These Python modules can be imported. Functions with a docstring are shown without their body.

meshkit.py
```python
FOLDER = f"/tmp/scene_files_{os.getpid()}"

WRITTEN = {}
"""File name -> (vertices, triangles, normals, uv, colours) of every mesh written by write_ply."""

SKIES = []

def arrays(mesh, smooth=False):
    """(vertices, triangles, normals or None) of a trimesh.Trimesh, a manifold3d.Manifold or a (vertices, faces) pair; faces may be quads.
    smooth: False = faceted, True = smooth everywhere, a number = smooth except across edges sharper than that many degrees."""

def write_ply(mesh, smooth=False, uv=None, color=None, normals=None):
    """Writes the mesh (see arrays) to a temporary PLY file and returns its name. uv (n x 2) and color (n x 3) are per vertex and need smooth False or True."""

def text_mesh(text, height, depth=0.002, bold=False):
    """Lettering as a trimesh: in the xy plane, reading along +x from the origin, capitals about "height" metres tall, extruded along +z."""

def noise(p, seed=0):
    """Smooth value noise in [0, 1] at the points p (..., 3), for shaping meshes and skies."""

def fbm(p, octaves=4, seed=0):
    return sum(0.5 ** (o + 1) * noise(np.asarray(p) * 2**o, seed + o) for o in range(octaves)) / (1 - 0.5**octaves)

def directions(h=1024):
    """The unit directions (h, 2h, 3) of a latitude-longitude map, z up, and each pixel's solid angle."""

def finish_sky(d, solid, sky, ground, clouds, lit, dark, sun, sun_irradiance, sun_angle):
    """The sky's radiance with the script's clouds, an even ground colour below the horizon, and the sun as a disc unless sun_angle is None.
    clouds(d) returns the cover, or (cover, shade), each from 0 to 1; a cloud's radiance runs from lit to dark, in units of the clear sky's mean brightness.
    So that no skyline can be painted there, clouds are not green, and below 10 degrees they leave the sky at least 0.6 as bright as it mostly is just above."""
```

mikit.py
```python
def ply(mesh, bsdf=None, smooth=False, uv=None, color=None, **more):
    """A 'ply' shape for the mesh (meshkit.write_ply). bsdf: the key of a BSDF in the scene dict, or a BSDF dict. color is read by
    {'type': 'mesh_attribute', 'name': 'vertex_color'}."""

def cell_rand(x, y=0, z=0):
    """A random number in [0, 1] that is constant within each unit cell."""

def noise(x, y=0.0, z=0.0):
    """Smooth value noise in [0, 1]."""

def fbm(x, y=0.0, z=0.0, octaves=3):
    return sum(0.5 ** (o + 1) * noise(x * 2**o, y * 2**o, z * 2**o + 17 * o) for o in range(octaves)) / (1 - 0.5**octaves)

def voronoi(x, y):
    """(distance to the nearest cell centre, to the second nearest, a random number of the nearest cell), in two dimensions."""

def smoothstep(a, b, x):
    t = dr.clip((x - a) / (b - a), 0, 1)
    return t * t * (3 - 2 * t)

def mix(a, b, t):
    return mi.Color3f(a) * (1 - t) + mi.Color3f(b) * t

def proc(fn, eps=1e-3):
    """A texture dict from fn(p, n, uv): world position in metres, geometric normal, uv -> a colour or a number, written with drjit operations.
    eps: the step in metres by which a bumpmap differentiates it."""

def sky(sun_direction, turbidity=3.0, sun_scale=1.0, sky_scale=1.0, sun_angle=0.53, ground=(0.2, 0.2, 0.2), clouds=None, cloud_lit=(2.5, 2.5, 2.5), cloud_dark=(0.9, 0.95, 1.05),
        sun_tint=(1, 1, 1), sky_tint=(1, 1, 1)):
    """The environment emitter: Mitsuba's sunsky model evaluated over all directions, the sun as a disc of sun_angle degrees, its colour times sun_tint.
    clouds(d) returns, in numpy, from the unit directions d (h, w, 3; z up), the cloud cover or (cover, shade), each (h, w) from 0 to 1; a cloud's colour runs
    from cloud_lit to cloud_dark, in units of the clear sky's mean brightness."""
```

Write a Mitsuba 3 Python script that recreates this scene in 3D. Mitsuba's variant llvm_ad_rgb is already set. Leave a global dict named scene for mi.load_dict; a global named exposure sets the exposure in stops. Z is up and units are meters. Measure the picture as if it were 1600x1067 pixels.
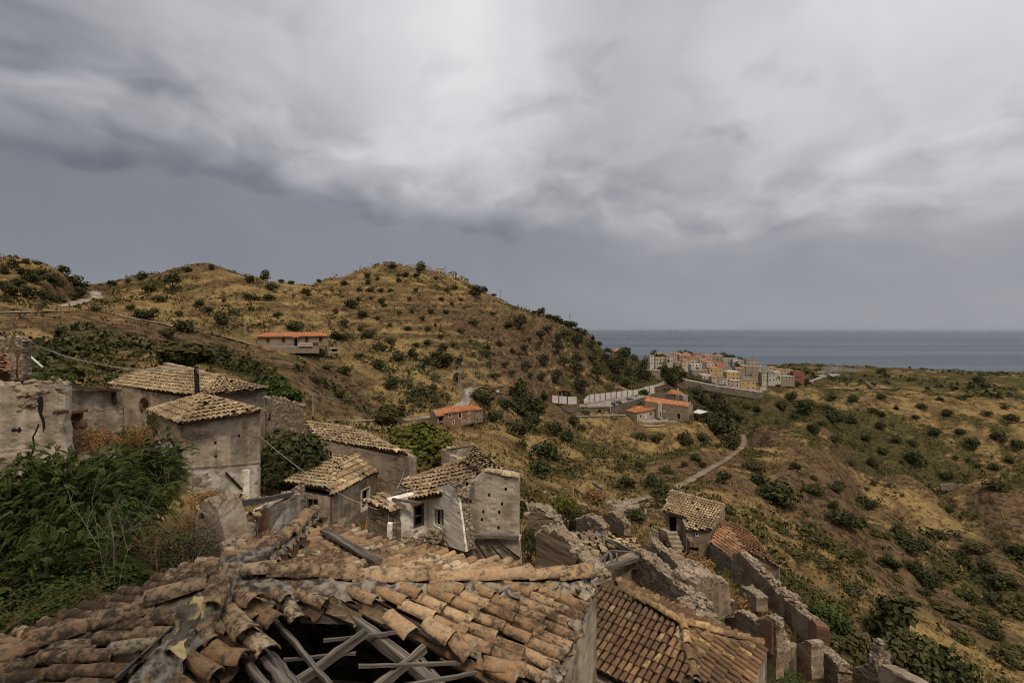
import math
import random
import numpy as np
import trimesh
import drjit as dr
import mitsuba as mi
import mikit
import meshkit
from scipy.interpolate import RBFInterpolator
from shapely.geometry import Polygon, LineString, Point, box as sbox
from shapely.ops import unary_union
from mikit import proc, noise, fbm, voronoi, cell_rand, smoothstep, mix

T = mi.ScalarTransform4f
scene, labels = {}, {}

# ---------------------------------------------------------------- camera, sky, air, exposure
CAM = (0.0, 0.0, 250.0)
scene['camera'] = {
    'type': 'perspective', 'fov': 93.24, 'fov_axis': 'x', 'near_clip': 0.2, 'far_clip': 200000.0,
    'principal_point_offset_y': 0.0183,
    'to_world': T().look_at(origin=list(CAM), target=[0, 100, 250], up=[0, 0, 1]),
    'medium': {'type': 'ref', 'id': 'haze_air'}}


def cloud_cover(d):
    """Overcast: a bright torn deck overhead, an arching shelf of darker cloud, smooth rain-grey below it."""
    azd = np.degrees(np.arctan2(d[..., 0], d[..., 1]))
    el = np.degrees(np.arcsin(np.clip(d[..., 2], -1, 1)))
    q = 1.0 / (np.maximum(d[..., 2], 0.0) + 0.45)
    X, Y, Z = d[..., 0] * q, d[..., 1] * q, d[..., 2]

    def N(f, g, c, o, sd, wx=0.0, wy=0.0):
        return meshkit.fbm(np.stack([X * f + wx, Y * f + wy, Z * g + c], -1), o, sd) - 0.5

    ease = lambda a, b, x: np.clip((x - a) / (b - a), 0, 1) ** 2 * (3 - 2 * np.clip((x - a) / (b - a), 0, 1))
    hump = lambda x, c, w: np.exp(-((x - c) / w) ** 2)
    w1, w2 = N(3.0, 3.0, 3.1, 4, 5), N(3.0, 3.0, 8.1, 4, 9)
    f1, f2 = N(9.0, 9.0, 1.1, 3, 15), N(9.0, 9.0, 6.1, 3, 19)
    big = N(2.2, 2.0, 0.0, 4, 11, 1.2 * w1, 1.2 * w2)
    puff = N(8.0, 11.0, 5.0, 6, 31, 2.6 * w1 + 0.9 * f1, 2.6 * w2 + 0.9 * f2)
    tear = N(6.5, 7.0, 7.0, 6, 37, 1.6 * w1 + 0.8 * f2, 1.6 * w2 + 0.8 * f1)
    streak = meshkit.fbm(np.stack([azd / 7.5 + 3 * w1, el / 38 + 0.6 * w2, 0 * azd], -1), 4, 47) - 0.5
    # lower edge of the shelf: high on the left, sinking to the right
    wob = 1.3 * (meshkit.fbm(np.stack([azd / 9, 0 * azd, 0 * azd], -1), 4, 41) - 0.5) * 2 + 2.6 * f1 + 1.4 * puff
    edge = np.interp(azd, [-180, -90, -47, -38, -28, -15, -7, 0, 8, 15, 22, 47, 90, 180], [20, 16, 14.4, 14.3, 13.6, 12.0, 10.8, 9.8, 8.8, 7.8, 6.6, 6.0, 9, 20]) + wob
    t = el - edge
    wide = np.interp(azd, [-90, -45, -10, 5, 18, 30, 90], [1.1, 1.1, 1.3, 3.0, 7, 9, 9])
    above = ease(0, 1, t / wide + 0.3)
    left = np.clip((-azd - 10) / 30, 0, 1)
    sharp = np.interp(azd, [-90, -45, -5, 12, 25, 90], [1, 1, 1, 0.5, 0.15, 0.1])
    b = 0.43 + 0.25 * ease(0, 24, t) - 0.17 * left * ease(2, 12, t)
    b = b + 0.21 * hump(azd, -6, 15) * ease(8, 22, el) + 0.13 * ease(12, 34, azd) * ease(9, 22, el) - 0.09 * hump(azd, 12, 7) * ease(8, 18, el)
    b = b + 0.36 * big + 0.27 * streak * ease(4, 16, t)
    lobe = hump(t, 6.5, 5.5)
    b = b + lobe * (0.72 * puff + 0.02) + 0.16 * puff * ease(10, 18, t)
    b = b - 0.95 * np.clip(tear - 0.12, 0, 1) * (0.5 + 0.5 * ease(-20, 20, azd)) * ease(3, 9, t)
    b = b - 0.29 * hump(t, 0.9, 2.2) * sharp - 0.08 * hump(t, 4, 3) * left
    b = b - 0.13 * hump(azd, -47, 7) * hump(el, 25, 5)
    low = 0.118 + 0.03 * np.clip(azd / 45, -1, 1) + 0.05 * big + 0.03 * streak + 0.02 * hump(el, 2, 4)
    b = low * (1 - above) + np.clip(b, 0.03, 1) * 0.60 * above
    # an overcast sky grows brighter towards the zenith
    b = b * np.clip((1 + 2 * Z) / (1 + 2 * math.sin(math.radians(33))), 1, 2)
    return np.ones_like(b), np.clip(1 - b, 0, 1)


scene['sky'] = mikit.sky((0.14, -0.49, 0.86), turbidity=4, sun_scale=0.30, sun_angle=12, clouds=cloud_cover, ground=(0.19, 0.20, 0.235),
                         cloud_lit=(2.10, 2.09, 2.10), cloud_dark=(0.215, 0.238, 0.30))
exposure = 2.40
scene['haze_air'] = {'type': 'homogeneous', 'albedo': {'type': 'rgb', 'value': [0.93, 0.94, 0.96]}, 'sigma_t': 0.000008,
                    'phase': {'type': 'hg', 'g': 0.8}}
scene['haze'] = {'type': 'cube', 'to_world': T().translate([0, 0, 154]).scale([80000, 80000, 156]), 'bsdf': {'type': 'null'},
                 'interior': {'type': 'ref', 'id': 'haze_air'}}
labels['haze'] = {'label': 'thin grey haze over the far slopes and the sea', 'category': 'haze', 'kind': 'stuff'}

# ---------------------------------------------------------------- the lie of the land: surveyed points, smoothly joined
SURVEY = [
    # hill on the far left
    (-180.56, 130.00, 270.46), (-170.37, 140.00, 272.04), (-158.73, 150.00, 272.62), (-150.79, 150.00, 272.22), (-144.76, 152.00, 270.51), (-141.47, 155.00, 267.63), (-145.14, 165.00, 264.62), (-111.60, 118.00, 257.49), (-100.74, 112.00, 254.15), (-111.75, 128.00, 255.76), (-124.29, 145.00, 257.29), (-127.07, 152.00, 257.64), (-109.52, 138.00, 257.12), (-137.57, 160.00, 259.31), (-80.26, 82.00, 252.06), (-77.50, 93.00, 251.97), (-61.55, 99.00, 247.90), (-58.19, 106.00, 244.95), (-5.56, 140.00, 230.00), (-120.04, 165.00, 259.17), (-124.01, 125.00, 263.89), (-119.44, 105.00, 258.89),
    (-210, 230, 262), (-120, 240, 258), (-150, 300, 250), (-300, 330, 245),
    # saddle and middle hill
    (-157.44, 182.00, 262.04), (-165.08, 195.00, 268.57), (-161.11, 210.00, 273.06), (-148.81, 225.00, 278.57), (-136.90, 230.00, 279.51), (-124.34, 235.00, 276.11), (-114.29, 240.00, 272.86), (-103.70, 245.00, 272.69),
    (-200, 300, 265), (-130, 320, 268), (-90, 330, 268),
    (-119.05, 150.00, 258.73), (-102.51, 155.00, 259.02), (-79.37, 150.00, 256.75), (-61.51, 155.00, 252.87), (-125.66, 190.00, 268.60), (-100.53, 190.00, 265.58), (-84.66, 200.00, 263.23),
    # the cone hill with the graveyard
    (-96.30, 260.00, 276.83), (-87.30, 275.00, 282.37), (-76.72, 290.00, 287.21), (-62.43, 295.00, 287.85), (-43.65, 300.00, 284.52), (-31.75, 300.00, 280.95), (-15.87, 300.00, 272.62), (0.00, 300.00, 264.68), (19.84, 300.00, 257.94),
    (39.68, 300.00, 250.00), (57.41, 310.00, 240.57), (72.02, 330.00, 232.54), (86.14, 352.00, 226.25),
    (-60, 360, 276), (0, 370, 262), (50, 380, 236), (95, 370, 228),
    (-58.20, 220.00, 262.80), (-43.65, 165.00, 248.69), (-35.71, 135.00, 241.79), (-31.22, 118.00, 236.58), (-28.57, 108.00, 232.00), (-27.51, 104.00, 230.74), (-48.15, 130.00, 245.53), (-40.74, 110.00, 240.40), (-34.07, 92.00, 235.88),
    (-32.41, 245.00, 264.26), (-25.13, 190.00, 248.49), (-20.50, 155.00, 240.57), (-18.33, 126.00, 234.67), (-16.59, 114.00, 230.40), (-22.62, 114.00, 232.51), (0.00, 240.00, 248.10), (0.00, 200.00, 237.83), (0.00, 172.00, 230.43), (-2.12, 160.00, 228.20),
    (33.07, 250.00, 234.79), (29.37, 222.00, 224.75), (21.80, 206.00, 221.12), (58.20, 275.00, 224.17), (14.76, 186.00, 221.95),
    # track and slope at the left, village lane
    (-85.71, 72.00, 252.29), (-84.66, 80.00, 252.75), (-87.30, 100.00, 254.23), (-65.28, 105.00, 249.17), (-61.48, 112.00, 245.70), (-55.56, 120.00, 245.08), (-46.80, 122.00, 244.19), (-55.56, 70.00, 247.59), (-50.93, 55.00, 247.38), (-37.196, 38.000, 245.677), (-34.392, 40.000, 245.450),
    (-43.65, 60.00, 246.35), (-46.63, 75.00, 245.44), (-36.71, 75.00, 241.47), (-42.33, 100.00, 242.33), (-31.98, 78.00, 236.69), (-30.75, 75.00, 235.71), (-27.94, 88.00, 233.24), (-19.07, 103.00, 231.06), (-28.57, 60.00, 240.00), (-55.87, 48.00, 247.08), (-35.714, 30.000, 245.794),
    # under the village
    (-14.881, 15.000, 245.417), (-16.336, 13.000, 245.770), (-18.915, 22.000, 244.296), (-18.519, 28.000, 243.481), (-11.257, 18.500, 243.124), (-13.889, 30.000, 243.016), (-8.214, 23.000, 240.843), (-3.016, 19.000, 241.556), (-7.407, 8.000, 245.069), (-9.52, 48.00, 237.24), (-15.87, 60.00, 236.03),
    (-2.116, 40.000, 236.984), (-7.94, 75.00, 231.55), (-10.90, 103.00, 228.88), (0.00, 92.00, 227.37),
    (-4, 5, 243.4), (0, 3, 243), (2, 8, 241.5), (4, 9, 239.3), (-3, 12, 242), (6, 14, 238.5), (4, 20, 239.5), (-5, 2.5, 243.6),
    # valley below the chapel
    (0.00, 140.00, 224.81), (10.32, 130.00, 219.74), (16.14, 122.00, 219.98), (27.78, 140.00, 215.56), (37.30, 188.00, 212.70), (39.68, 150.00, 214.68), (47.95, 145.00, 214.33), (51.59, 130.00, 214.58), (76.39, 165.00, 211.15), (7.54, 95.00, 222.86), (10.25, 155.00, 220.07),
    (35.19, 95.00, 220.09), (21.11, 76.00, 223.56), (13.94, 62.00, 226.54), (9.92, 75.00, 225.10), (2.06, 52.00, 231.70), (3.889, 42.000, 234.111), (4.101, 31.000, 236.222), (8.466, 40.000, 233.175), (14.444, 39.000, 232.048), (7.937, 30.000, 235.476), (14.841, 34.000, 232.640),
    (14.074, 28.000, 233.852), (15.476, 26.000, 232.942), (26.667, 42.000, 225.778), (26.190, 36.000, 224.476), (6.772, 16.000, 239.503), (11.376, 20.000, 234.497),
    # terrace of the chapel, town ridge
    (44.05, 222.00, 216.23), (66.11, 238.00, 216.63), (53.28, 212.00, 210.46), (65.40, 206.00, 210.76), (77.04, 208.00, 209.28), (61.38, 290.00, 214.71), (88.23, 230.00, 211.67), (88.89, 320.00, 212.33), (122.09, 355.00, 213.37), (165.87, 380.00, 205.26), (206.35, 400.00, 197.62),
    (81.85, 375.00, 229.17), (105.82, 400.00, 222.49), (132.28, 400.00, 215.08), (170.63, 430.00, 209.62), (206.35, 520.00, 214.92), (240.74, 520.00, 208.73), (248.68, 470.00, 198.40), (318.52, 560.00, 197.41), (282.54, 480.00, 195.40),
    (160, 640, 205), (260, 700, 196), (90, 620, 200), (330, 760, 186),
    # quarry hill and the plain to the sea
    (396.83, 600.00, 187.30), (509.26, 700.00, 182.41), (557.67, 680.00, 180.74), (575.66, 640.00, 176.35), (343.92, 520.00, 186.03), (357.14, 450.00, 186.90), (298.28, 410.00, 187.09), (369.71, 430.00, 186.87), (227.51, 400.00, 192.86), (444.44, 420.00, 180.00), (740.74, 700.00, 159.26),
    (574.07, 620.00, 169.63), (527.78, 420.00, 180.00), (500, 900, 150), (720, 1000, 142), (900, 900, 140),
    (1203.70, 1300.00, 126.19), (1216.93, 1150.00, 131.35), (1445.11, 1150.00, 131.35), (892.86, 1500.00, 134.92), (555.56, 1400.00, 127.78), (343.92, 1300.00, 119.31),
    (1488.10, 2500.00, 69.78), (1752.65, 2500.00, 48.28), (2173.28, 2650.00, 22.16), (2555.56, 2760.00, 5.40), (2835.98, 2680.00, 5.40), (3439.15, 2600.00, 12.70), (1031.75, 2600.00, 23.02), (317.46, 2400.00, 8.73),
    (300, 2800, 2), (1500, 3000, -3), (2300, 3050, -6), (3300, 3000, -6), (1200, 4500, -40), (3000, 4500, -40), (5000, 3500, -40), (0, 4500, -40),
    (109.37, 318.00, 212.56), (134.92, 340.00, 205.03), (149.60, 348.00, 202.59), (169.05, 355.00, 199.29), (191.85, 370.00, 194.70), (107.41, 290.00, 206.27), (138.89, 300.00, 200.00), (23.81, 180.00, 217.14), (33.70, 182.00, 214.37), (20.53, 194.00, 218.44), (29.19, 197.00, 215.60), (40.68, 201.00, 214.64), (53.10, 217.00, 213.83),
    # right-hand valley
    (153.44, 232.00, 180.65), (178.57, 270.00, 183.57), (218.25, 330.00, 190.63), (122.02, 205.00, 199.56), (161.90, 272.00, 197.47), (164.02, 310.00, 197.51), (91.01, 172.00, 207.68), (238.10, 300.00, 159.52), (287.04, 310.00, 155.28), (328.04, 310.00, 149.13), (296.63, 345.00, 169.68),
    (370.37, 350.00, 168.52), (110, 250, 170), (190, 245, 168), (270, 250, 166),
    (98.15, 140.00, 204.07), (130.95, 165.00, 196.96), (155.09, 175.00, 194.91), (180.95, 180.00, 192.14), (185.19, 175.00, 189.12), (213.62, 170.00, 187.94),
    (58.20, 110.00, 215.37), (55.29, 95.00, 214.06), (49.60, 75.00, 215.67), (35.71, 54.00, 218.86), (55.56, 70.00, 209.63), (78.70, 85.00, 200.98), (44.71, 52.00, 213.13), (61.51, 62.00, 206.04), (116.40, 110.00, 193.84), (103.70, 112.00, 198.74), (76.19, 96.00, 206.06),
    (96.83, 122.00, 203.85), (135.19, 146.00, 194.77), (160.85, 152.00, 192.50), (84.66, 80.00, 198.57), (125.66, 100.00, 198.94), (92.59, 70.00, 200.37), (42.59, 92.00, 220.06), (28.81, 66.00, 225.03), (29.15, 58.00, 224.22), (29.10, 50.00, 224.47),
    # behind the hills and outside the view
    (-300, 500, 225), (-100, 560, 205), (0, 640, 190), (-400, 900, 170), (0, 1000, 150), (-900, 1500, 140), (-500, 2400, 60), (-2500, 2000, 120), (-3000, 3500, 40), (-1000, 4500, -40),
    (-60, 20, 252), (-150, 60, 262), (-40, -20, 250), (0, -15, 246), (0, -80, 262), (40, -20, 235), (80, 20, 212), (100, -60, 225), (200, 40, 195), (-300, -100, 290), (0, -400, 300), (300, -300, 260),
    (400, 100, 175), (900, 200, 120), (1500, 600, 90), (2600, 1200, 20), (3500, 500, -30), (5000, -1000, -40), (-2000, -500, 330), (-6000, 0, 300), (0, -3000, 400), (3000, -3000, 150), (-5000, -5000, 400), (4500, 1800, -40),
]
_s = np.array(SURVEY, float)


def _polar(x, y):
    r = np.hypot(x, y + 1.0)
    return np.stack([np.arctan2(x, y + 1.0) * 1.6, np.log(np.maximum(r, 3.0))], -1)


_rbf = RBFInterpolator(_polar(_s[:, 0], _s[:, 1]), _s[:, 2], kernel='linear', smoothing=0.02)
_rbf2 = RBFInterpolator(_polar(_s[:, 0], _s[:, 1]), _s[:, 2], kernel='thin_plate_spline', smoothing=0.002)


def base_z(x, y):
    x, y = np.asarray(x, float), np.asarray(y, float)
    p = _polar(x, y).reshape(-1, 2)
    return (0.5 * _rbf(p) + 0.5 * _rbf2(p)).reshape(x.shape)


ROADS = {
    'valley_road': (1.7, [(-31.43, 72.00, 235.90), (-30.75, 75.00, 235.62), (-27.94, 88.00, 233.24), (-24.38, 97.00, 231.78), (-18.93, 106.00, 230.51), (-16.44, 113.00, 230.27), (-13.74, 118.00, 230.65), (-11.94, 122.00, 231.44), (-11.42, 127.00, 233.20), (-10.83, 132.00, 233.76), (-4.02, 152.00, 229.49), (4.50, 170.00, 225.94), (14.60, 184.00, 222.01), (24.74, 187.00, 217.35), (35.00, 189.00, 214.25), (46.74, 191.00, 211.72), (61.27, 193.00, 210.94)]),
    'car_park_road': (3.0, [(17.59, 190.00, 220.09), (28.33, 204.00, 217.62), (44.44, 224.00, 216.22), (60.20, 246.00, 216.16), (74.44, 268.00, 216.68), (99.47, 320.00, 213.60), (120.37, 350.00, 214.35), (163.36, 380.00, 205.26), (206.32, 402.00, 198.42), (230.48, 440.00, 197.62), (273.54, 470.00, 196.53), (305.56, 500.00, 195.11), (359.26, 560.00, 194.44)]),
    'hill_track': (2.4, [(-86.46, 76.00, 252.21), (-84.66, 80.00, 252.54), (-86.90, 90.00, 253.21), (-85.56, 98.00, 253.63), (-78.25, 102.00, 251.89), (-68.78, 104.00, 249.72), (-64.40, 107.00, 248.02), (-61.48, 112.00, 245.70)]),
    'white_track': (2.0, [(-104.44, 112.00, 255.04), (-125.00, 140.00, 257.59), (-143.39, 165.00, 260.04), (-152.10, 178.00, 261.30), (-163.86, 190.00, 264.33), (-168.52, 200.00, 265.08)]),
    'terrace_track': (1.2, [(-142.22, 168.00, 259.56), (-136.51, 172.00, 260.24), (-128.04, 176.00, 261.41), (-121.69, 184.00, 263.63), (-114.07, 196.00, 266.07), (-108.47, 205.00, 267.63)]),
    'valley_path': (0.9, [(88.10, 185.00, 209.38), (79.49, 166.00, 210.48), (62.96, 140.00, 212.78), (47.16, 115.00, 216.84), (35.56, 96.00, 220.03), (26.35, 83.00, 222.11), (21.11, 76.00, 223.46), (17.13, 70.00, 224.91), (13.94, 62.00, 226.54), (12.04, 52.00, 229.30)]),
    'quarry_track': (2.5, [(288.36, 500.00, 190.48), (327.31, 505.00, 187.88), (360.91, 510.00, 186.59), (444.44, 560.00, 181.11), (507.94, 600.00, 176.98)]),
    'shoulder_track': (0.8, [(-3.84, 290.00, 265.73), (-11.31, 285.00, 266.59), (0.00, 292.00, 262.36), (11.75, 296.00, 257.05)]),
}


def spline(pts, step):
    from scipy.interpolate import PchipInterpolator
    p = np.array(pts, float)
    s = np.r_[0, np.cumsum(np.linalg.norm(np.diff(p[:, :2], axis=0), axis=1))]
    t = np.linspace(0, s[-1], max(int(s[-1] / step), 2) + 1)
    return PchipInterpolator(s, p, axis=0)(t)


_road_pts = np.vstack([np.c_[spline(p, 1.0), np.full(len(spline(p, 1.0)), w)] for w, p in ROADS.values()])
from scipy.spatial import cKDTree
_road_tree = cKDTree(_road_pts[:, :2])


def road_near(x, y):
    d, i = _road_tree.query(np.stack([x, y], -1).reshape(-1, 2), k=4)
    wgt = 1.0 / (d + 0.05) ** 2
    z = (wgt * _road_pts[i, 2]).sum(1) / wgt.sum(1)
    return d[:, 0].reshape(x.shape), z.reshape(x.shape), _road_pts[i[:, 0], 3].reshape(x.shape)


def gully(x, y):
    """1 along the bottoms of the gullies, 0 on the ribs between them; they run down towards the ravine on the right."""
    u, v = x * 0.85 - y * 0.53, x * 0.53 + y * 0.85
    s = np.where(x > 0, 1.0, 0.55)
    P = np.stack([u / 27, v / 27 * (1 - 0.62 * np.clip((x - 5) / 30, 0, 1)), 0 * x + 4], -1)
    a = 1 - np.abs(2 * meshkit.fbm(P, 3, 17) - 1)
    P2 = np.stack([u / 70, v / 150, 0 * x + 9], -1)
    b = 1 - np.abs(2 * meshkit.fbm(P2, 2, 23) - 1)
    return np.clip((a - 0.72) / 0.28, -1, 1), np.clip((b - 0.6) / 0.4, -1, 1)


PADS = [(*(34.05, 195.00, 215.95)[:2], 13, (34.05, 195.00, 215.95)[2]), (*(63.10, 203.00, 211.33)[:2], 15, (63.10, 203.00, 211.33)[2])]   # levelled ground under buildings: (x, y, radius, z)


def ground_z(x, y):
    x, y = np.asarray(x, float), np.asarray(y, float)
    z = base_z(x, y)
    r = np.hypot(x, y)
    P = lambda s, o: np.stack([x / s, y / s, 0 * x + o], -1)
    n1 = meshkit.fbm(P(38, 1), 3, 3) - 0.5
    n2 = meshkit.fbm(P(9, 2), 3, 7) - 0.5
    n3 = meshkit.fbm(P(2.4, 3), 2, 13) - 0.5
    ga, gb = gully(x, y)
    right = np.clip((x - 15) / 40, 0, 1) * np.clip((y - 70) / 60, 0, 1) * np.clip((520 - r) / 120, 0, 1)
    d, rz, w = road_near(x, y)
    calm = 0.22 + 0.78 * np.clip((d - 3) / 26, 0, 1)     # the ground by the roads was levelled
    far = np.clip((r - 25) / 80, 0, 1) * calm
    z = z + far * (4.0 * n1 - 2.2 * ga) * np.clip(0.55 + r / 900, 0, 1.2) - right * calm * (3.0 * ga + 8.0 * gb) + calm * (np.clip(r / 60, 0.12, 1) * 1.5 * n2 + np.clip(r / 60, 0.25, 1) * 0.5 * n3)
    # old farming terraces on the hills
    hill = np.exp(-((x + 40) / 150) ** 2 - ((y - 215) / 95) ** 2)
    q = (z + 3.0 * n1) / 3.5
    fr = q - np.floor(q)
    z = z + hill * calm * 1.7 * (np.clip(fr * 4 - 3, 0, 1) - fr)
    t = np.clip((d - w * 0.75) / (w * 1.3 + 1.5), 0, 1)
    t = t * t * (3 - 2 * t)
    z = z * t + (rz - 0.05) * (1 - t)
    for px, py, rad, pz in PADS:
        t = np.clip((np.hypot(x - px, y - py) - rad) / (0.5 * rad), 0, 1)
        z = z * t + pz * (1 - t)
    return z


#--MESH

def add(key, shape, label=None, category=None, group=None, kind=None):
    scene[key] = shape
    d = {k: v for k, v in (('label', label), ('category', category), ('group', group), ('kind', kind)) if v}
    if d:
        labels[key] = d


def grid_faces(a, b):
    i = np.arange((a - 1) * (b - 1))
    i = i // (b - 1) * b + i % (b - 1)
    return np.vstack([np.c_[i, i + 1, i + b + 1], np.c_[i, i + b + 1, i + b]])


# polar sheet: fine in the part of the land the view takes in, coarse behind
_th = np.r_[np.linspace(-180, -62, 40)[:-1], np.linspace(-62, -51, 30)[:-1], np.linspace(-51, 51, 900), np.linspace(51, 62, 30)[1:], np.linspace(62, 180, 40)[1:]] * math.pi / 180
_r = np.r_[np.exp(np.linspace(math.log(1.5), math.log(12), 60))[:-1], np.exp(np.linspace(math.log(12), math.log(420), 620)), np.exp(np.linspace(math.log(420), math.log(3400), 130))[1:],
           np.exp(np.linspace(math.log(3400), math.log(60000), 20))[1:]]
TH, RR = np.meshgrid(_th, _r, indexing='ij')
GX, GY = RR * np.sin(TH), RR * np.cos(TH)
GZ = ground_z(GX, GY)
GZ = np.where(RR > 5000, np.maximum(GZ * 0 - 40, -40), GZ)
_ccw = grid_faces(len(_th), len(_r))


def blob(x, y, cx, cy, sx, sy, rot=0.0):
    c, s = math.cos(rot), math.sin(rot)
    u, v = (x - cx) * c + (y - cy) * s, (y - cy) * c - (x - cx) * s
    return np.exp(-(u / sx) ** 2 - (v / sy) ** 2)


def zones(x, y):
    """How green and how bare the ground is at a place (0..1 each)."""
    P = lambda s, o: np.stack([x / s, y / s, 0 * x + o], -1)
    n = meshkit.fbm(P(24, 31), 4, 61)
    m = meshkit.fbm(P(60, 33), 3, 67)
    g = 0.25 + 1.6 * (n - 0.5)
    g += 0.35 * blob(x, y, 190, 330, 130, 70) - 0.5 * blob(x, y, 140, 168, 45, 16) - 0.25 * blob(x, y, 55, 90, 25, 40) - 0.30 * blob(x, y, -20, 200, 130, 110) + 0.5 * blob(x, y, 25, 140, 40, 20) + 0.3 * blob(x, y, -60, 55, 40, 25)
    ga, gb = gully(x, y)
    g += 0.30 * np.clip(ga, -0.6, 1) + 0.28 * gb * np.clip((x - 15) / 40, 0, 1)
    g += np.clip((np.hypot(x, y) - 700) / 900, 0, 0.22)
    b = 0.16 + 1.8 * (m - 0.5) - 0.25 * ga
    b += 0.85 * blob(x, y, -35, 102, 34, 14) + 0.45 * blob(x, y, 70, 90, 14, 40, -0.5) + 0.5 * blob(x, y, 420, 640, 120, 70) + 0.9 * blob(x, y, 76, 90, 6, 16) + 0.35 * blob(x, y, 60, 80, 26, 40) + 0.45 * blob(x, y, 190, 320, 140, 90) + 0.25 * blob(x, y, 120, 220, 60, 60) + 0.5 * blob(x, y, 10, 60, 25, 14) + 0.7 * blob(x, y, 0, 8, 14, 22)
    g += 0.13 * np.clip((x - 40) / 50, 0, 1) * np.clip((y - 90) / 60, 0, 1)
    return np.clip(g, 0, 1), np.clip(b, 0, 1)


_g, _b = zones(GX, GY)


def ground_colour(p, n, uv):
    a = fbm(p.x / 7, p.y / 7, p.z / 7, 4)
    c = fbm(p.x / 1.3, p.y / 1.3, p.z / 0.9 + 5, 4)
    f = fbm(p.x / 0.22, p.y / 0.22, p.z / 0.2 + 5, 2)
    h = fbm(p.x / 2.6 + 3, p.y / 2.6, p.z / 1.2, 4)
    straw = mix((0.255, 0.175, 0.076), (0.135, 0.094, 0.044), smoothstep(0.35, 0.68, a))
    soil = mix((0.132, 0.090, 0.050), (0.058, 0.041, 0.025), smoothstep(0.3, 0.7, c))
    green = mix((0.075, 0.070, 0.026), (0.028, 0.030, 0.013), smoothstep(0.35, 0.65, c))
    steep = smoothstep(0.86, 0.68, n.z)
    col = mix(straw, soil, dr.clip(smoothstep(0.28, 0.66, uv.y + 0.95 * (h - 0.5) + 0.3 * (a - 0.5)) + 0.75 * steep, 0, 1))
    col = mix(col, green, smoothstep(0.34, 0.70, uv.x + 0.9 * (h - 0.5)) * 0.88)
    col = mix(col, (0.032, 0.026, 0.016), smoothstep(0.54, 0.70, c) * 0.6)
    return col * (0.58 + 0.84 * f)


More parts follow.
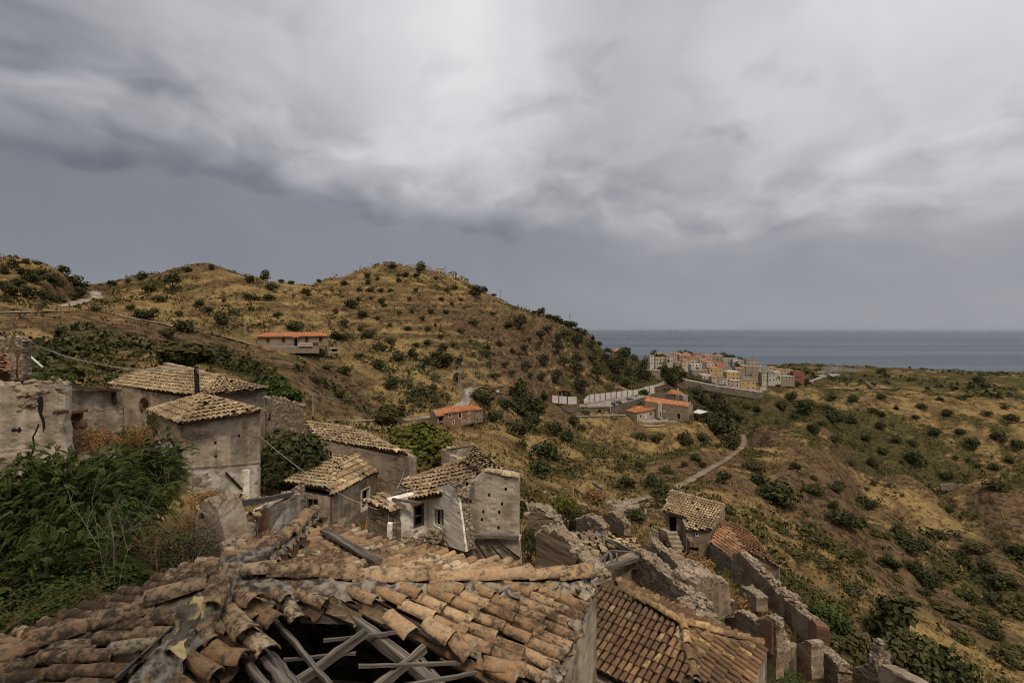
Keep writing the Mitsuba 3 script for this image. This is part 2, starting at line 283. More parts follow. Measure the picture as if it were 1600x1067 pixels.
scene['ground_mat'] = {'type': 'bumpmap', 'arbitrary': {**proc(lambda p, n, uv: 0.5 * fbm(p.x / 0.9, p.y / 0.9, p.z / 0.9, 4), eps=0.04)}, 'scale': 1.0,
                       'bsdf': {'type': 'diffuse', 'reflectance': proc(ground_colour)}}
add('terrain', mikit.ply((np.stack([GX, GY, GZ], -1).reshape(-1, 3), _ccw[:, ::-1]), 'ground_mat', smooth=True, uv=np.stack([_g, _b], -1).reshape(-1, 2)),
    'dry straw and brown hills with terraces running down to the coast', 'hillside', kind='structure')

# ---------------------------------------------------------------- sea
scene['sea_mat'] = {'type': 'principled', 'roughness': 0.42, 'specular': 0.22, 'base_color': proc(lambda p, n, uv: mix((0.030, 0.043, 0.066), (0.058, 0.075, 0.102), smoothstep(0.35, 0.7, fbm(p.x / 5200, p.y / 700, 0, 4))))}
_a = np.linspace(-75, 75, 151) * math.pi / 180
_sr = np.exp(np.linspace(math.log(1500), math.log(79000), 80))
A2, R2 = np.meshgrid(_a, _sr, indexing='ij')
add('sea', mikit.ply((np.stack([R2 * np.sin(A2), R2 * np.cos(A2), 0 * A2], -1).reshape(-1, 3), grid_faces(151, 80)[:, ::-1]), 'sea_mat', smooth=True),
    'calm slate blue sea fading into the grey horizon', 'sea', kind='structure')

# ---------------------------------------------------------------- roads and tracks
def road_colour(c0, c1):
    def f(p, n, uv):
        a = fbm(p.x / 2.2, p.y / 2.2, 0, 4)
        e = smoothstep(0.24, 0.46, dr.abs(uv.x - 0.5) + 0.5 * (a - 0.5))
        return mix(mix(c0, c1, smoothstep(0.3, 0.7, a)), (0.13, 0.092, 0.05), e * 0.9)
    return f


scene['asphalt'] = {'type': 'diffuse', 'reflectance': proc(road_colour((0.30, 0.27, 0.23), (0.18, 0.16, 0.14)))}
scene['pale_dust'] = {'type': 'diffuse', 'reflectance': proc(road_colour((0.34, 0.30, 0.25), (0.20, 0.165, 0.13)))}
scene['brown_dust'] = {'type': 'diffuse', 'reflectance': proc(road_colour((0.25, 0.205, 0.155), (0.16, 0.125, 0.09)))}
ROAD_LOOK = {'valley_road': ('asphalt', 'pale grey lane winding past the red house to the chapel', 'road'),
             'car_park_road': ('asphalt', 'grey road from the car park up along the town wall', 'road'),
             'hill_track': ('brown_dust', 'brown dirt track crossing the slope at the left', 'track'),
             'white_track': ('pale_dust', 'white dusty track bending over the saddle between the two left hills', 'track'),
             'terrace_track': ('pale_dust', 'thin pale track running along the middle hill', 'track'),
             'valley_path': ('brown_dust', 'pale footpath climbing from the ruins across the valley', 'path'),
             'quarry_track': ('pale_dust', 'straight pale track below the bare hilltop on the right', 'track'),
             'shoulder_track': ('pale_dust', 'thin pale path on the right shoulder of the cone hill', 'path')}
for key, (w, pts) in ROADS.items():
    c = spline(pts, 1.0)
    t = np.gradient(c[:, :2], axis=0)
    t /= np.linalg.norm(t, axis=1, keepdims=True)
    nrm = np.stack([t[:, 1], -t[:, 0]], -1)
    k = np.linspace(-1, 1, 7)
    xy = c[:, None, :2] + nrm[:, None] * (k[None, :, None] * w)
    zz = ground_z(xy[..., 0], xy[..., 1])
    lift = 0.05 + 0.0012 * np.hypot(xy[..., 0], xy[..., 1])
    v = np.concatenate([xy, (np.maximum(zz, zz.mean(1, keepdims=True)) + lift)[..., None]], -1).reshape(-1, 3)
    uv = np.broadcast_to(np.stack([(k + 1) / 2, 0 * k], -1)[None], (len(c), 7, 2)).reshape(-1, 2)
    mat, lab, cat = ROAD_LOOK[key]
    add(key, mikit.ply((v, grid_faces(len(c), 7)[:, ::-1]), {'type': 'twosided', 'b': {'type': 'ref', 'id': mat}}, smooth=True, uv=uv), lab, cat, kind='structure')

# ---------------------------------------------------------------- materials
def two(b):
    return {'type': 'twosided', 'bsdf': b}


def rough(fn, bump=None, scale=1.0, eps=0.004):
    b = {'type': 'diffuse', 'reflectance': proc(fn)}
    if bump is not None:
        b = {'type': 'bumpmap', 'arbitrary': proc(bump, eps), 'scale': scale, 'bsdf': b}
    return two(b)


def paint(c, r=0.6):
    return two({'type': 'principled', 'base_color': {'type': 'rgb', 'value': list(c)}, 'roughness': r, 'specular': 0.3})


def along(p, n):
    """Length along an upright wall, whichever way it faces."""
    return p.x * 0.77 + p.y * 0.64 + 0.0 * n.x


def plaster(light, dark, stone, bare=0.5, streak=1.0):
    """Old lime plaster: weathered light to dark, run with damp, worn through to the stones behind."""
    def f(p, n, uv):
        u = along(p, n)
        big = fbm(u / 1.5, p.z / 1.1, p.x / 3, 4)
        mid = fbm(u / 0.33, p.z / 0.26, p.x / 1.5, 4)
        fine = fbm(u / 0.07, p.z / 0.06, p.x / 0.3, 3)
        run = fbm(u / 0.16, p.z / 2.4, 3.0, 3)
        col = mix(dark, light, smoothstep(0.36, 0.62, 0.42 * big + 0.30 * mid + 0.28 * run * streak + 0.14 * (1 - streak)))
        col = mix(col, (0.20, 0.125, 0.065), smoothstep(0.58, 0.72, fbm(u / 0.9 + 9, p.z / 0.5, p.y / 2, 3)) * 0.45)
        d1, d2, w = voronoi(u / 0.17 + 0.8 * mid, p.z / 0.12 + 0.8 * mid)
        st = mix(stone, (0.32, 0.265, 0.20), w * 0.7) * (0.5 + 0.6 * smoothstep(0.0, 0.2, d2 - d1))
        worn = smoothstep(bare - 0.03, bare + 0.03, fbm(u / 1.9 + 7, p.z / 1.3, p.y / 3, 4) + 0.30 * (mid - 0.5))
        return mix(col, st, worn) * (0.45 + 0.55 * mid + 0.55 * fine)
    return f


def wall_bump(p, n, uv):
    u = along(p, n)
    return 0.035 * fbm(u / 0.11, p.z / 0.09, p.x / 0.3, 3) + 0.006 * fbm(u / 0.4, p.z / 0.3, p.x, 2)


scene['plaster_grey'] = rough(plaster((0.40, 0.335, 0.255), (0.205, 0.170, 0.130), (0.22, 0.165, 0.115), 0.61), wall_bump)
scene['plaster_pale'] = rough(plaster((0.47, 0.41, 0.325), (0.27, 0.23, 0.18), (0.23, 0.175, 0.125), 0.66), wall_bump)
scene['plaster_brown'] = rough(plaster((0.34, 0.265, 0.185), (0.155, 0.118, 0.082), (0.20, 0.15, 0.10), 0.5), wall_bump)
scene['plaster_white'] = rough(plaster((0.90, 0.85, 0.75), (0.70, 0.64, 0.54), (0.28, 0.21, 0.15), 0.68, 0.5), wall_bump)
scene['plaster_torn'] = rough(plaster((0.62, 0.57, 0.49), (0.27, 0.225, 0.17), (0.19, 0.14, 0.10), 0.50, 0.6), wall_bump)


def rubble_colour(p, n, uv):
    u = along(p, n)
    g = fbm(u / 0.1, p.z / 0.1, p.x / 0.1, 3)
    b = fbm(u / 1.2, p.z / 1.0, p.x / 2, 3)
    d1, d2, w = voronoi(u / 0.18 + 1.6 * b, p.z / 0.115 + 1.4 * b)
    st = mix((0.20, 0.152, 0.105), (0.38, 0.325, 0.245), w)
    return mix((0.12, 0.093, 0.066), st, smoothstep(0.0, 0.25, d2 - d1)) * (0.55 + 0.75 * g) * (0.7 + 0.6 * b)


def rubble_bump(p, n, uv):
    u = along(p, n)
    b = fbm(u / 1.2, p.z / 1.0, p.x / 2, 3)
    d1, d2, w = voronoi(u / 0.18 + 1.6 * b, p.z / 0.115 + 1.4 * b)
    return 0.06 * smoothstep(0.0, 0.3, d2 - d1) + 0.03 * fbm(u / 0.08, p.z / 0.08, p.x / 0.1, 2)


scene['rubble_wall'] = rough(rubble_colour, rubble_bump)


def stone_colour(p, n, uv):
    g = fbm(p.x / 0.07, p.y / 0.07, p.z / 0.07, 3)
    k = cell_rand(p.x / 0.6, p.y / 0.6, p.z / 0.6)
    return mix((0.22, 0.17, 0.115), (0.40, 0.335, 0.25), fbm(p.x / 0.5, p.y / 0.5, p.z / 0.4, 3)) * (0.5 + 0.8 * g) * (0.85 + 0.3 * k)


scene['stone'] = rough(stone_colour, lambda p, n, uv: 0.035 * fbm(p.x / 0.05, p.y / 0.05, p.z / 0.05, 3))


def tile_colour(c0, c1, c2, lichen, soot):
    """Fired clay: uv.x is the tile's own number, uv.y runs along it."""
    def f(p, n, uv):
        k = uv.x
        g = fbm(p.x / 0.018, p.y / 0.018, p.z / 0.018, 3)
        m = fbm(p.x / 0.075 + 9 * k, p.y / 0.075, p.z / 0.075 + 5 * k, 4)
        q = fbm(p.x / 0.04 + 3 * k, p.y / 0.04 + 7 * k, p.z / 0.04, 3)
        big = fbm(p.x / 0.9, p.y / 0.9, p.z / 0.9, 3)
        col = mix(c0, c1, smoothstep(0.2, 0.8, 0.6 * k + 0.4 * m))
        col = mix(col, c2, smoothstep(0.87, 0.96, k) * 0.75)
        col = mix(col, (0.34, 0.30, 0.23), smoothstep(0.57, 0.66, q) * lichen)
        col = mix(col, (0.080, 0.058, 0.040), smoothstep(0.37, 0.62, 0.36 * m + 0.40 * g + 0.24 * q + 0.55 * (big - 0.5)) * soot)
        return col * (0.40 + 1.15 * g)
    return f


def tile_bump(p, n, uv):
    return 0.012 * fbm(p.x / 0.03, p.y / 0.03, p.z / 0.03, 3) + 0.01 * fbm(p.x / 0.1, p.y / 0.1, p.z / 0.1, 2)


scene['old_tile'] = rough(tile_colour((0.335, 0.198, 0.102), (0.50, 0.345, 0.200), (0.60, 0.49, 0.32), 0.65, 1.0), tile_bump)
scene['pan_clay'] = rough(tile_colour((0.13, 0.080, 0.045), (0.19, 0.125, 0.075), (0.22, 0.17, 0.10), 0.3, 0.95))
scene['worn_tile'] = rough(tile_colour((0.33, 0.225, 0.125), (0.52, 0.400, 0.235), (0.64, 0.52, 0.30), 0.5, 0.66))
scene['brown_tile'] = rough(tile_colour((0.17, 0.095, 0.052), (0.40, 0.235, 0.115), (0.62, 0.45, 0.20), 0.35, 0.8), tile_bump)
scene['red_tile'] = rough(tile_colour((0.32, 0.145, 0.075), (0.38, 0.22, 0.115), (0.50, 0.40, 0.24), 0.45, 0.7))
scene['new_tile'] = rough(lambda p, n, uv: mix((0.50, 0.205, 0.095), (0.33, 0.150, 0.085), fbm(p.x / 0.8, p.y / 0.8, p.z / 0.8, 4)) * (0.55 + 0.75 * fbm(p.x / 0.3, p.y / 0.3, p.z / 0.3, 2)))
scene['mortar'] = rough(lambda p, n, uv: mix(mix((0.07, 0.058, 0.045), (0.33, 0.285, 0.225), smoothstep(0.3, 0.7, fbm(p.x / 0.05, p.y / 0.05, p.z / 0.05, 4))), (0.30, 0.21, 0.10), smoothstep(0.55, 0.7, fbm(p.x / 0.12 + 4, p.y / 0.12, p.z / 0.12, 3)) * 0.6), lambda p, n, uv: 0.05 * fbm(p.x / 0.05, p.y / 0.05, p.z / 0.05, 3))
scene['yellow_lime'] = rough(lambda p, n, uv: mix((0.56, 0.44, 0.20), (0.13, 0.11, 0.085), smoothstep(0.50, 0.62, fbm(p.x / 0.14, p.y / 0.14, p.z / 0.14, 4))), tile_bump)
scene['roof_bed'] = rough(lambda p, n, uv: mix((0.035, 0.027, 0.02), (0.11, 0.08, 0.055), fbm(p.x / 0.2, p.y / 0.2, p.z / 0.2, 4)))


def wood(c0, c1):
    def f(p, n, uv):
        g = fbm(uv.x * 2.5, uv.y * 140.0, 0, 4)
        return mix(c0, c1, smoothstep(0.25, 0.75, g)) * (0.7 + 0.6 * fbm(p.x / 0.15, p.y / 0.15, p.z / 0.15, 2))
    return f


scene['grey_wood'] = rough(wood((0.06, 0.050, 0.042), (0.215, 0.188, 0.158)))
scene['brown_wood'] = rough(wood((0.05, 0.032, 0.02), (0.15, 0.095, 0.06)))
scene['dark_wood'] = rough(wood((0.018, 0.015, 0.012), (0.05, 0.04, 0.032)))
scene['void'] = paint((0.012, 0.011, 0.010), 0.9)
scene['glass'] = two({'type': 'principled', 'base_color': {'type': 'rgb', 'value': [0.018, 0.02, 0.022]}, 'roughness': 0.15, 'specular': 0.5})
scene['brick'] = rough(lambda p, n, uv: mix((0.23, 0.135, 0.09), (0.15, 0.095, 0.068), cell_rand(along(p, n) / 0.24 + 0.5 * cell_rand(p.z / 0.075, 1, 1), p.z / 0.075)) * (0.6 + 0.7 * fbm(p.x / 0.06, p.y / 0.06, p.z / 0.06, 2)))
scene['pale_trim'] = paint((0.52, 0.48, 0.42), 0.8)
scene['steel'] = two({'type': 'principled', 'base_color': {'type': 'rgb', 'value': [0.30, 0.30, 0.30]}, 'roughness': 0.5, 'metallic': 0.6})
scene['rust'] = rough(lambda p, n, uv: mix((0.09, 0.045, 0.025), (0.20, 0.10, 0.055), fbm(p.x / 0.3, p.y / 0.3, p.z / 0.3, 3)))
scene['wire_grey'] = paint((0.30, 0.29, 0.27), 0.6)
scene['concrete'] = rough(lambda p, n, uv: mix((0.36, 0.335, 0.30), (0.22, 0.20, 0.175), fbm(p.x / 1.3, p.y / 1.3, p.z / 0.6, 4)) * (0.8 + 0.4 * fbm(p.x / 0.2, p.y / 0.2, p.z / 0.2, 2)))
scene['white_wall'] = rough(lambda p, n, uv: mix((0.66, 0.64, 0.60), (0.45, 0.43, 0.39), fbm(p.x / 1.6, p.y / 1.6, p.z / 0.8, 4)))
scene['black_rubber'] = paint((0.02, 0.02, 0.02), 0.7)

# ---------------------------------------------------------------- shape helpers
RNG = np.random.default_rng(7)
_used = {}
ORDINAL = ['first', 'second', 'third', 'fourth', 'fifth', 'sixth', 'seventh', 'eighth', 'ninth', 'tenth', 'eleventh', 'twelfth', 'thirteenth', 'fourteenth', 'fifteenth', 'sixteenth', 'seventeenth', 'eighteenth', 'nineteenth', 'twentieth']


def numbered(name):
    k = _used.get(name, -1) + 1
    _used[name] = k
    return name if k == 0 else f'{name}_{k:03d}'


def thing(name, label, category, group=None):
    key = numbered(name)
    labels[key] = {'label': label, 'category': category}
    if group:
        labels[key]['group'] = group
    return key


def part(parent, name, mesh, mat, smooth=False, uv=None, label=None, kind=None):
    key = numbered(f'{parent}__{name}')
    scene[key] = mikit.ply(mesh, mat, smooth=smooth, uv=uv)
    if label or kind:
        labels[key] = {k: v for k, v in (('label', label), ('kind', kind)) if v}
    return key


def one(name, mesh, mat, label, category, group=None, smooth=False, uv=None, kind=None):
    key = numbered(name)
    add(key, mikit.ply(mesh, mat, smooth=smooth, uv=uv), label, category, group, kind)
    return key


def join(meshes):
    v, f, n = [], [], 0
    for m in meshes:
        a, b = (m.vertices, m.faces) if hasattr(m, 'vertices') else m
        v.append(np.asarray(a, float))
        f.append(np.asarray(b, int) + n)
        n += len(a)
    return np.vstack(v), np.vstack(f)


def unit(v):
    v = np.asarray(v, float)
    return v / (np.linalg.norm(v) + 1e-12)


BOX_F = np.array([[0, 2, 1], [0, 3, 2], [4, 5, 6], [4, 6, 7], [0, 1, 5], [0, 5, 4], [1, 2, 6], [1, 6, 5], [2, 3, 7], [2, 7, 6], [3, 0, 4], [3, 4, 7]])


def box(x0, x1, y0, y1, z0, z1):
    return np.array([[x0, y0, z0], [x1, y0, z0], [x1, y1, z0], [x0, y1, z0], [x0, y0, z1], [x1, y0, z1], [x1, y1, z1], [x0, y1, z1]], float), BOX_F


def frame_of(a, b, up=(0, 0, 1)):
    x = unit(np.subtract(b, a))
    up = np.array(up, float)
    if abs(x @ up) > 0.95:
        up = np.array([0, 1, 0.0])
    y = unit(np.cross(up, x))
    return x, y, np.cross(x, y)


def beam(a, b, w, h, rough_=0.0, up=(0, 0, 1), seg=1, seed=0):
    """A squared timber from a to b; returns (mesh, uv)."""
    x, y, z = frame_of(a, b, up)
    L = np.linalg.norm(np.subtract(b, a))
    r = np.random.default_rng(seed + int(abs(a[0]) * 977) + int(abs(b[1]) * 131))
    t = np.linspace(0, 1, seg + 1)
    prof = np.array([(-1, -1), (-.8, -1), (.8, -1), (1, -.8), (1, .8), (.8, 1), (-.8, 1), (-1, .8)], float) * (w / 2, h / 2)
    v, uv = [], []
    for i, q in enumerate(t):
        off = r.normal(0, rough_, 2) if 0 < i < seg else (0, 0)
        pr = prof * (1 + r.normal(0, 0.08, prof.shape) * (rough_ > 0)) + off
        v.append(np.asarray(a) + x * L * q + pr[:, :1] * y + pr[:, 1:] * z)
        uv.append(np.c_[np.full(8, q * L), np.arange(8) * 0.05])
    n = 8
    f = []
    for i in range(seg):
        for k in range(n):
            p, q = i * n + k, i * n + (k + 1) % n
            f += [[p, q, q + n], [p, q + n, p + n]]
    f += [[0, k + 1, k] for k in range(1, n - 1)] + [[seg * n, seg * n + k, seg * n + k + 1] for k in range(1, n - 1)]
    return (np.vstack(v), np.array(f)), np.vstack(uv)


def pole_mesh(a, b, r0, r1, n=6):
    x, y, z = frame_of(a, b)
    ang = np.arange(n) * 2 * math.pi / n
    ring = np.cos(ang)[:, None] * y + np.sin(ang)[:, None] * z
    v = np.vstack([np.asarray(a) + ring * r0, np.asarray(b) + ring * r1, [a], [b]])
    f = []
    for k in range(n):
        j = (k + 1) % n
        f += [[k, j, j + n], [k, j + n, k + n], [2 * n, j, k], [2 * n + 1, k + n, j + n]]
    return v, np.array(f)


def tube_mesh(pts, radii, n=5):
    p = np.asarray(pts, float)
    t = np.gradient(p, axis=0)
    t /= np.linalg.norm(t, axis=1, keepdims=True) + 1e-12
    a = np.cross(t, np.where(np.abs(t[:, 2:]) < 0.9, [0, 0, 1.0], [1.0, 0, 0]))
    a /= np.linalg.norm(a, axis=1, keepdims=True) + 1e-12
    b = np.cross(t, a)
    ang = np.arange(n) * 2 * math.pi / n
    r = np.broadcast_to(radii, (len(p),))
    v = p[:, None] + r[:, None, None] * (np.cos(ang)[None, :, None] * a[:, None] + np.sin(ang)[None, :, None] * b[:, None])
    i, j = np.meshgrid(np.arange(len(p) - 1), np.arange(n), indexing='ij')
    q = np.stack([i * n + j, i * n + (j + 1) % n, (i + 1) * n + (j + 1) % n, (i + 1) * n + j], -1).reshape(-1, 4)
    return v.reshape(-1, 3), np.vstack([q[:, [0, 1, 2]], q[:, [0, 2, 3]]])


def jagged(pts, amp, step, seed, low=None):
    """Breaks up an outline: points every 'step', pushed about; points at or under 'low' stay."""
    r = np.random.default_rng(seed)
    ring = LineString(list(pts) + [pts[0]])
    n = max(int(ring.length / step), len(pts))
    ds = sorted(set(np.round(np.r_[np.linspace(0, ring.length, n, endpoint=False), [ring.project(Point(p)) for p in pts]], 4)))
    out = []
    for d in ds:
        q = np.array(ring.interpolate(d).coords[0])
        if low is None or q[1] > low:
            q = q + r.normal(0, amp, 2) * (0.5, 1.0)
        out.append(q)
    g = Polygon(out).buffer(0)
    return max(g.geoms, key=lambda a: a.area) if hasattr(g, 'geoms') else g


def wall_mesh(w, thick=0.45, jag=0.0, step=0.3, low=None, seed=1, hole_jag=0.0):
    """An upright wall from its line p->q, its outline in (along, height) and openings. The front faces the side on the right of p->q."""
    p, q, polys = w
    g = jagged(polys[0], jag, step, seed, low) if jag else Polygon(polys[0]).buffer(0)
    for h in polys[1:]:
        g = g.difference(jagged(h, hole_jag, step, seed + 5) if hole_jag else Polygon(h))
    u = unit(np.subtract(q, p))
    nrm = np.array([-u[1], u[0]])
    out = []
    for k in getattr(g, 'geoms', [g]):
        if k.area < 0.01:
            continue
        m = trimesh.creation.extrude_polygon(k, thick, engine='earcut')
        v = m.vertices
        xy = np.asarray(p) + v[:, :1] * u + v[:, 2:] * nrm
        out.append((np.c_[xy, v[:, 1]], m.faces[:, ::-1]))
    return join(out)


def plate(w, inset, thick=0.05):
    """A board or pane that fills the outline of w, set back from the wall's front by inset."""
    p, q, polys = w
    u = unit(np.subtract(q, p))
    nrm = np.array([-u[1], u[0]])
    m = trimesh.creation.extrude_polygon(Polygon(polys[0]), thick, engine='earcut')
    xy = np.asarray(p) + m.vertices[:, :1] * u + (m.vertices[:, 2:] + inset) * nrm
    return np.c_[xy, m.vertices[:, 1]], m.faces[:, ::-1]


def stone_mesh(c, size, r, flat=0.6):
    ico = trimesh.creation.icosphere(subdivisions=1)
    v = ico.vertices.copy()
    v = np.sign(v) * np.abs(v) ** 0.42
    v *= 0.88 + r.normal(0, 0.15, (len(v), 1))
    v *= np.array([1, r.uniform(0.6, 0.9), flat * r.uniform(0.7, 1.1)]) * size / 2
    R = trimesh.transformations.euler_matrix(r.normal(0, 0.35), r.normal(0, 0.35), r.uniform(0, 6.3))[:3, :3]
    return v @ R.T + c, ico.faces


def top_stones(w, depth, size, gap, seed, z_from, sink=0.25):
    """Loose stones lying along a broken wall top."""
    p, q, polys = w
    r = np.random.default_rng(seed)
    u = unit(np.subtract(q, p))
    nrm = np.array([-u[1], u[0]])
    ring = list(polys[0]) + [polys[0][0]]
    out = []
    for a, b in zip(ring[:-1], ring[1:]):
        a, b = np.array(a), np.array(b)
        L = np.linalg.norm(b - a)
        if min(a[1], b[1]) < z_from or L < 0.05:
            continue
        for s in np.arange(0, L, gap):
            c = a + (b - a) * (s + r.uniform(0, gap)) / L
            for _ in range(2 if depth > 0.35 else 1):
                k = size * r.choice([0.45, 0.6, 0.8, 1.1])
                xy = np.asarray(p) + c[0] * u + nrm * r.uniform(0.05, depth - 0.05)
                out.append(stone_mesh(np.r_[xy, c[1] + k * (0.3 - sink) * r.uniform(0.2, 1)], k, r))
    return out


# ---- tiled roofs
def barrel(r0, r1, length, seg=6, rows=1, thick=0.0, arc=math.pi):
    """A half-round tile: low end at y=0 (wide), high end at y=length; arched upwards."""
    a = (math.pi - arc) / 2 + np.linspace(0, arc, seg + 1)
    v, uv = [], []
    for layer in ((0, thick) if thick else (0,)):
        for i in range(rows + 1):
            t = i / rows
            r = r0 + (r1 - r0) * t - layer
            v.append(np.c_[-np.cos(a) * r, np.full(seg + 1, t * length), np.sin(a) * r])
            uv.append(t)
    n, R = seg + 1, rows + 1
    f = []
    for i in range(rows):
        for k in range(seg):
            p = i * n + k
            f += [[p, p + 1, p + n + 1], [p, p + n + 1, p + n]]
            if thick:
                o = R * n
                f += [[o + p, o + p + n + 1, o + p + 1], [o + p, o + p + n, o + p + n + 1]]
    if thick:
        o = R * n
        for k in range(seg):
            f += [[k, o + k + 1, k + 1], [k, o + k, o + k + 1]]
            e = rows * n
            f += [[e + k, e + k + 1, o + e + k + 1], [e + k, o + e + k + 1, o + e + k]]
        for i in range(rows):
            p, q = i * n, (i + 1) * n
            f += [[p, q, o + q], [p, o + q, o + p]]
            p, q = i * n + seg, (i + 1) * n + seg
            f += [[p, o + q, q], [p, o + p, o + q]]
    return np.vstack(v), np.array(f), np.repeat(uv, n)


class Face:
    """A roof plane. pts: the eave's two ends first, then the rest of the outline; s runs along the eave, t up the slope."""

    def __init__(self, pts, sag=0.0, holes=(), turn=0.0):
        P = np.array(pts, float)
        self.o = P[0]
        c = P.mean(0)
        _, _, vt = np.linalg.svd(P - c)
        n = vt[2] * np.sign(vt[2][2])
        u = unit((P[1] - P[0]) - n * ((P[1] - P[0]) @ n))
        v = np.cross(n, u)
        if (c - P[0]) @ v < 0:
            v, u = -v, u
        if turn:
            u, v = u * math.cos(turn) + v * math.sin(turn), v * math.cos(turn) - u * math.sin(turn)
        self.u, self.v, self.n, self.c = u, v, n, c
        self.st = np.c_[(P - self.o) @ u, (P - self.o) @ v]
        self.poly = Polygon(self.st).buffer(0)
        for h in holes:
            H = np.array(h, float)
            self.poly = self.poly.difference(Polygon(np.c_[(H - self.o) @ u, (H - self.o) @ v]).buffer(0))
        self.sag = sag
        self.off = (self.o - c) @ n

    def at(self, s, t, h=0.0):
        s, t, h = np.broadcast_arrays(np.asarray(s, float), np.asarray(t, float), np.asarray(h, float))
        b = self.st.min(0), self.st.max(0)
        k = np.sin(np.pi * np.clip((s - b[0][0]) / (b[1][0] - b[0][0]), 0, 1)) * np.sin(np.pi * np.clip((t - b[0][1] + 0.2) / (b[1][1] - b[0][1] + 0.4), 0, 1))
        return self.o + s[..., None] * self.u + t[..., None] * self.v + (h - self.off - self.sag * k)[..., None] * self.n

    def places(self, w, l, jit, rng, skip=0.0, over=0.04):
        b = self.st.min(0), self.st.max(0)
        poly = self.poly.buffer(over)
        out = []
        for i, s in enumerate(np.arange(b[0][0] + w / 2, b[1][0], w)):
            off = rng.uniform(0, 0.3) * l
            for t in np.arange(b[0][1] - 0.06 - off * 0.15, b[1][1] + l * 0.4, l):
                if rng.uniform() < skip:
                    continue
                if poly.contains(Point(s, t + l * 0.5)):
                    out.append((s + rng.normal(0, jit * 0.4) * w, t + rng.normal(0, jit) * l * 0.5, rng.normal(0, jit * 0.35), rng.normal(0, jit * 0.16)))
        return out

    def tile(self, proto, s, t, yaw, roll, h=0.02, lift=0.05, noise_=0.0, rng=None):
        v = proto[0].copy()
        if noise_:
            q = v * 9 + rng.uniform(0, 50, 3)
            v += noise_ * (np.stack([meshkit.fbm(q + o, 2) for o in (0, 31, 57)], -1) - 0.5)
        c, sn = math.cos(yaw), math.sin(yaw)
        x, y, z = v[:, 0] * c - v[:, 1] * sn, v[:, 0] * sn + v[:, 1] * c, v[:, 2]
        z = z + h + lift * np.clip(1 - y / 0.4, 0, 1) + roll * x
        return self.at(s + x, t + y, z)

    def slab(self, thick, inset=0.0, cell=0.5, drop=0.0):
        """The boards and mortar that carry the tiles."""
        g = self.poly.buffer(-inset) if inset else self.poly
        v, f, n = [], [], 0
        for k in getattr(g, 'geoms', [g]):
            m = trimesh.creation.extrude_polygon(k, thick, engine='earcut')
            if self.sag:
                m = m.subdivide_to_size(cell, max_iter=8)
            v.append(self.at(m.vertices[:, 0], m.vertices[:, 1], m.vertices[:, 2] - thick - drop))
            f.append(m.faces + n)
            n += len(v[-1])
        return np.vstack(v), np.vstack(f)


TILE5 = barrel(0.098, 0.080, 0.40, 5, 1)
TILE8 = barrel(0.100, 0.082, 0.42, 9, 3, 0.016)


def tile_mesh(face, proto, rng, w=0.205, l=0.33, jit=0.10, skip=0.02, h=0.0):
    """All of a roof plane's tiles in one mesh with uv = (number, along)."""
    v, f, uv, n = [], [], [], 0
    for s, t, yaw, roll in face.places(w, l, jit, rng, skip):
        v.append(face.tile(proto, s, t, yaw, roll, h))
        f.append(proto[1] + n)
        uv.append(np.c_[np.full(len(proto[0]), rng.uniform()), proto[2]])
        n += len(proto[0])
    if not v:
        return None
    return np.vstack(v), np.vstack(f), np.vstack(uv)


def roof(parent, faces, mat, seed, w=0.205, l=0.33, jit=0.12, skip=0.02, proto=TILE5, slab=0.10, ridges=(), bed='roof_bed', ridge_w=0.13):
    """Roof planes with their bed; tiles too small to pick apart singly, so one part per roof."""
    rng = np.random.default_rng(seed)
    key = part(parent, 'roof', join([k.slab(slab, 0.03, drop=0.015) for k in faces]), bed)
    V, F, U, n = [], [], [], 0
    for k in faces:
        r = tile_mesh(k, proto, rng, w, l, jit, skip)
        if r:
            V.append(r[0]), F.append(r[1] + n), U.append(r[2])
            n += len(r[0])
    for pts in ridges:
        r = ridge_tiles(pts, rng, ridge_w)
        for v, f, uv in r:
            V.append(v), F.append(f + n), U.append(uv)
            n += len(v)
    part(key, 'tile', (np.vstack(V), np.vstack(F)), mat, smooth=True, uv=np.vstack(U), kind='stuff')
    return key


def ridge_tiles(pts, rng, r=0.13, l=0.36, proto=None, noise_=0.0, sag=0.0, drop=0.03):
    """Tiles laid end to end along a ridge or hip, high end last."""
    proto = proto or barrel(r, r * 0.84, l * 1.15, 6, 1)
    p = np.array(pts, float)
    cum = np.r_[0, np.cumsum(np.linalg.norm(np.diff(p, axis=0), axis=1))]
    out = []
    for d in np.arange(0, cum[-1] - l * 0.4, l):
        a = np.array([np.interp(d, cum, p[:, k]) for k in range(3)])
        b = np.array([np.interp(min(d + l, cum[-1]), cum, p[:, k]) for k in range(3)])
        y, x, z = frame_of(a, b)
        x = -x
        z = np.cross(x, y)
        v = proto[0].copy()
        if noise_:
            q = v * 9 + rng.uniform(0, 50, 3)
            v += noise_ * (np.stack([meshkit.fbm(q + o, 2) for o in (0, 31, 57)], -1) - 0.5)
        yaw, rollr = rng.normal(0, 0.05), rng.normal(0, 0.07)
        vx, vy, vz = v[:, 0] - yaw * v[:, 1], v[:, 1], v[:, 2] + rollr * v[:, 0] + 0.035 * np.clip(1 - v[:, 1] / l, 0, 1) - drop
        out.append((a + vx[:, None] * x + vy[:, None] * y + vz[:, None] * z + rng.normal(0, 0.008, 3), proto[1], np.c_[np.full(len(v), rng.uniform()), proto[2]]))
    return out


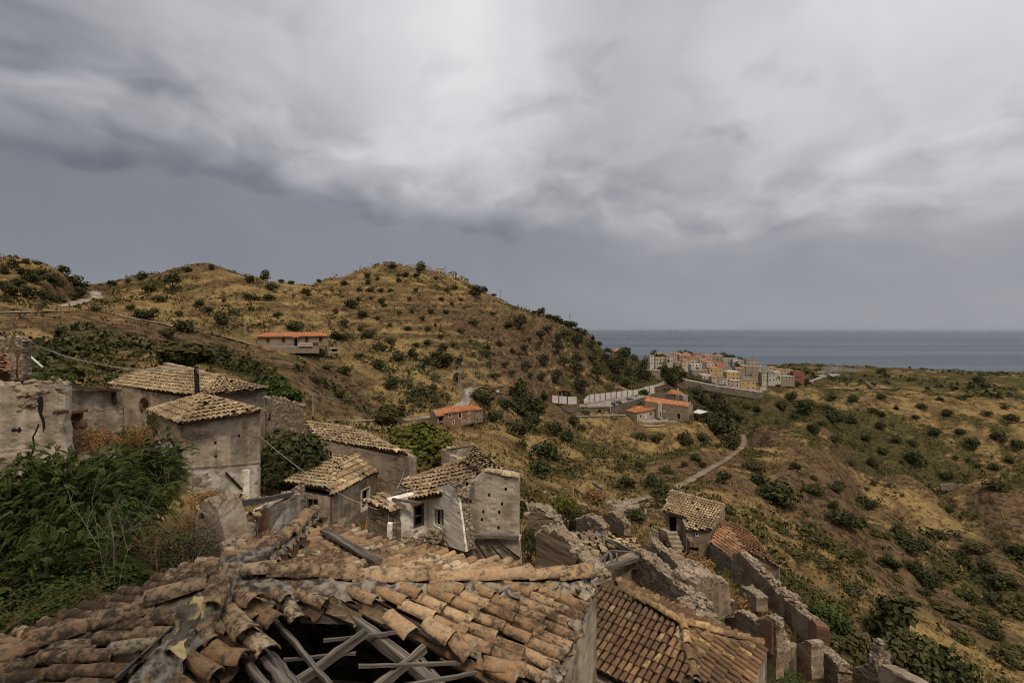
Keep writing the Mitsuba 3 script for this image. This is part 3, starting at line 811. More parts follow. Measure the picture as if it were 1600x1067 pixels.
def opening(parent, name, w, inset, mat='void', frame=None, fmat='grey_wood', fw=0.07, bars=(0, 0), label=None):
    """A window or door in a wall: a pane or board set back, a frame and glazing bars in front of it."""
    key = part(parent, name, plate(w, inset, 0.04), mat, label=label)
    if frame is not None:
        p, q, polys = w
        g = Polygon(polys[0])
        x0, y0, x1, y1 = g.bounds
        f = g.buffer(0.004).difference(g.buffer(-fw))
        for i in range(bars[0]):
            x = x0 + (x1 - x0) * (i + 1) / (bars[0] + 1)
            f = f.union(sbox(x - fw * 0.35, y0 + 0.01, x + fw * 0.35, y1 - 0.01))
        for i in range(bars[1]):
            y = y0 + (y1 - y0) * (i + 1) / (bars[1] + 1)
            f = f.union(sbox(x0 + 0.01, y - fw * 0.35, x1 - 0.01, y + fw * 0.35))
        u = unit(np.subtract(q, p))
        nrm = np.array([-u[1], u[0]])
        out = []
        for k in getattr(f, 'geoms', [f]):
            m = trimesh.creation.extrude_polygon(k, 0.06, engine='earcut')
            xy = np.asarray(p) + m.vertices[:, :1] * u + (m.vertices[:, 2:] + frame) * nrm
            out.append((np.c_[xy, m.vertices[:, 1]], m.faces[:, ::-1]))
        part(key, 'frame', join(out), fmat)
    return key


def sub(w, poly):
    return w[0], w[1], [poly]

# ---------------------------------------------------------------- the broken roof below the viewpoint
AP, RC, FC, LC, N2, CE = (-2.56, 4.50, 247.60), (0.95, 5.87, 246.90), (-3.20, 7.80, 246.90), (-6.00, 3.00, 246.90), (-0.75, 1.60, 246.90), (-2.40, 0.90, 247.25)
NEAR = thing('broken_roof_house', 'ruined house in the foreground with clay tiles fallen in over bare rafters', 'house')
hole = [(-2.158, 4.350, 247.399), (-1.921, 4.400, 247.462), (-1.314, 4.620, 247.372), (-0.848, 4.420, 247.246), (-0.600, 4.320, 247.177), (-0.344, 4.200, 247.100), (-0.053, 4.020, 246.937), (-0.9, 2.5, 247.1), (-2.2, 2.5, 247.4), (-2.176, 3.500, 247.333), (-2.158, 3.750, 247.341), (-2.143, 4.000, 247.376)]
slit = [(-2.744, 3.900, 247.570), (-2.631, 3.900, 247.513), (-2.631, 3.400, 247.454), (-2.833, 3.400, 247.454)]
faces = {'far': Face([FC, RC, AP], sag=0.10, turn=0.23), 'right': Face([RC, N2, CE, AP], sag=0.0, holes=[hole]),
         'left': Face([LC, FC, AP], sag=0.05), 'front': Face([(-6.0, 0.6, 246.9), LC, AP, CE], holes=[slit])}
TILE_LONG = barrel(0.067, 0.055, 0.38, 8, 4, 0.010)
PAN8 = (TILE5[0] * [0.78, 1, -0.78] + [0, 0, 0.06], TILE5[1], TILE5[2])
rng = np.random.default_rng(5)
rf = part(NEAR, 'roof', join([k.slab(0.05, 0.02, cell=0.3, drop=0.0) for k in faces.values()]), 'roof_bed')
pv, pf, pu, pn, count = [], [], [], 0, 0
placed = []
for name, fc in faces.items():
    for s, t, yaw, roll in fc.places(0.172, 0.30, 0.13 if name != 'front' else 0.24, rng, {'far': 0.012, 'right': 0.05, 'left': 0.03, 'front': 0.05}[name], over=-0.05):
        v = fc.tile(TILE_LONG, s, t, yaw, roll, h=0.026 + rng.uniform(0, 0.012), lift=0.030, noise_=0.022, rng=rng)
        placed.append((np.linalg.norm(v.mean(0) - CAM), v, np.c_[np.full(len(v), rng.uniform()), TILE_LONG[2]]))
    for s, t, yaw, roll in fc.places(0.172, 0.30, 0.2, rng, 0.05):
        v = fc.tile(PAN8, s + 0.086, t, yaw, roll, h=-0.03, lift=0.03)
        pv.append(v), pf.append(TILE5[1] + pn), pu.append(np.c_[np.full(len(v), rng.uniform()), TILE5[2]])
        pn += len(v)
# the three hundred nearest the viewer are parts of their own, the rest one part
placed = sorted((k for k in placed if k[0] > 3.0), key=lambda k: k[0])
for d_, v, uv in placed[:300]:
    part(rf, 'tile', (v, TILE_LONG[1]), 'old_tile', smooth=True, uv=uv)
rest = placed[300:]
if rest:
    vv, ff = join([(v, TILE_LONG[1]) for _, v, _ in rest])
    part(rf, 'tile', (vv, ff), 'old_tile', smooth=True, uv=np.vstack([u for _, _, u in rest]), kind='stuff')
print('near tiles', len(placed))
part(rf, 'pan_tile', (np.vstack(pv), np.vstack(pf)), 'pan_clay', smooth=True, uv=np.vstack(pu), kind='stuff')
RT = barrel(0.108, 0.094, 0.46, 9, 4, 0.013, arc=2.7)
S = lambda a, b, k, sag: tuple(np.array(a) * (1 - k) + np.array(b) * k - np.array([0, 0, sag * math.sin(math.pi * k)]))
hips = [[S(RC, AP, k, 0.07) for k in (0, .15, .3, .45, .6, .75, .9, 1)], [S(FC, AP, k, 0.03) for k in (0, .25, .5, .75, .95)], [S(LC, AP, k, 0.05) for k in (0, .25, .5, .75, .95)]]
for pts in hips:
    pts = [(x, y, z + 0.15) for x, y, z in pts]
    for v, f, uv in ridge_tiles(pts, rng, 0.108, 0.39, RT, noise_=0.02):
        part(rf, 'ridge_tile', (v, f), 'old_tile', smooth=True, uv=np.c_[0.5 + 0.42 * uv[:, 0], uv[:, 1]])
# mortar beds under the ridge tiles, rough lumps
def lump_ridge(a, b, w, h, seed, n=90):
    r = np.random.default_rng(seed)
    a, b = np.array(a), np.array(b)
    x, y, z = frame_of(a, b)
    prof = np.linspace(-1, 1, 11)
    v = []
    for i in range(n):
        q = a + (b - a) * i / (n - 1)
        k = prof * w
        hh = h * (1 - prof ** 2)
        P = q + k[:, None] * y + hh[:, None] * z
        P += 0.13 * (np.stack([meshkit.fbm(P * 9 + o, 3, seed) for o in (0, 31, 57)], -1) - 0.5)
        v.append(P)
    return np.vstack(v), grid_faces(n, 11)


part(rf, 'mortar_bed', lump_ridge(np.add(RC, (0, -.08, -.04)), np.add(AP, (0, -.1, -.02)), 0.17, 0.13, 3), 'mortar', smooth=True)
part(rf, 'mortar_bed', lump_ridge(np.add(FC, (0, 0, -.03)), AP, 0.15, 0.12, 4), 'mortar', smooth=True)
part(rf, 'mortar_bed', lump_ridge(np.add(LC, (0, 0, -.03)), AP, 0.16, 0.12, 5), 'mortar', smooth=True)
part(rf, 'mortar_bed', lump_ridge(np.add(CE, (0.02, 0, 0.05)), np.add(AP, (.0, -.1, 0.04)), 0.14, 0.17, 6), 'mortar', smooth=True)
part(rf, 'mortar_patch', lump_ridge(np.add((-2.434, 3.420, 247.494), (0, 0, 0.17)), np.add((-2.569, 3.980, 247.589), (0, 0, 0.15)), 0.07, 0.10, 8), 'yellow_lime', smooth=True, label='yellow lime patch on the ridge mortar')
lump = stone_mesh(np.array([-2.55, 4.62, 247.72]), 0.42, np.random.default_rng(3), 0.8)
lm = trimesh.Trimesh(*lump, process=False).subdivide().subdivide()
lv = lm.vertices + 0.09 * (np.stack([meshkit.fbm(lm.vertices * 6 + o, 3) for o in (0, 31, 57)], -1) - 0.5)
part(rf, 'mortar_bed', (lv, lm.faces), 'mortar', smooth=True)
# big loose tiles about the broken ridge: (low end, high end, half width)
for a, b, r in [((-2.466, 3.950, 247.628), (-2.519, 4.250, 247.729), 0.155), ((-2.207, 4.150, 247.563), (-2.434, 4.300, 247.588), 0.12), ((-2.086, 3.800, 247.482), (-2.400, 4.050, 247.546), 0.13), ((-1.996, 4.100, 247.419), (-2.294, 4.250, 247.521), 0.125),
                ((-2.002, 3.620, 247.433), (-2.288, 3.720, 247.461), 0.13), ((-1.895, 3.750, 247.401), (-2.132, 3.950, 247.461), 0.12), ((-1.856, 4.200, 247.383), (-2.049, 4.400, 247.451), 0.10), ((-2.450, 3.750, 247.574), (-2.414, 3.950, 247.591), 0.06),
                ((-0.906, 4.280, 247.215), (-1.107, 4.450, 247.304), 0.10), ((-0.562, 4.250, 247.184), (-0.792, 4.400, 247.259), 0.11), ((-0.384, 4.150, 247.113), (-0.540, 4.300, 247.207), 0.10), ((0.100, 4.200, 246.956), (-0.209, 4.150, 247.069), 0.11)]:
    r, L = r * 0.82, float(np.linalg.norm(np.subtract(a, b)))
    r_ = ridge_tiles([np.add(a, (0, 0, .06)), np.add(b, (0, 0, .06))], rng, r, L, barrel(r, r * 0.84, L * 1.1, 9, 4, 0.012, arc=2.6), noise_=0.04)
    for v, f, uv in r_:
        part(rf, 'loose_tile', (v, f), 'old_tile', smooth=True, uv=uv)
# rafters and laths bared by the hole
for a, b, w, h, nm in [((-1.674, 4.620, 247.360), (-0.516, 3.900, 247.054), 0.10, 0.13, 'rafter'), ((-1.273, 4.220, 247.354), (-1.786, 3.750, 247.183), 0.075, 0.10, 'rafter'), ((-0.759, 4.220, 247.220), (-1.146, 3.850, 247.092), 0.085, 0.09, 'rafter'),
                       ((-2.104, 4.300, 247.406), (-1.389, 3.750, 247.217), 0.05, 0.05, 'lath'), ((-1.929, 4.420, 247.363), (-1.530, 4.450, 247.328), 0.03, 0.10, 'board'), ((-1.898, 4.020, 247.256), (-1.323, 4.100, 247.256), 0.03, 0.03, 'lath'),
                       ((-1.961, 3.850, 247.398), (-1.595, 3.600, 247.281), 0.16, 0.05, 'board'), ((-2.136, 3.800, 247.457), (-1.759, 3.500, 247.380), 0.07, 0.06, 'rafter'), ((-0.806, 4.200, 247.161), (-0.522, 3.950, 247.043), 0.05, 0.06, 'rafter'),
                       ((-2.659, 3.880, 247.557), (-2.692, 3.420, 247.503), 0.05, 0.07, 'rafter'), ((-2.536, 3.850, 247.535), (-2.570, 3.420, 247.462), 0.12, 0.06, 'board'), ((-2.744, 3.900, 247.586), (-2.805, 3.420, 247.521), 0.03, 0.05, 'lath'),
                       ((-1.589, 4.620, 247.366), (-1.280, 4.400, 247.218), 0.04, 0.05, 'lath'), ((-0.370, 4.300, 247.065), (-0.156, 4.200, 246.967), 0.07, 0.05, 'rafter'), ((-1.871, 4.420, 247.381), (-1.786, 4.500, 247.435), 0.03, 0.05, 'lath'),
                       ((-3.426, 3.500, 247.454), (-3.463, 3.400, 247.477), 0.06, 0.05, 'lath'), ((-1.212, 4.580, 247.347), (-0.626, 4.300, 247.207), 0.03, 0.04, 'lath'), ((-1.600, 4.100, 247.364), (-0.921, 4.350, 247.290), 0.025, 0.035, 'lath'), ((-1.254, 3.950, 247.252), (-0.439, 4.150, 247.140), 0.03, 0.035, 'lath'), ((-0.955, 3.800, 247.180), (-0.298, 4.100, 247.093), 0.03, 0.04, 'lath'), ((-2.116, 4.000, 247.429), (-1.615, 3.700, 247.279), 0.035, 0.04, 'lath')]:
    m, uv = beam(a, b, w * 0.75, h * 0.75, 0.004 if w > 0.04 else 0.0015, seg=8)
    part(NEAR, nm, m, 'grey_wood', uv=uv)
for a, b in [((-2.2, 4.2, 246.9), (0.6, 4.9, 246.1)), ((-3.5, 3.2, 246.2), (0.2, 3.4, 246.1)), ((-1.2, 5.6, 246.5), (-1.3, 2.0, 246.0))]:
    m, uv = beam(a, b, 0.13, 0.15, 0.006, seg=8)
    part(NEAR, 'tie_beam', m, 'dark_wood', uv=uv)
# walls under the eaves, thick at the right-hand side
def ring_wall(a, b, z0, z1, thick, seed, jag=0.03):
    L = math.hypot(b[0] - a[0], b[1] - a[1])
    return wall_mesh((a, b, [[(0, z0), (L, z0), (L, z1), (0, z1)]]), thick, jag, 0.25, z0 + 0.3, seed)


part(NEAR, 'wall', ring_wall((-0.70, 1.50), (1.02, 5.86), 242.6, 246.93, 0.42, 4), 'plaster_grey', label='thick plastered end wall with a crack under the tiles')
part(NEAR, 'wall', ring_wall((0.93, 5.90), (-3.2, 7.83), 242.6, 246.82, 0.35, 5), 'rubble_wall')
part(NEAR, 'wall', ring_wall((-3.2, 7.80), (-5.95, 3.0), 242.6, 246.80, 0.35, 6), 'rubble_wall')
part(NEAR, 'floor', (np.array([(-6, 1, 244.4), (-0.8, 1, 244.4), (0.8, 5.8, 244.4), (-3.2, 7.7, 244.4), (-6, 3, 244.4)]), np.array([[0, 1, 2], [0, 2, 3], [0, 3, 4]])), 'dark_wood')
cr = [(1.06, 5.40, 246.72), (1.045, 5.38, 246.4), (1.055, 5.42, 246.15), (1.04, 5.40, 245.85), (1.05, 5.44, 245.6)]
verge = [stone_mesh(np.array([1.0, 5.86, 246.95]) + (np.array([-0.72, 1.5, 246.95]) - np.array([1.0, 5.86, 246.95])) * k + rng.normal(0, 0.03, 3), rng.uniform(0.08, 0.2), rng, 0.6) for k in np.linspace(0, 0.62, 34)]
for m in verge:
    part(NEAR, 'stone', m, 'mortar', smooth=40)
# a weathered board left lying on the far slope
m, uv = beam((-2.650, 6.814, 247.170), (-1.576, 5.727, 247.250), 0.11, 0.04, 0.004, seg=6)
one('plank', m, 'grey_wood', 'weathered grey board lying across the far slope of the broken roof', 'plank', uv=uv)
st = stone_mesh(np.array((-0.339, 4.350, 247.094)), 0.15, np.random.default_rng(12), 1.2)
one('pale_stone', st, 'stone', 'pale upright stone left among the tiles of the right slope', 'stone', smooth=50)

# ---------------------------------------------------------------- hipped roof at the lower right
H2 = thing('hip_tiled_house', 'house at the bottom edge with a brown and yellow tiled hip roof', 'house')
A2 = (3.447, 9.797, 244.000)
RT2 = (2.542, 10.983, 244.000)
f2 = [Face([(1.220, 9.709, 243.450), (2.466, 8.672, 243.450), (3.328, 8.765, 243.600), A2, RT2, (1.976, 11.492, 243.950)], sag=0.04),
      Face([(4.379, 8.947, 243.420), (5.116, 9.867, 243.500), A2, (3.328, 8.765, 243.600), (3.330, 8.682, 243.500)], sag=0.02),
      Face([(4.662, 10.367, 243.500), (2.627, 12.568, 243.500), RT2, A2, (5.116, 9.867, 243.500)], sag=0.03)]
rng = np.random.default_rng(15)
rk = part(H2, 'roof', join([k.slab(0.08, 0.02, cell=0.4, drop=0.01) for k in f2]), 'roof_bed')
TILE_S = barrel(0.060, 0.050, 0.29, 7, 2, 0.012)
n2, sv, sf, su, sn, laid = 0, [], [], [], 0, []
for i, k in enumerate(f2):
    for s, t, yaw, roll in k.places(0.132, 0.22, 0.10 if i < 2 else 0.3, rng, 0.01 if i < 2 else 0.05, over=-0.03):
        v = k.tile(TILE_S, s, t, yaw, roll, h=0.02, lift=0.045, noise_=0.012, rng=rng)
        uv = np.c_[np.full(len(v), rng.uniform()), TILE_S[2]]
        laid.append((np.linalg.norm(v.mean(0) - CAM), v, uv))
laid.sort(key=lambda q: q[0])
for _, v, uv in laid:
        n2 += 1
        if n2 <= 290:
            part(rk, 'tile', (v, TILE_S[1]), 'brown_tile', smooth=True, uv=uv)
        else:
            sv.append(v), sf.append(TILE_S[1] + sn), su.append(uv)
            sn += len(v)
if sv:
    part(rk, 'tile', (np.vstack(sv), np.vstack(sf)), 'brown_tile', smooth=True, uv=np.vstack(su), kind='stuff')
for pts in ([np.add((3.328, 8.765, 243.600), (0, 0, .10)), np.add(A2, (0, 0, .10))], [np.add(RT2, (0, 0, .10)), np.add(A2, (0, 0, .10))], [np.add((5.116, 9.867, 243.500), (0, 0, .10)), np.add(A2, (0, 0, .10))],
            [np.add((2.196, 11.449, 243.700), (0, 0, .10)), np.add(RT2, (0, 0, .10))]):
    for v, f, uv in ridge_tiles(pts, rng, 0.085, 0.30, barrel(0.085, 0.073, 0.35, 8, 2, 0.016), noise_=0.02):
        part(rk, 'ridge_tile', (v, f), 'brown_tile', smooth=True, uv=np.c_[np.clip(0.84 + 0.16 * uv[:, 0], 0, 1), uv[:, 1]])
part(rk, 'mortar_bed', lump_ridge((3.328, 8.765, 243.600), A2, 0.13, 0.06, 9), 'mortar', smooth=True)
part(rk, 'mortar_bed', lump_ridge((5.116, 9.867, 243.500), A2, 0.13, 0.06, 10), 'mortar', smooth=True)
part(H2, 'wall', wall_mesh(((1.263, 9.550), (2.417, 8.700), [[(-0.291, 243.235), (1.551, 243.310), (1.551, 242.169), (-0.291, 241.178)]]), 0.3), 'plaster_grey')
part(H2, 'wall', wall_mesh(((4.074, 8.800), (5.094, 9.800), [[(0.000, 243.470), (0.000, 242.015), (1.503, 241.060), (1.503, 243.445)]]), 0.3, 0.02, 0.2, 241, 3), 'plaster_grey')
m, uv = beam((1.590, 9.617, 243.360), (2.442, 8.791, 243.360), 0.07, 0.12, 0.004, seg=5)
part(H2, 'eaves_board', m, 'dark_wood', uv=uv)

# ---------------------------------------------------------------- the village ruins, from left to right
# tall cracked wall at the left edge
K = thing('cracked_wall', 'tall ruined wall with a long crack at the left edge of the village', 'wall')
wl = ((-15.016, 13.200), (-13.092, 14.200), [[(0.000, 248.359), (0.827, 248.437), (1.158, 248.365), (1.428, 248.478), (1.648, 248.301), (1.759, 248.462), (1.955, 248.377), (2.069, 248.427), (2.168, 248.310), (2.168, 244.628), (0.000, 245.006)], [(1.565, 248.048), (1.648, 248.024), (1.662, 247.746), (1.634, 247.527), (1.579, 247.679), (1.538, 247.903)]])
part(K, 'wall', wall_mesh(wl, 0.55, 0.045, 0.22, 246, 2), 'plaster_pale')
part(K, 'crack', plate(sub(wl, ((-15.016, 13.200), (-13.092, 14.200), [[(1.565, 248.085), (1.662, 248.042), (1.676, 247.782), (1.648, 247.526), (1.703, 247.410), (1.717, 247.150), (1.662, 247.007), (1.648, 247.304), (1.593, 247.493), (1.551, 247.681)]])[2][0]), -0.004, 0.008), 'void')
part(K, 'crack', plate(sub(wl, ((-15.016, 13.200), (-13.092, 14.200), [[(1.565, 247.293), (1.593, 247.235), (1.510, 246.985), (1.469, 246.916), (1.496, 246.656), (1.428, 246.334), (1.401, 246.044), (1.387, 246.339), (1.455, 246.642), (1.428, 246.902), (1.483, 247.025)]])[2][0]), -0.005, 0.010), 'void')
part(K, 'hole', plate(sub(wl, ((-15.016, 13.200), (-13.092, 14.200), [[(0.972, 247.148), (1.051, 247.194), (1.118, 247.152), (1.171, 247.237), (1.212, 247.124), (1.171, 247.037), (1.105, 247.099), (1.025, 247.088)]])[2][0]), -0.004, 0.008), 'void')
for m in top_stones((wl[0], wl[1], [wl[2][0][:10]]), 0.5, 0.24, 0.16, 3, 247.0):
    part(K, 'stone', m, 'stone', smooth=25)
rr = np.random.default_rng(31)
for c, k in [((-13.87, 13.8, 248.12), 0.3), ((-13.72, 13.87, 248.13), 0.26), ((-14.01, 13.72, 248.11), 0.2), ((-13.94, 13.76, 247.85), 0.22), ((-13.82, 13.82, 247.92), 0.34), ((-13.7, 13.88, 247.85), 0.28), ((-13.68, 13.9, 248.03), 0.2), ((-14.06, 13.7, 248.28), 0.2), ((-13.6, 13.93, 248.19), 0.24), ((-13.5, 13.99, 248.22), 0.22), ((-13.26, 14.11, 248.26), 0.2), ((-13.17, 14.16, 248.16), 0.2), ((-13.99, 13.73, 247.71), 0.16)]:
    c = np.array(c)
    part(K, 'stone', stone_mesh(c + (0, 0.03, 0), k, rr), 'stone', smooth=25)
m, uv = beam((-14.905, 14.300, 248.430), (-14.134, 15.200, 248.291), 0.16, 0.14, 0.006, seg=6)
part(K, 'lintel', m, 'dark_wood', uv=uv)
m, uv = beam((-12.986, 13.750, 247.617), (-12.981, 14.100, 247.594), 0.14, 0.11, 0.004, seg=3)
part(K, 'lintel', m, 'brown_wood', uv=uv)
# tall stone house at the far left edge
K = thing('stone_house', 'tall narrow stone house with a broken tile edge at the far left edge', 'house')
wl = ((-24.167, 21.000), (-21.728, 21.500), [[(0.000, 249.639), (1.395, 249.662), (1.868, 249.576), (2.202, 249.631), (2.490, 249.488), (2.490, 246.417), (0.000, 246.500)]])
part(K, 'wall', wall_mesh(wl, 0.5, 0.04, 0.25, 247.5, 5), 'rubble_wall')
for m in top_stones((wl[0], wl[1], [wl[2][0][:6]]), 0.45, 0.3, 0.24, 8, 248.5):
    part(K, 'stone', m, 'stone', smooth=25)
k = Face([(-20.931, 18.400, 248.296), (-19.363, 18.600, 248.376), (-21.417, 20.600, 248.856), (-23.206, 20.400, 248.867)])
roof(K, [k], 'red_tile', 3, slab=0.07, jit=0.2, skip=0.08)
for a, b in [((-21.31, 20.5, 248.86), (-19.6, 18.8, 248.33)), ((-21.22, 20.5, 248.81), (-19.51, 18.8, 248.41)), ((-21.12, 20.5, 248.86), (-19.42, 18.8, 248.33)), ((-21.02, 20.5, 248.81), (-19.33, 18.8, 248.41))]:
    m, uv = beam(a, b, 0.09, 0.03, 0.004, seg=4)
    part(K, 'batten', m, 'grey_wood', uv=uv)
part(K, 'board', plate(((-21.272, 18.700), (-19.550, 18.900), [[(0.000, 248.219), (1.644, 248.276), (1.712, 247.850), (0.000, 247.823)]]), 0, 0.05), 'grey_wood')
m = pole_mesh((-19.427, 19.000, 247.839), (-19.427, 19.000, 249.095), 0.035, 0.03)
part(K, 'pipe', m, 'rust')
# roofless shed with leaning door boards
K = thing('roofless_shed', 'low roofless building with a dark doorway and leaning door boards', 'ruin')
wl = ((-15.458, 16.600), (-14.637, 18.200), [[(0.000, 247.980), (0.783, 247.872), (1.635, 247.683), (1.798, 247.544), (1.798, 245.041), (0.000, 245.477)], [(0.120, 247.083), (0.618, 247.096), (0.600, 245.331), (0.120, 245.448)]])
part(K, 'wall', wall_mesh(wl, 0.45, 0.03, 0.25, 246.4, 6), 'plaster_grey')
m, uv = beam((-15.278, 16.500, 248.058), (-14.571, 18.000, 247.714), 0.2, 0.10, 0.006, seg=6)
part(K, 'wall_plate', m, 'brown_wood', uv=uv)
for a, b in [((-15.56, 16.9, 246.07), (-15.74, 17.3, 246.98)), ((-15.45, 16.9, 246.11), (-15.64, 17.3, 246.98)), ((-15.34, 16.9, 246.16), (-15.54, 17.3, 246.98)), ((-15.22, 16.9, 246.2), (-15.44, 17.3, 246.98)), ((-15.11, 16.9, 246.24), (-15.34, 17.3, 246.98)), ((-15, 16.9, 246.29), (-15.24, 17.3, 246.98))]:
    m, uv = beam(a, b, 0.10, 0.025, 0.003, seg=4)
    part(K, 'door_board', m, 'brown_wood', uv=uv)
for a, b in [((-15.370, 16.600, 247.102), (-14.821, 16.900, 247.161)), ((-15.559, 16.900, 246.781), (-14.954, 17.000, 246.604)), ((-15.489, 16.800, 246.356), (-15.022, 16.900, 246.200))]:
    m, uv = beam(a, b, 0.09, 0.09, 0.004, seg=4)
    part(K, 'door_rail', m, 'brown_wood', uv=uv)
part(K, 'back_wall', wall_mesh(((-18.571, 20.000), (-16.889, 21.000), [[(0.000, 247.063), (1.957, 246.778), (1.957, 244.278), (0.000, 244.550)]]), 0.3), 'rubble_wall')
m, uv = beam((-14.727, 17.900, 247.656), (-14.680, 17.900, 247.206), 0.10, 0.10, 0.003, seg=3)
part(K, 'post', m, 'dark_wood', uv=uv)
# long low house at the back
K = thing('long_tiled_house', 'old house at the back with a wide mossy tiled roof and an arched opening', 'house')
a, b, c = (-24.760, 29.713, 246.620), (-15.904, 24.689, 246.620), (-13.811, 27.476, 246.620)
r1, r2 = (-22.451, 31.200, 247.730), (-16.867, 27.600, 247.262)
roof(K, [Face([a, b, r2, r1, (-24.603, 31.000, 246.966)], sag=0.06), Face([b, c, r2])], 'worn_tile', 21, ridges=[[b, r2], [c, r2]], slab=0.14, jit=0.16)
part(K, 'parapet', wall_mesh(((-22.678, 31.400), (-16.794, 27.600), [[(0.000, 247.799), (6.861, 247.364), (7.004, 246.860), (0.000, 247.051)]]), 0.35, 0.02, 0.4, 0, 4), 'plaster_grey')
part(K, 'wall', wall_mesh(((-24.267, 29.400), (-16.200, 25.200), [[(0.000, 246.656), (9.095, 246.500), (9.095, 241.800), (0.000, 241.989)], [(3.143, 244.455), (3.143, 245.786), (3.351, 245.984), (3.625, 246.039), (3.898, 245.948), (4.033, 245.702), (4.033, 244.536)]]), 0.45), 'plaster_grey')
part(K, 'wall', wall_mesh(((-16.200, 25.200), (-14.084, 27.800), [[(0.000, 246.500), (3.352, 246.507), (3.352, 240.954), (0.000, 241.800)]]), 0.45), 'plaster_grey')
part(K, 'arch', wall_mesh(((-24.184, 29.300), (-16.136, 25.100), [[(2.999, 245.348), (2.999, 245.791), (3.208, 246.063), (3.620, 246.163), (4.027, 246.080), (4.161, 245.727), (4.027, 245.718), (3.892, 245.962), (3.620, 246.054), (3.346, 245.999), (3.138, 245.801), (3.138, 245.359)]]), 0.12), 'brick')
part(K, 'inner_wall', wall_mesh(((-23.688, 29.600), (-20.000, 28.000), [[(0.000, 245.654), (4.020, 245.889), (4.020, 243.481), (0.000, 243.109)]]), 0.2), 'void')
# broken gable beside it
K = thing('broken_gable', 'broken stone gable standing right of the long tiled house', 'ruin')
wl = ((-13.375, 26.400), (-11.792, 27.600), [[(0.000, 246.229), (0.416, 246.228), (0.905, 246.079), (1.338, 245.897), (1.814, 245.672), (1.986, 245.035), (1.986, 243.210), (0.000, 243.505)], [(0.032, 245.387), (0.191, 245.370), (0.191, 244.949), (0.032, 244.968)]])
part(K, 'wall', wall_mesh(wl, 0.5, 0.05, 0.25, 245.2, 7), 'rubble_wall')
for m in top_stones((wl[0], wl[1], [wl[2][0][:6]]), 0.45, 0.3, 0.25, 18, 245.0):
    part(K, 'stone', m, 'stone', smooth=25)
# grey house with the pyramid roof
K = thing('pyramid_roof_house', 'grey plastered house with a low pyramid tiled roof beside the green tree', 'house')
a, b, c, ap = (-16.101, 21.430, 246.400), (-12.467, 18.266, 246.400), (-10.969, 21.262, 246.400), (-13.693, 21.300, 247.070)
back = (a[0] + c[0] - b[0], a[1] + c[1] - b[1], 246.40)
roof(K, [Face([a, b, ap]), Face([b, c, ap]), Face([c, back, ap]), Face([back, a, ap])], 'worn_tile', 22, ridges=[[b, ap], [a, ap], [c, ap]], slab=0.1, jit=0.12)
front = ((-12.769, 18.600), (-11.125, 21.400), [[(0.000, 246.285), (3.247, 246.292), (3.247, 240.942), (0.000, 240.995)]])
part(K, 'wall', wall_mesh(front, 0.4), 'plaster_grey')
part(K, 'wall', wall_mesh(((-15.862, 21.300), (-12.769, 18.600), [[(0.000, 246.365), (4.106, 246.285), (4.106, 241.487), (0.000, 241.942)], [(2.559, 245.589), (3.692, 245.557), (3.692, 244.408), (2.559, 244.447)]]), 0.4), 'plaster_grey', label='narrow side wall with a tall shuttered opening')
part(K, 'wall', wall_mesh(((-12.755, 18.580), (-11.114, 21.380), [[(0.067, 244.601), (3.157, 244.139), (3.157, 240.983), (0.067, 240.977), (0.067, 243.196), (1.156, 243.138), (1.716, 243.154), (1.535, 243.418), (1.281, 243.516), (0.067, 243.886)]]), 0.05, 0.03, 0.2, 0, 8), 'plaster_torn', label='lower wall with torn white plaster')
for s, z in [(0.11, 245.4), (1.31, 245.36), (1.33, 244.8), (2.28, 245.46), (2.09, 244.14), (0.27, 244.52), (1.54, 244.04), (0.14, 244.4)]:
    part(K, 'putlog_hole', plate((front[0], front[1], [[(s - .05, z - .05), (s + .05, z - .06), (s + .06, z + .05), (s - .04, z + .06)]]), -0.004, 0.02), 'void')
part(K, 'shutter', plate(((-15.862, 21.300), (-12.769, 18.600), [[(2.559, 245.589), (3.692, 245.557), (3.692, 244.408), (2.559, 244.447)]]), 0.15), 'dark_wood')
op = ((-15.862, 21.300), (-12.769, 18.600), [[(-0.543, 246.190), (0.629, 246.243), (0.629, 245.745), (-0.543, 245.703)]])
part(K, 'hatch', plate(op, -0.05, 0.04), 'brown_wood')
m, uv = beam((-11.825, 20.000, 244.074), (-11.499, 20.600, 243.188), 0.07, 0.05, 0.003, seg=3)
part(K, 'brace', m, 'dark_wood', uv=uv)
part(K, 'wall_fin', wall_mesh(((-11.417, 20.600), (-11.280, 20.800), [[(0.000, 243.978), (0.242, 243.947), (0.242, 242.406), (0.000, 242.479)]]), 0.3), 'plaster_white')
part(K, 'ledge', beam((-12.710, 18.550, 244.675), (-11.099, 21.350, 244.126), 0.06, 0.06)[0], 'plaster_grey')
# broken walls of the roofless rooms just behind the near roof
K = thing('roofless_rooms', 'roofless rooms with a leaning arched wall just behind the foreground roof', 'ruin')
wl = ((-6.311, 9.600), (-5.476, 9.200), [[(0.041, 246.147), (0.102, 246.385), (0.304, 246.618), (0.502, 246.637), (0.735, 246.525), (0.926, 246.154), (1.001, 245.659), (0.735, 245.457), (0.041, 245.361)], [(0.143, 246.240), (0.163, 246.357), (0.244, 246.408), (0.324, 246.371), (0.304, 246.268)]])
part(K, 'wall', wall_mesh(wl, 0.5, 0.02, 0.12, 0, 9), 'plaster_grey', smooth=30)
wl = ((-6.356, 10.400), (-5.686, 10.800), [[(0.000, 246.066), (0.262, 245.931), (0.755, 245.848), (0.780, 244.843), (0.000, 245.034)], [(0.358, 245.548), (0.371, 245.714), (0.419, 245.774), (0.481, 245.719), (0.530, 245.539)]])
part(K, 'wall', wall_mesh(wl, 0.4, 0.03, 0.15, 0, 10), 'rubble_wall')
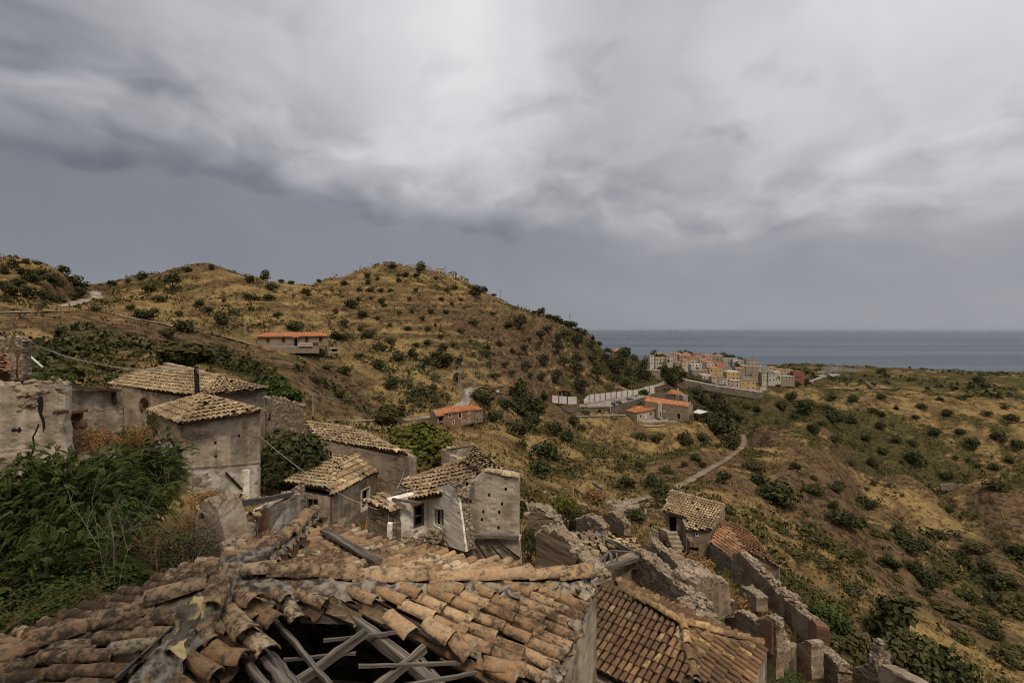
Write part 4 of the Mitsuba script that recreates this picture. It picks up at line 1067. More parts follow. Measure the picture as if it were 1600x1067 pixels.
for a, b in [((-6.43, 10.7, 245.87), (-6.36, 10.9, 245.82)), ((-6.27, 10.7, 245.87), (-6.2, 10.9, 245.82)), ((-6.13, 10.7, 245.87), (-6.06, 10.9, 245.82)), ((-5.96, 10.7, 245.87), (-5.88, 10.9, 245.82)), ((-5.79, 10.7, 245.87), (-5.71, 10.9, 245.82))]:
    for v, f, uv in ridge_tiles([a, b], rng, 0.09, 0.2, barrel(0.09, 0.08, 0.26, 8, 2, 0.015), noise_=0.02):
        part(K, 'tile', (v, f), 'old_tile', smooth=True, uv=uv)
wl = ((-6.633, 12.600), (-6.810, 15.600), [[(0.000, 245.183), (0.598, 245.060), (1.520, 244.940), (2.579, 244.821), (3.005, 244.676), (3.005, 243.356), (0.000, 244.633)], [(0.036, 244.618), (0.072, 245.206), (0.559, 245.074), (0.637, 244.362)]])
part(K, 'wall', wall_mesh(wl, 0.45, 0.03, 0.2, 0, 11), 'plaster_torn')
part(K, 'jamb', wall_mesh(((-6.774, 12.900), (-6.567, 13.100), [[(0.000, 245.120), (0.288, 245.113), (0.288, 244.386), (0.000, 244.471)]]), 0.25), 'brick')
m, uv = beam((-6.319, 10.500, 246.139), (-6.916, 15.200, 244.813), 0.16, 0.14, 0.012, seg=8)
part(K, 'beam', m, 'grey_wood', uv=uv)
m, uv = beam((-6.457, 11.300, 245.860), (-6.379, 11.400, 246.125), 0.03, 0.03, 0.002, seg=3)
part(K, 'rod', m, 'dark_wood', uv=uv)
wl = ((-7.915, 17.000), (-7.421, 17.000), [[(0.045, 244.198), (0.180, 244.423), (0.450, 244.356), (0.495, 242.669), (0.000, 242.669)]])
part(K, 'wall', wall_mesh(wl, 0.5, 0.04, 0.15, 0, 12), 'rubble_wall')
rs = np.random.default_rng(77)
for c in [(-5.08, 9.35, 245.91), (-5.24, 9.64, 245.91), (-5.55, 9.88, 245.91), (-5.11, 8.89, 245.94), (-5.78, 9.81, 245.91), (-5.12, 8.99, 245.93), (-5.4, 9.5, 245.91), (-5.23, 8.87, 245.94), (-5.58, 9.47, 245.91), (-4.73, 8.89, 245.94), (-5.14, 9.3, 245.92), (-5.58, 9.64, 245.91), (-5.15, 9.1, 245.92), (-4.89, 9.17, 245.92), (-4.93, 9.16, 245.92), (-5.09, 9.4, 245.91), (-5.49, 9.66, 245.91), (-5.18, 9.21, 245.92), (-5.4, 9.78, 245.91), (-5.39, 9.15, 245.92), (-5.15, 9.21, 245.92), (-5.47, 9.49, 245.91), (-4.87, 9.04, 245.93), (-5.7, 9.69, 245.91), (-5.23, 9.48, 245.91), (-4.88, 9.04, 245.93), (-5.49, 9.49, 245.91), (-4.91, 9.13, 245.92), (-4.98, 9.24, 245.92), (-5.25, 8.88, 245.94), (-4.85, 8.83, 245.94), (-5.4, 9.12, 245.92), (-5.07, 9.03, 245.93), (-5.51, 9.73, 245.91), (-5.3, 9.13, 245.92), (-5.15, 8.98, 245.93), (-5.15, 9.47, 245.91), (-5.33, 9.3, 245.92), (-5.47, 9.38, 245.91), (-4.88, 8.86, 245.94), (-5.4, 9.56, 245.91), (-5.15, 9.47, 245.91), (-5.72, 9.9, 245.91), (-5.41, 9.45, 245.91), (-5.01, 9.22, 245.92), (-4.99, 8.89, 245.94), (-7.09, 15.29, 244.84), (-6.84, 12.91, 245.4), (-7.1, 15.56, 244.69), (-6.73, 12.35, 245.6), (-7.07, 14.89, 244.91), (-6.71, 12.23, 245.6), (-6.89, 13.22, 245.37), (-6.64, 11.89, 245.72), (-7.08, 15.03, 244.89), (-7.07, 14.92, 244.9), (-6.69, 12.16, 245.63), (-6.96, 13.71, 245.2), (-6.79, 12.63, 245.46), (-6.94, 13.57, 245.23), (-6.97, 13.81, 245.15), (-6.67, 12.03, 245.63), (-7.08, 15.06, 244.86), (-6.8, 12.71, 245.4), (-6.91, 13.39, 245.26), (-6.62, 11.83, 245.7), (-6.57, 11.61, 245.74), (-6.74, 12.38, 245.58), (-6.85, 12.97, 245.41), (-7.09, 15.31, 244.79), (-7.08, 15.16, 244.83), (-6.93, 13.52, 245.2)]:
    part(K, 'stone', stone_mesh(np.array(c), rs.uniform(0.08, 0.24), rs), 'stone', smooth=25)
# house with the long lean-to roof and the hipped wing
K = thing('lean_to_house', 'tall grey house with a long single slope tiled roof', 'house')
roof(K, [Face([(-10.560, 26.700, 243.961), (-4.723, 22.600, 244.021), (-7.728, 26.200, 244.247), (-9.613, 28.500, 244.232), (-13.500, 31.500, 243.833)], sag=0.03)], 'worn_tile', 23, slab=0.12, jit=0.2)
part(K, 'wall', wall_mesh(((-10.520, 26.600), (-4.856, 22.800), [[(0.000, 243.878), (6.821, 243.908), (6.821, 239.565), (0.000, 239.233)]]), 0.4), 'plaster_grey')
part(K, 'wall', wall_mesh(((-13.204, 31.000), (-10.520, 26.600), [[(0.000, 243.849), (5.154, 243.878), (5.154, 239.233), (0.000, 238.683)]]), 0.4), 'plaster_grey')
part(K, 'back_wall', wall_mesh(((-8.762, 27.600), (-4.877, 22.900), [[(0.000, 244.159), (6.098, 243.881), (6.098, 239.519), (0.000, 239.559)]]), 0.4), 'plaster_grey')
pts = [(-5.028, 22.900, 243.518), (-5.127, 22.800, 243.124), (-5.231, 22.600, 242.825), (-5.310, 22.300, 242.626)]
part(K, 'cable', tube_mesh(pts, 0.02, 4), 'wire_grey')
K = thing('hipped_wing', 'small grey wing with a hip tiled roof, a dark door and a side window', 'house')
a, b, c = (-10.665, 22.584, 242.950), (-7.590, 20.421, 242.950), (-6.665, 24.226, 242.950)
h1, h2 = (-8.324, 22.800, 243.637), (-8.065, 25.300, 243.508)
d = (a[0] + c[0] - b[0], a[1] + c[1] - b[1], 242.95)
roof(K, [Face([a, b, h1, h2, d], sag=0.05), Face([b, c, h2, h1], sag=0.03)], 'worn_tile', 24, ridges=[[b, h1], [h1, h2]], slab=0.1, jit=0.13)
part(K, 'wall', wall_mesh(((-9.836, 22.000), (-7.711, 20.600), [[(0.000, 242.608), (2.544, 242.834), (2.544, 240.844), (0.000, 240.513)], [(0.823, 242.476), (1.658, 242.608), (1.658, 241.018), (0.823, 240.879)]]), 0.35), 'plaster_grey')
part(K, 'wall', wall_mesh(((-7.711, 20.600), (-6.649, 24.400), [[(0.000, 242.834), (3.946, 242.835), (3.946, 238.833), (0.000, 240.299)], [(2.353, 242.348), (2.954, 242.340), (2.954, 241.410), (2.353, 241.440)]]), 0.35), 'plaster_grey')
opening(K, 'door', ((-9.836, 22.000), (-7.711, 20.600), [[(0.823, 242.476), (1.658, 242.608), (1.658, 241.018), (0.823, 240.879)]]), 0.12, 'dark_wood', 0.02, 'grey_wood', 0.06, (1, 0))
opening(K, 'window', ((-7.711, 20.600), (-6.649, 24.400), [[(2.353, 242.348), (2.954, 242.340), (2.954, 241.410), (2.353, 241.440)]]), 0.2, 'glass', 0.06, 'pale_trim', 0.06, (0, 0))
part(K, 'window_surround', wall_mesh(((-7.696, 20.560), (-6.638, 24.360), [[(2.246, 242.425), (3.038, 242.404), (3.038, 241.301), (2.246, 241.388)], [(2.352, 242.361), (2.953, 242.353), (2.953, 241.424), (2.352, 241.455)]]), 0.06), 'pale_trim')
m = pole_mesh((-7.660, 20.500, 242.896), (-7.660, 20.500, 241.431), 0.04, 0.04)
part(K, 'downpipe', m, 'rust')
# outhouse roof in the fig tree
K = thing('outhouse', 'tiny outhouse with a tipped tile roof half hidden by the fig tree', 'shed')
roof(K, [Face([(-11.111, 25.000, 242.758), (-10.185, 25.000, 242.857), (-10.286, 27.000, 243.143), (-11.297, 27.200, 242.876)])], 'worn_tile', 25, slab=0.1)
part(K, 'wall', wall_mesh(((-11.023, 25.100), (-9.946, 26.200), [[(0.000, 242.729), (0.736, 242.746), (1.503, 243.353), (1.539, 242.168), (0.000, 242.165)], [(0.873, 242.684), (1.361, 243.033), (1.361, 242.482), (0.873, 242.378)]]), 0.3), 'plaster_grey')
# white-walled ruin in the middle
K = thing('white_ruin', 'half collapsed house showing white inner walls and two empty windows', 'ruin')
faces_w = [Face([(-3.900, 18.900, 243.450), (-1.896, 17.700, 244.030), (-1.058, 18.600, 244.612), (-2.098, 20.600, 244.414), (-4.784, 21.400, 243.206)], sag=0.10), Face([(-1.052, 18.500, 244.641), (0.279, 17.600, 244.622), (0.194, 18.300, 244.505), (-2.108, 20.700, 244.414)])]
key = roof(K, faces_w, 'worn_tile', 26, ridges=[[(-4.784, 21.400, 243.206), (-2.098, 20.600, 244.428)]], slab=0.1, jit=0.17, skip=0.03)
roof(K, [Face([(-5.851, 19.400, 243.097), (-4.526, 18.200, 243.043), (-4.304, 18.700, 243.124), (-5.397, 20.400, 243.092)])], 'worn_tile', 27, slab=0.08, jit=0.2)
big = ((-1.887, 17.400), (0.250, 17.200), [[(-0.047, 243.991), (0.396, 244.419), (0.906, 244.938), (1.529, 244.841), (2.147, 244.722), (2.147, 242.629), (0.419, 242.651), (0.233, 243.426)]])
part(K, 'wall', wall_mesh(big, 0.5, 0.015, 0.25, 0, 13), 'plaster_pale', label='tall grey outer wall with small dark holes')
lowr = ((-1.524, 17.200), (0.270, 17.000), [[(0.023, 242.630), (1.783, 242.646), (1.850, 241.323), (0.000, 241.218)]])
part(K, 'wall', wall_mesh(lowr, 0.5, 0.03, 0.2, 0, 14), 'plaster_torn')
m, uv = beam((-1.507, 17.000, 242.759), (0.246, 16.900, 242.712), 0.10, 0.12, 0.004, seg=5)
part(K, 'wall_plate', m, 'grey_wood', uv=uv)
for a, b in [((-1.345, 16.950, 242.646), (-0.715, 16.900, 241.729)), ((-0.964, 16.950, 242.691), (-0.156, 16.900, 241.774)), ((-0.605, 16.950, 242.646), (0.268, 16.900, 241.997))]:
    m, uv = beam(a, b, 0.05, 0.05, 0.002, seg=4)
    part(K, 'batten', m, 'dark_wood', uv=uv)
for s, z in [(1.07, 244.07), (1.67, 244.3), (0.4, 243.82), (1.53, 243.77), (0.86, 243.47), (1.44, 243.47), (0.81, 243.19), (1.41, 242.92)]:
    part(K, 'putlog_hole', plate((big[0], big[1], [[(s - .045, z - .05), (s + .045, z - .06), (s + .05, z + .06), (s - .04, z + .05)]]), -0.004, 0.02), 'void')
w1 = ((-4.773, 18.600), (-3.362, 19.400), [[(0.049, 243.398), (0.859, 243.458), (1.622, 243.508), (1.622, 241.506), (0.000, 241.733)], [(1.014, 243.002), (1.462, 243.074), (1.462, 242.154), (1.014, 242.092)], [(0.099, 242.748), (0.475, 242.875), (0.424, 242.586), (0.475, 241.978), (0.149, 241.997)]])
part(K, 'inner_wall', wall_mesh(w1, 0.35), 'plaster_white')
w2 = ((-3.344, 19.300), (-1.603, 16.600), [[(0.000, 243.541), (1.277, 244.069), (2.471, 244.578), (2.674, 244.113), (2.972, 243.310), (3.260, 242.377), (1.277, 241.899), (0.000, 241.729)], [(0.565, 243.028), (1.448, 243.255), (1.448, 242.489), (0.504, 242.360)]])
part(K, 'inner_wall', wall_mesh(w2, 0.07), 'plaster_white')
u2 = unit(np.subtract(w2[1], w2[0]))
o2 = np.array([-u2[1], u2[0]]) * 0.07 - u2 * 0.06
part(K, 'broken_wall', wall_mesh((tuple(w2[0] + o2), tuple(w2[1] + o2), w2[2]), 0.34, 0.02, 0.15, 0, 33), 'rubble_wall')
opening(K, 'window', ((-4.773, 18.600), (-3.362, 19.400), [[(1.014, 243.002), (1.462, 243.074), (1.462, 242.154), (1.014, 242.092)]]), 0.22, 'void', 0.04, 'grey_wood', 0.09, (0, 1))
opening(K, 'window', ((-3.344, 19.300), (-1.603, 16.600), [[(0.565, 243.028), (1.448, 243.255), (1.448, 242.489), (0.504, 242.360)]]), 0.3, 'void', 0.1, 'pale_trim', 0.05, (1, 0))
part(K, 'wall', wall_mesh(((-5.833, 19.600), (-4.601, 18.500), [[(0.000, 242.974), (1.652, 242.854), (1.736, 241.315), (0.000, 241.289)]]), 0.4, 0.03, 0.2, 0, 15), 'rubble_wall')
part(K, 'post', wall_mesh(((-4.744, 18.300), (-4.551, 18.300), [[(0.024, 242.641), (0.194, 242.641), (0.194, 241.721), (0.000, 241.721)]]), 0.2), 'plaster_white')
m, uv = beam((-4.626, 18.700, 243.445), (-3.518, 18.600, 243.308), 0.12, 0.08, 0.006, seg=5)
part(K, 'beam', m, 'grey_wood', uv=uv)
for c in [(-1.95, 17.1, 244.41), (-1.91, 17.1, 244.29), (-1.84, 17.1, 244.32), (-1.89, 17.1, 244.15), (-1.81, 17.1, 243.99), (-1.84, 17.1, 244.18), (-1.82, 17.1, 243.76), (-1.75, 17.1, 243.99), (-1.77, 17.1, 243.95), (-1.69, 17.1, 243.75), (-1.69, 17.1, 243.67), (-1.65, 17.1, 243.75), (-1.7, 17.1, 243.47), (-1.81, 17.1, 243.55), (-1.77, 17.1, 243.54), (-1.68, 17.1, 243.26), (-1.61, 17.1, 243.28), (-1.67, 17.1, 243.29), (-1.62, 17.1, 243.13), (-1.55, 17.1, 243.11), (-1.49, 17.1, 242.98), (-1.72, 17.1, 242.79), (-1.67, 17.1, 242.8), (-1.6, 17.1, 242.94), (-1.55, 17.1, 242.6), (-1.48, 17.1, 242.66), (-1.5, 17.1, 242.66), (-1.51, 17.1, 242.41), (-1.41, 17.1, 242.32), (-1.36, 17.1, 242.31), (-1.47, 17.1, 242.07), (-1.55, 17.1, 242.13), (-1.44, 17.1, 242.16), (-1.57, 17.1, 243.62), (-1.55, 17.1, 243.65), (-1.59, 17.1, 243.6), (-1.67, 17.1, 244.09), (-1.62, 17.1, 244.12), (-1.74, 17.1, 244.12), (-1.35, 17.1, 244.55), (-1.46, 17.1, 244.6), (-1.38, 17.1, 244.6), (-2.06, 17.1, 244.46), (-2.06, 17.1, 244.53), (-1.99, 17.1, 244.53), (-1.84, 17.1, 244.57), (-1.86, 17.1, 244.75), (-1.94, 17.1, 244.68)]:
    part(K, 'stone', stone_mesh(np.array(c), rs.uniform(0.14, 0.32), rs), 'stone', smooth=25)
for c in [(-2.76, 17.9, 241.91), (-3.34, 17.9, 242.34), (-4.27, 17.9, 242.26), (-3.56, 17.9, 242.53), (-4.28, 17.9, 241.76), (-3.07, 17.9, 242.38), (-3.5, 17.9, 241.78), (-2.57, 17.9, 241.89), (-3.59, 17.9, 242.17), (-3.02, 17.9, 242.52), (-3.26, 17.9, 242.35), (-2.61, 17.9, 242.51), (-3.01, 17.9, 241.86), (-3.92, 17.9, 241.84), (-2.62, 17.9, 242.55), (-2.96, 17.9, 242.56), (-3.37, 17.9, 242.21), (-3.97, 17.9, 242.3), (-2.76, 17.9, 242.31), (-4.08, 17.9, 242), (-3.48, 17.9, 241.92), (-3.91, 17.9, 242.31), (-2.77, 17.9, 242.16), (-3.36, 17.9, 242.38), (-4.35, 17.9, 241.81), (-4.21, 17.9, 241.89), (-3.64, 17.9, 241.8), (-3.58, 17.9, 241.81), (-3.26, 17.9, 242.37), (-2.89, 17.9, 242.02), (-3, 17.9, 242.19), (-3.93, 17.9, 242.05), (-4.16, 17.9, 242.01), (-3.1, 17.9, 242.26), (-2.77, 17.9, 242.41), (-3.59, 17.9, 241.92), (-3.61, 17.9, 241.99), (-3.15, 17.9, 241.81), (-2.38, 17.9, 241.98), (-2.75, 17.9, 242.44)]:
    part(K, 'stone', stone_mesh(np.array(c), rs.uniform(0.12, 0.4), rs), 'stone', smooth=25)
for a, b in [((-4.148, 19.600, 243.311), (-4.695, 20.400, 243.254)), ((-3.849, 19.400, 243.431), (-4.275, 20.200, 243.480)), ((-4.874, 19.600, 243.311), (-4.505, 19.800, 243.348))]:
    m, uv = beam(a, b, 0.16, 0.04, 0.004, seg=3)
    part(K, 'board', m, 'grey_wood', uv=uv)
for v, f, uv in ridge_tiles([(0.250, 17.150, 244.760), (-0.365, 17.250, 244.866), (-0.987, 17.350, 244.963)], rng, 0.10, 0.30) + ridge_tiles([(-1.001, 17.600, 244.925), (-2.088, 20.500, 244.468)], rng, 0.12, 0.34):
    part(K, 'ridge_tile', (v, f), 'worn_tile', smooth=True, uv=np.c_[0.5 + 0.5 * uv[:, 0], uv[:, 1]])
# little ruin behind it
K = thing('small_ruin', 'small ruin with half its tiles gone, behind the white ruin', 'ruin')
roof(K, [Face([(-2.063, 24.000, 243.397), (-0.571, 24.000, 243.111), (-2.030, 27.400, 243.476), (-2.252, 26.600, 243.385)], sag=0.05)], 'worn_tile', 28, slab=0.08, jit=0.25, skip=0.1)
for v, f, uv in ridge_tiles([(-3.549, 25.800, 243.618), (-2.102, 27.400, 243.476)], rng, 0.12, 0.34):
    part(K, 'ridge_tile', (v, f), 'worn_tile', smooth=True, uv=uv)
part(K, 'wall', wall_mesh(((-3.549, 25.800), (-2.030, 27.400), [[(0.000, 243.550), (2.207, 243.404), (2.207, 241.084), (0.000, 241.263)]]), 0.35), 'plaster_grey')
part(K, 'wall', wall_mesh(((-3.105, 24.200), (-1.952, 23.800), [[(0.000, 243.662), (1.221, 243.389), (1.221, 242.256), (0.000, 242.125)]]), 0.3, 0.03, 0.2, 0, 16), 'plaster_grey')
for a, b in [((-2.980, 25.600, 243.566), (-3.021, 24.300, 243.636)), ((-2.614, 26.000, 243.534), (-2.487, 24.100, 243.497)), ((-2.270, 26.400, 243.505), (-2.032, 25.600, 243.431))]:
    m, uv = beam(a, b, 0.06, 0.06)
    part(K, 'rafter', m, 'grey_wood', uv=uv)
part(K, 'wall', wall_mesh(((-2.032, 24.000), (-0.562, 23.600), [[(0.067, 243.275), (1.523, 243.163), (1.523, 241.696), (0.067, 241.562)]]), 0.3), 'rubble_wall')

# ---------------------------------------------------------------- ruins down the slope on the right
def stones_on(K, pts, n, size, seed, spread=2.5, zs=0.0):
    """Stones strewn along a line of ground or wall-top points."""
    r = np.random.default_rng(seed)
    P = np.array(pts, float)
    cum = np.r_[0, np.cumsum(np.linalg.norm(np.diff(P, axis=0), axis=1))]
    for i in range(n):
        d = r.uniform(0, cum[-1])
        c = np.array([np.interp(d, cum, P[:, k]) for k in range(3)]) + r.normal(0, spread, 3) * (1, 1, 0.25) + (0, 0, zs)
        part(K, 'stone', stone_mesh(c, size * r.uniform(0.5, 1.5), r), 'stone', smooth=25)


K = thing('crumbled_wall', 'crumbled wall stub overgrown at its foot, right of the white ruin', 'ruin')
wl = ((0.854, 17.000), (1.981, 15.600), [[(0.000, 242.714), (0.267, 243.070), (0.655, 243.020), (0.906, 243.232), (1.151, 243.099), (1.567, 243.070), (1.797, 242.819), (1.797, 241.416), (0.000, 240.646)]])
part(K, 'wall', wall_mesh(wl, 0.5, 0.05, 0.18, 0, 21), 'plaster_brown')
for m in top_stones((wl[0], wl[1], [wl[2][0][:7]]), 0.5, 0.22, 0.14, 9, 240.5):
    part(K, 'stone', m, 'stone', smooth=25)
wl = ((0.698, 24.000), (2.069, 23.000), [[(0.077, 240.748), (0.532, 241.290), (1.050, 241.155), (1.483, 240.884), (1.696, 240.508), (1.696, 239.474), (0.000, 239.016)]])
part(K, 'wall', wall_mesh(wl, 0.6, 0.06, 0.25, 0, 22), 'rubble_wall')
for m in top_stones((wl[0], wl[1], [wl[2][0][:5]]), 0.6, 0.4, 0.25, 10, 240.0):
    part(K, 'stone', m, 'stone', smooth=25)
K = thing('collapsed_roof_house', 'house whose roof has collapsed into bare grey rafters and sliding tiles', 'ruin')
part(K, 'wall', wall_mesh(((2.002, 17.600), (2.322, 13.400), [[(0.000, 242.224), (2.063, 242.722), (4.212, 243.194), (4.212, 242.095), (0.000, 240.315)]]), 0.45, 0.03, 0.2, 0, 23), 'plaster_brown')
part(K, 'wall', wall_mesh(((2.778, 16.800), (4.580, 17.400), [[(0.000, 241.689), (0.882, 241.641), (1.900, 241.852), (1.900, 239.735), (0.000, 240.089)], [(1.504, 241.408), (1.820, 241.405), (1.820, 240.853), (1.504, 240.906)]]), 0.4, 0.02, 0.2, 0, 24), 'plaster_brown')
part(K, 'back_wall', wall_mesh(((2.500, 21.000), (5.745, 21.500), [[(0.000, 241.056), (1.447, 240.906), (3.283, 240.160), (3.283, 238.169), (0.000, 238.444)]]), 0.4, 0.03, 0.2, 0, 25), 'rubble_wall')
long_w = ((4.511, 17.400), (5.463, 14.000), [[(0.000, 241.990), (0.600, 241.989), (1.615, 241.994), (2.452, 242.003), (3.087, 242.023), (3.531, 241.963), (3.531, 240.815), (0.000, 239.735)], [(1.315, 240.994), (1.541, 241.052), (1.541, 240.694), (1.315, 240.653)], [(2.044, 241.345), (2.318, 241.373), (2.318, 240.932), (2.044, 240.855)]])
part(K, 'wall', wall_mesh(long_w, 0.45, 0.03, 0.2, 0, 26), 'rubble_wall', label='long rubble wall with two dark openings below the rafters')
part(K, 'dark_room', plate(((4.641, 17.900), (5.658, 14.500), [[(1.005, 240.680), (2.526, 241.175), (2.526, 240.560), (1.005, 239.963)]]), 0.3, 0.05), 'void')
for m in top_stones((long_w[0], long_w[1], [long_w[2][0][:6]]), 0.45, 0.24, 0.13, 11, 239.0):
    part(K, 'stone', m, 'stone', smooth=25)
lw = ((2.002, 17.600), (2.322, 13.400), [[(0.000, 242.224), (2.063, 242.722), (4.212, 243.194), (4.212, 242.095), (0.000, 240.315)]])
for m in top_stones((lw[0], lw[1], [lw[2][0][:3]]), 0.45, 0.24, 0.16, 12, 239.0):
    part(K, 'stone', m, 'stone', smooth=25)
rr = np.random.default_rng(91)
for a, b in [((3.04, 20.5, 241.27), (2.19, 16.9, 242.18)), ((3.15, 20.47, 241.3), (2.34, 16.9, 242.11)), ((3.26, 20.44, 241.34), (2.5, 16.9, 242.04)), ((3.37, 20.41, 241.37), (2.65, 16.9, 241.97)), ((3.48, 20.39, 241.41), (2.8, 16.9, 241.89)), ((3.59, 20.36, 241.44), (2.96, 16.9, 241.82)), ((3.7, 20.33, 241.48), (3.11, 16.9, 241.75)), ((3.81, 20.3, 241.51), (3.26, 16.9, 241.68))]:
    m, uv = beam(a, b, 0.05, 0.05, 0.006, seg=5)
    part(K, 'rafter', m, 'grey_wood', uv=uv)
for a, b, w in [((3.796, 20.500, 241.214), (4.557, 17.400, 241.898), 0.12), ((2.593, 16.200, 241.900), (3.744, 18.500, 241.484), 0.13), ((2.646, 16.000, 241.979), (4.482, 17.200, 241.878), 0.14), ((3.724, 18.400, 241.530), (3.553, 17.000, 241.725), 0.10), ((3.943, 18.400, 241.579), (3.710, 17.000, 241.815), 0.08),
                ((3.731, 18.200, 241.646), (4.586, 17.600, 241.852), 0.10), ((3.810, 20.000, 241.323), (4.333, 18.200, 241.622), 0.08), ((3.328, 17.000, 241.680), (4.238, 18.000, 241.571), 0.09)]:
    m, uv = beam(a, b, w, w, 0.008, seg=6)
    part(K, 'rafter', m, 'grey_wood', uv=uv)
k = Face([(2.184, 17.200, 242.083), (2.733, 16.400, 241.887), (3.860, 19.200, 241.416), (3.722, 21.000, 241.278), (3.022, 20.400, 241.257)])
k2 = Face([(3.993, 19.600, 241.237), (4.819, 18.400, 241.481), (5.232, 20.600, 240.953), (4.246, 21.400, 240.942)], sag=0.2)
for kk in (k, k2):
    for i, (s, t, yaw, roll) in enumerate(kk.places(0.21, 0.34, 0.5, rr, 0.42 if kk is k else 0.12)):
        v = kk.tile(TILE5, s, t, yaw * 2, roll * 2, 0.04)
        part(K, 'tile', (v, TILE5[1]), 'worn_tile', smooth=True, uv=np.c_[np.full(len(v), rr.uniform()), TILE5[2]])
part(K, 'roof_board', join([k2.slab(0.06)]), 'roof_bed')
# strewn walls between
K = thing('fallen_wall', 'fallen wall of loose stones and dry weeds above the brown hip roof', 'ruin')
wl = ((5.599, 14.800), (7.148, 15.800), [[(0.062, 242.191), (0.439, 242.322), (1.090, 242.019), (1.773, 241.702), (1.843, 240.679), (0.000, 240.779)]])
part(K, 'wall', wall_mesh(wl, 0.9, 0.05, 0.15, 0, 31), 'plaster_brown')
for m in top_stones((wl[0], wl[1], [wl[2][0][:4]]), 0.9, 0.26, 0.07, 13, 240.0):
    part(K, 'stone', m, 'stone', smooth=25)
stones_on(K, [(5.446, 14.600, 241.870), (5.330, 13.800, 241.767), (5.613, 13.600, 241.887)], 60, 0.26, 14, 0.16)
K = thing('stub_wall', 'short plastered wall stub standing in the weedy yard', 'ruin')
wl = ((6.693, 22.000), (6.741, 19.600), [[(0.178, 240.070), (0.863, 240.270), (2.400, 240.407), (2.400, 239.604), (0.000, 239.058)]])
part(K, 'wall', wall_mesh(wl, 0.5, 0.02, 0.2, 0, 32), 'plaster_brown')
for m in top_stones((wl[0], wl[1], [wl[2][0][:3]]), 0.5, 0.22, 0.14, 15, 238.0):
    part(K, 'stone', m, 'stone', smooth=25)
# little house with the outside stair
K = thing('stair_house', 'small tiled house with an outside stair and a square window', 'house')
R1, R2 = (13.396, 41.000, 236.279), (16.762, 38.400, 236.083)
e1, e2, e3, e4 = (11.874, 38.200, 235.650), (13.410, 37.000, 235.513), (12.761, 35.600, 235.308), (14.610, 35.400, 235.250)
hl = [(14.388, 38.300, 236.119), (14.653, 38.200, 236.206), (14.588, 37.900, 236.063), (14.325, 38.000, 235.976)]
roof(K, [Face([e1, e2, e3, e4, R2, R1], sag=0.08, holes=[hl])], 'worn_tile', 41, slab=0.12, jit=0.1, ridges=[[R1, R2]])
part(K, 'wall', wall_mesh(((12.190, 38.400), (13.483, 37.200), [[(0.000, 235.422), (1.763, 235.386), (1.763, 231.990), (0.000, 231.410)], [(0.266, 235.238), (0.896, 235.304), (0.896, 234.054), (0.266, 233.924)]]), 0.4), 'plaster_brown')
part(K, 'door', plate(((12.190, 38.400), (13.483, 37.200), [[(0.266, 235.238), (0.896, 235.304), (0.896, 234.054), (0.266, 233.924)]]), 0.25), 'void')
f_w = ((12.880, 35.800), (14.598, 35.600), [[(0.000, 235.178), (1.729, 235.072), (1.729, 232.765), (0.000, 232.668)], [(0.639, 235.020), (0.912, 235.033), (0.912, 234.702), (0.639, 234.689)]])
part(K, 'wall', wall_mesh(f_w, 0.4), 'plaster_brown')
part(K, 'wall', wall_mesh(((13.089, 37.200), (12.928, 35.800), [[(0.000, 235.386), (1.409, 235.178), (1.409, 232.668), (0.000, 231.990)]]), 0.3), 'plaster_brown')
opening(K, 'window', ((12.880, 35.800), (14.598, 35.600), [[(0.639, 235.020), (0.912, 235.033), (0.912, 234.702), (0.639, 234.689)]]), 0.2, 'void', 0.02, 'pale_trim', 0.07)
part(K, 'wall', wall_mesh(((14.598, 35.600), (16.769, 38.300), [[(0.000, 235.025), (3.465, 236.068), (3.465, 234.498), (0.000, 232.765)]]), 0.4), 'plaster_brown')
part(K, 'back_wall', wall_mesh(((13.175, 41.500), (16.988, 38.800), [[(0.382, 236.022), (4.672, 235.732), (4.672, 233.782), (0.382, 231.654)]]), 0.4), 'plaster_brown')
for i in range(6):
    c = np.array((11.943, 34.200, 234.031)) + np.array([-0.03, 0.30, 0.2]) * i
    part(K, 'step', (box(-0.4, 0.4, -0.15, 0.15, -0.3, 0)[0] + c, BOX_F), 'stone')
part(K, 'stair_wall', wall_mesh(((11.196, 36.800), (12.055, 35.600), [[(0.117, 234.852), (0.693, 234.854), (1.366, 234.468), (1.476, 233.424), (0.000, 232.866)], [(0.234, 232.954), (0.234, 233.729), (0.522, 234.122), (0.863, 234.100), (0.976, 233.235)]]), 0.35, 0.02, 0.25, 0, 42), 'plaster_brown')
part(K, 'stair_wall', wall_mesh(((12.494, 34.600), (12.503, 34.000), [[(0.000, 235.171), (0.600, 235.069), (0.600, 234.079), (0.000, 233.798)]]), 0.3), 'plaster_brown')
part(K, 'yard_wall', wall_mesh(((9.524, 36.000), (11.452, 37.000), [[(0.000, 234.857), (1.007, 234.951), (2.172, 234.437), (2.172, 232.675), (0.000, 233.143)]]), 0.5, 0.05, 0.3, 0, 43), 'rubble_wall')
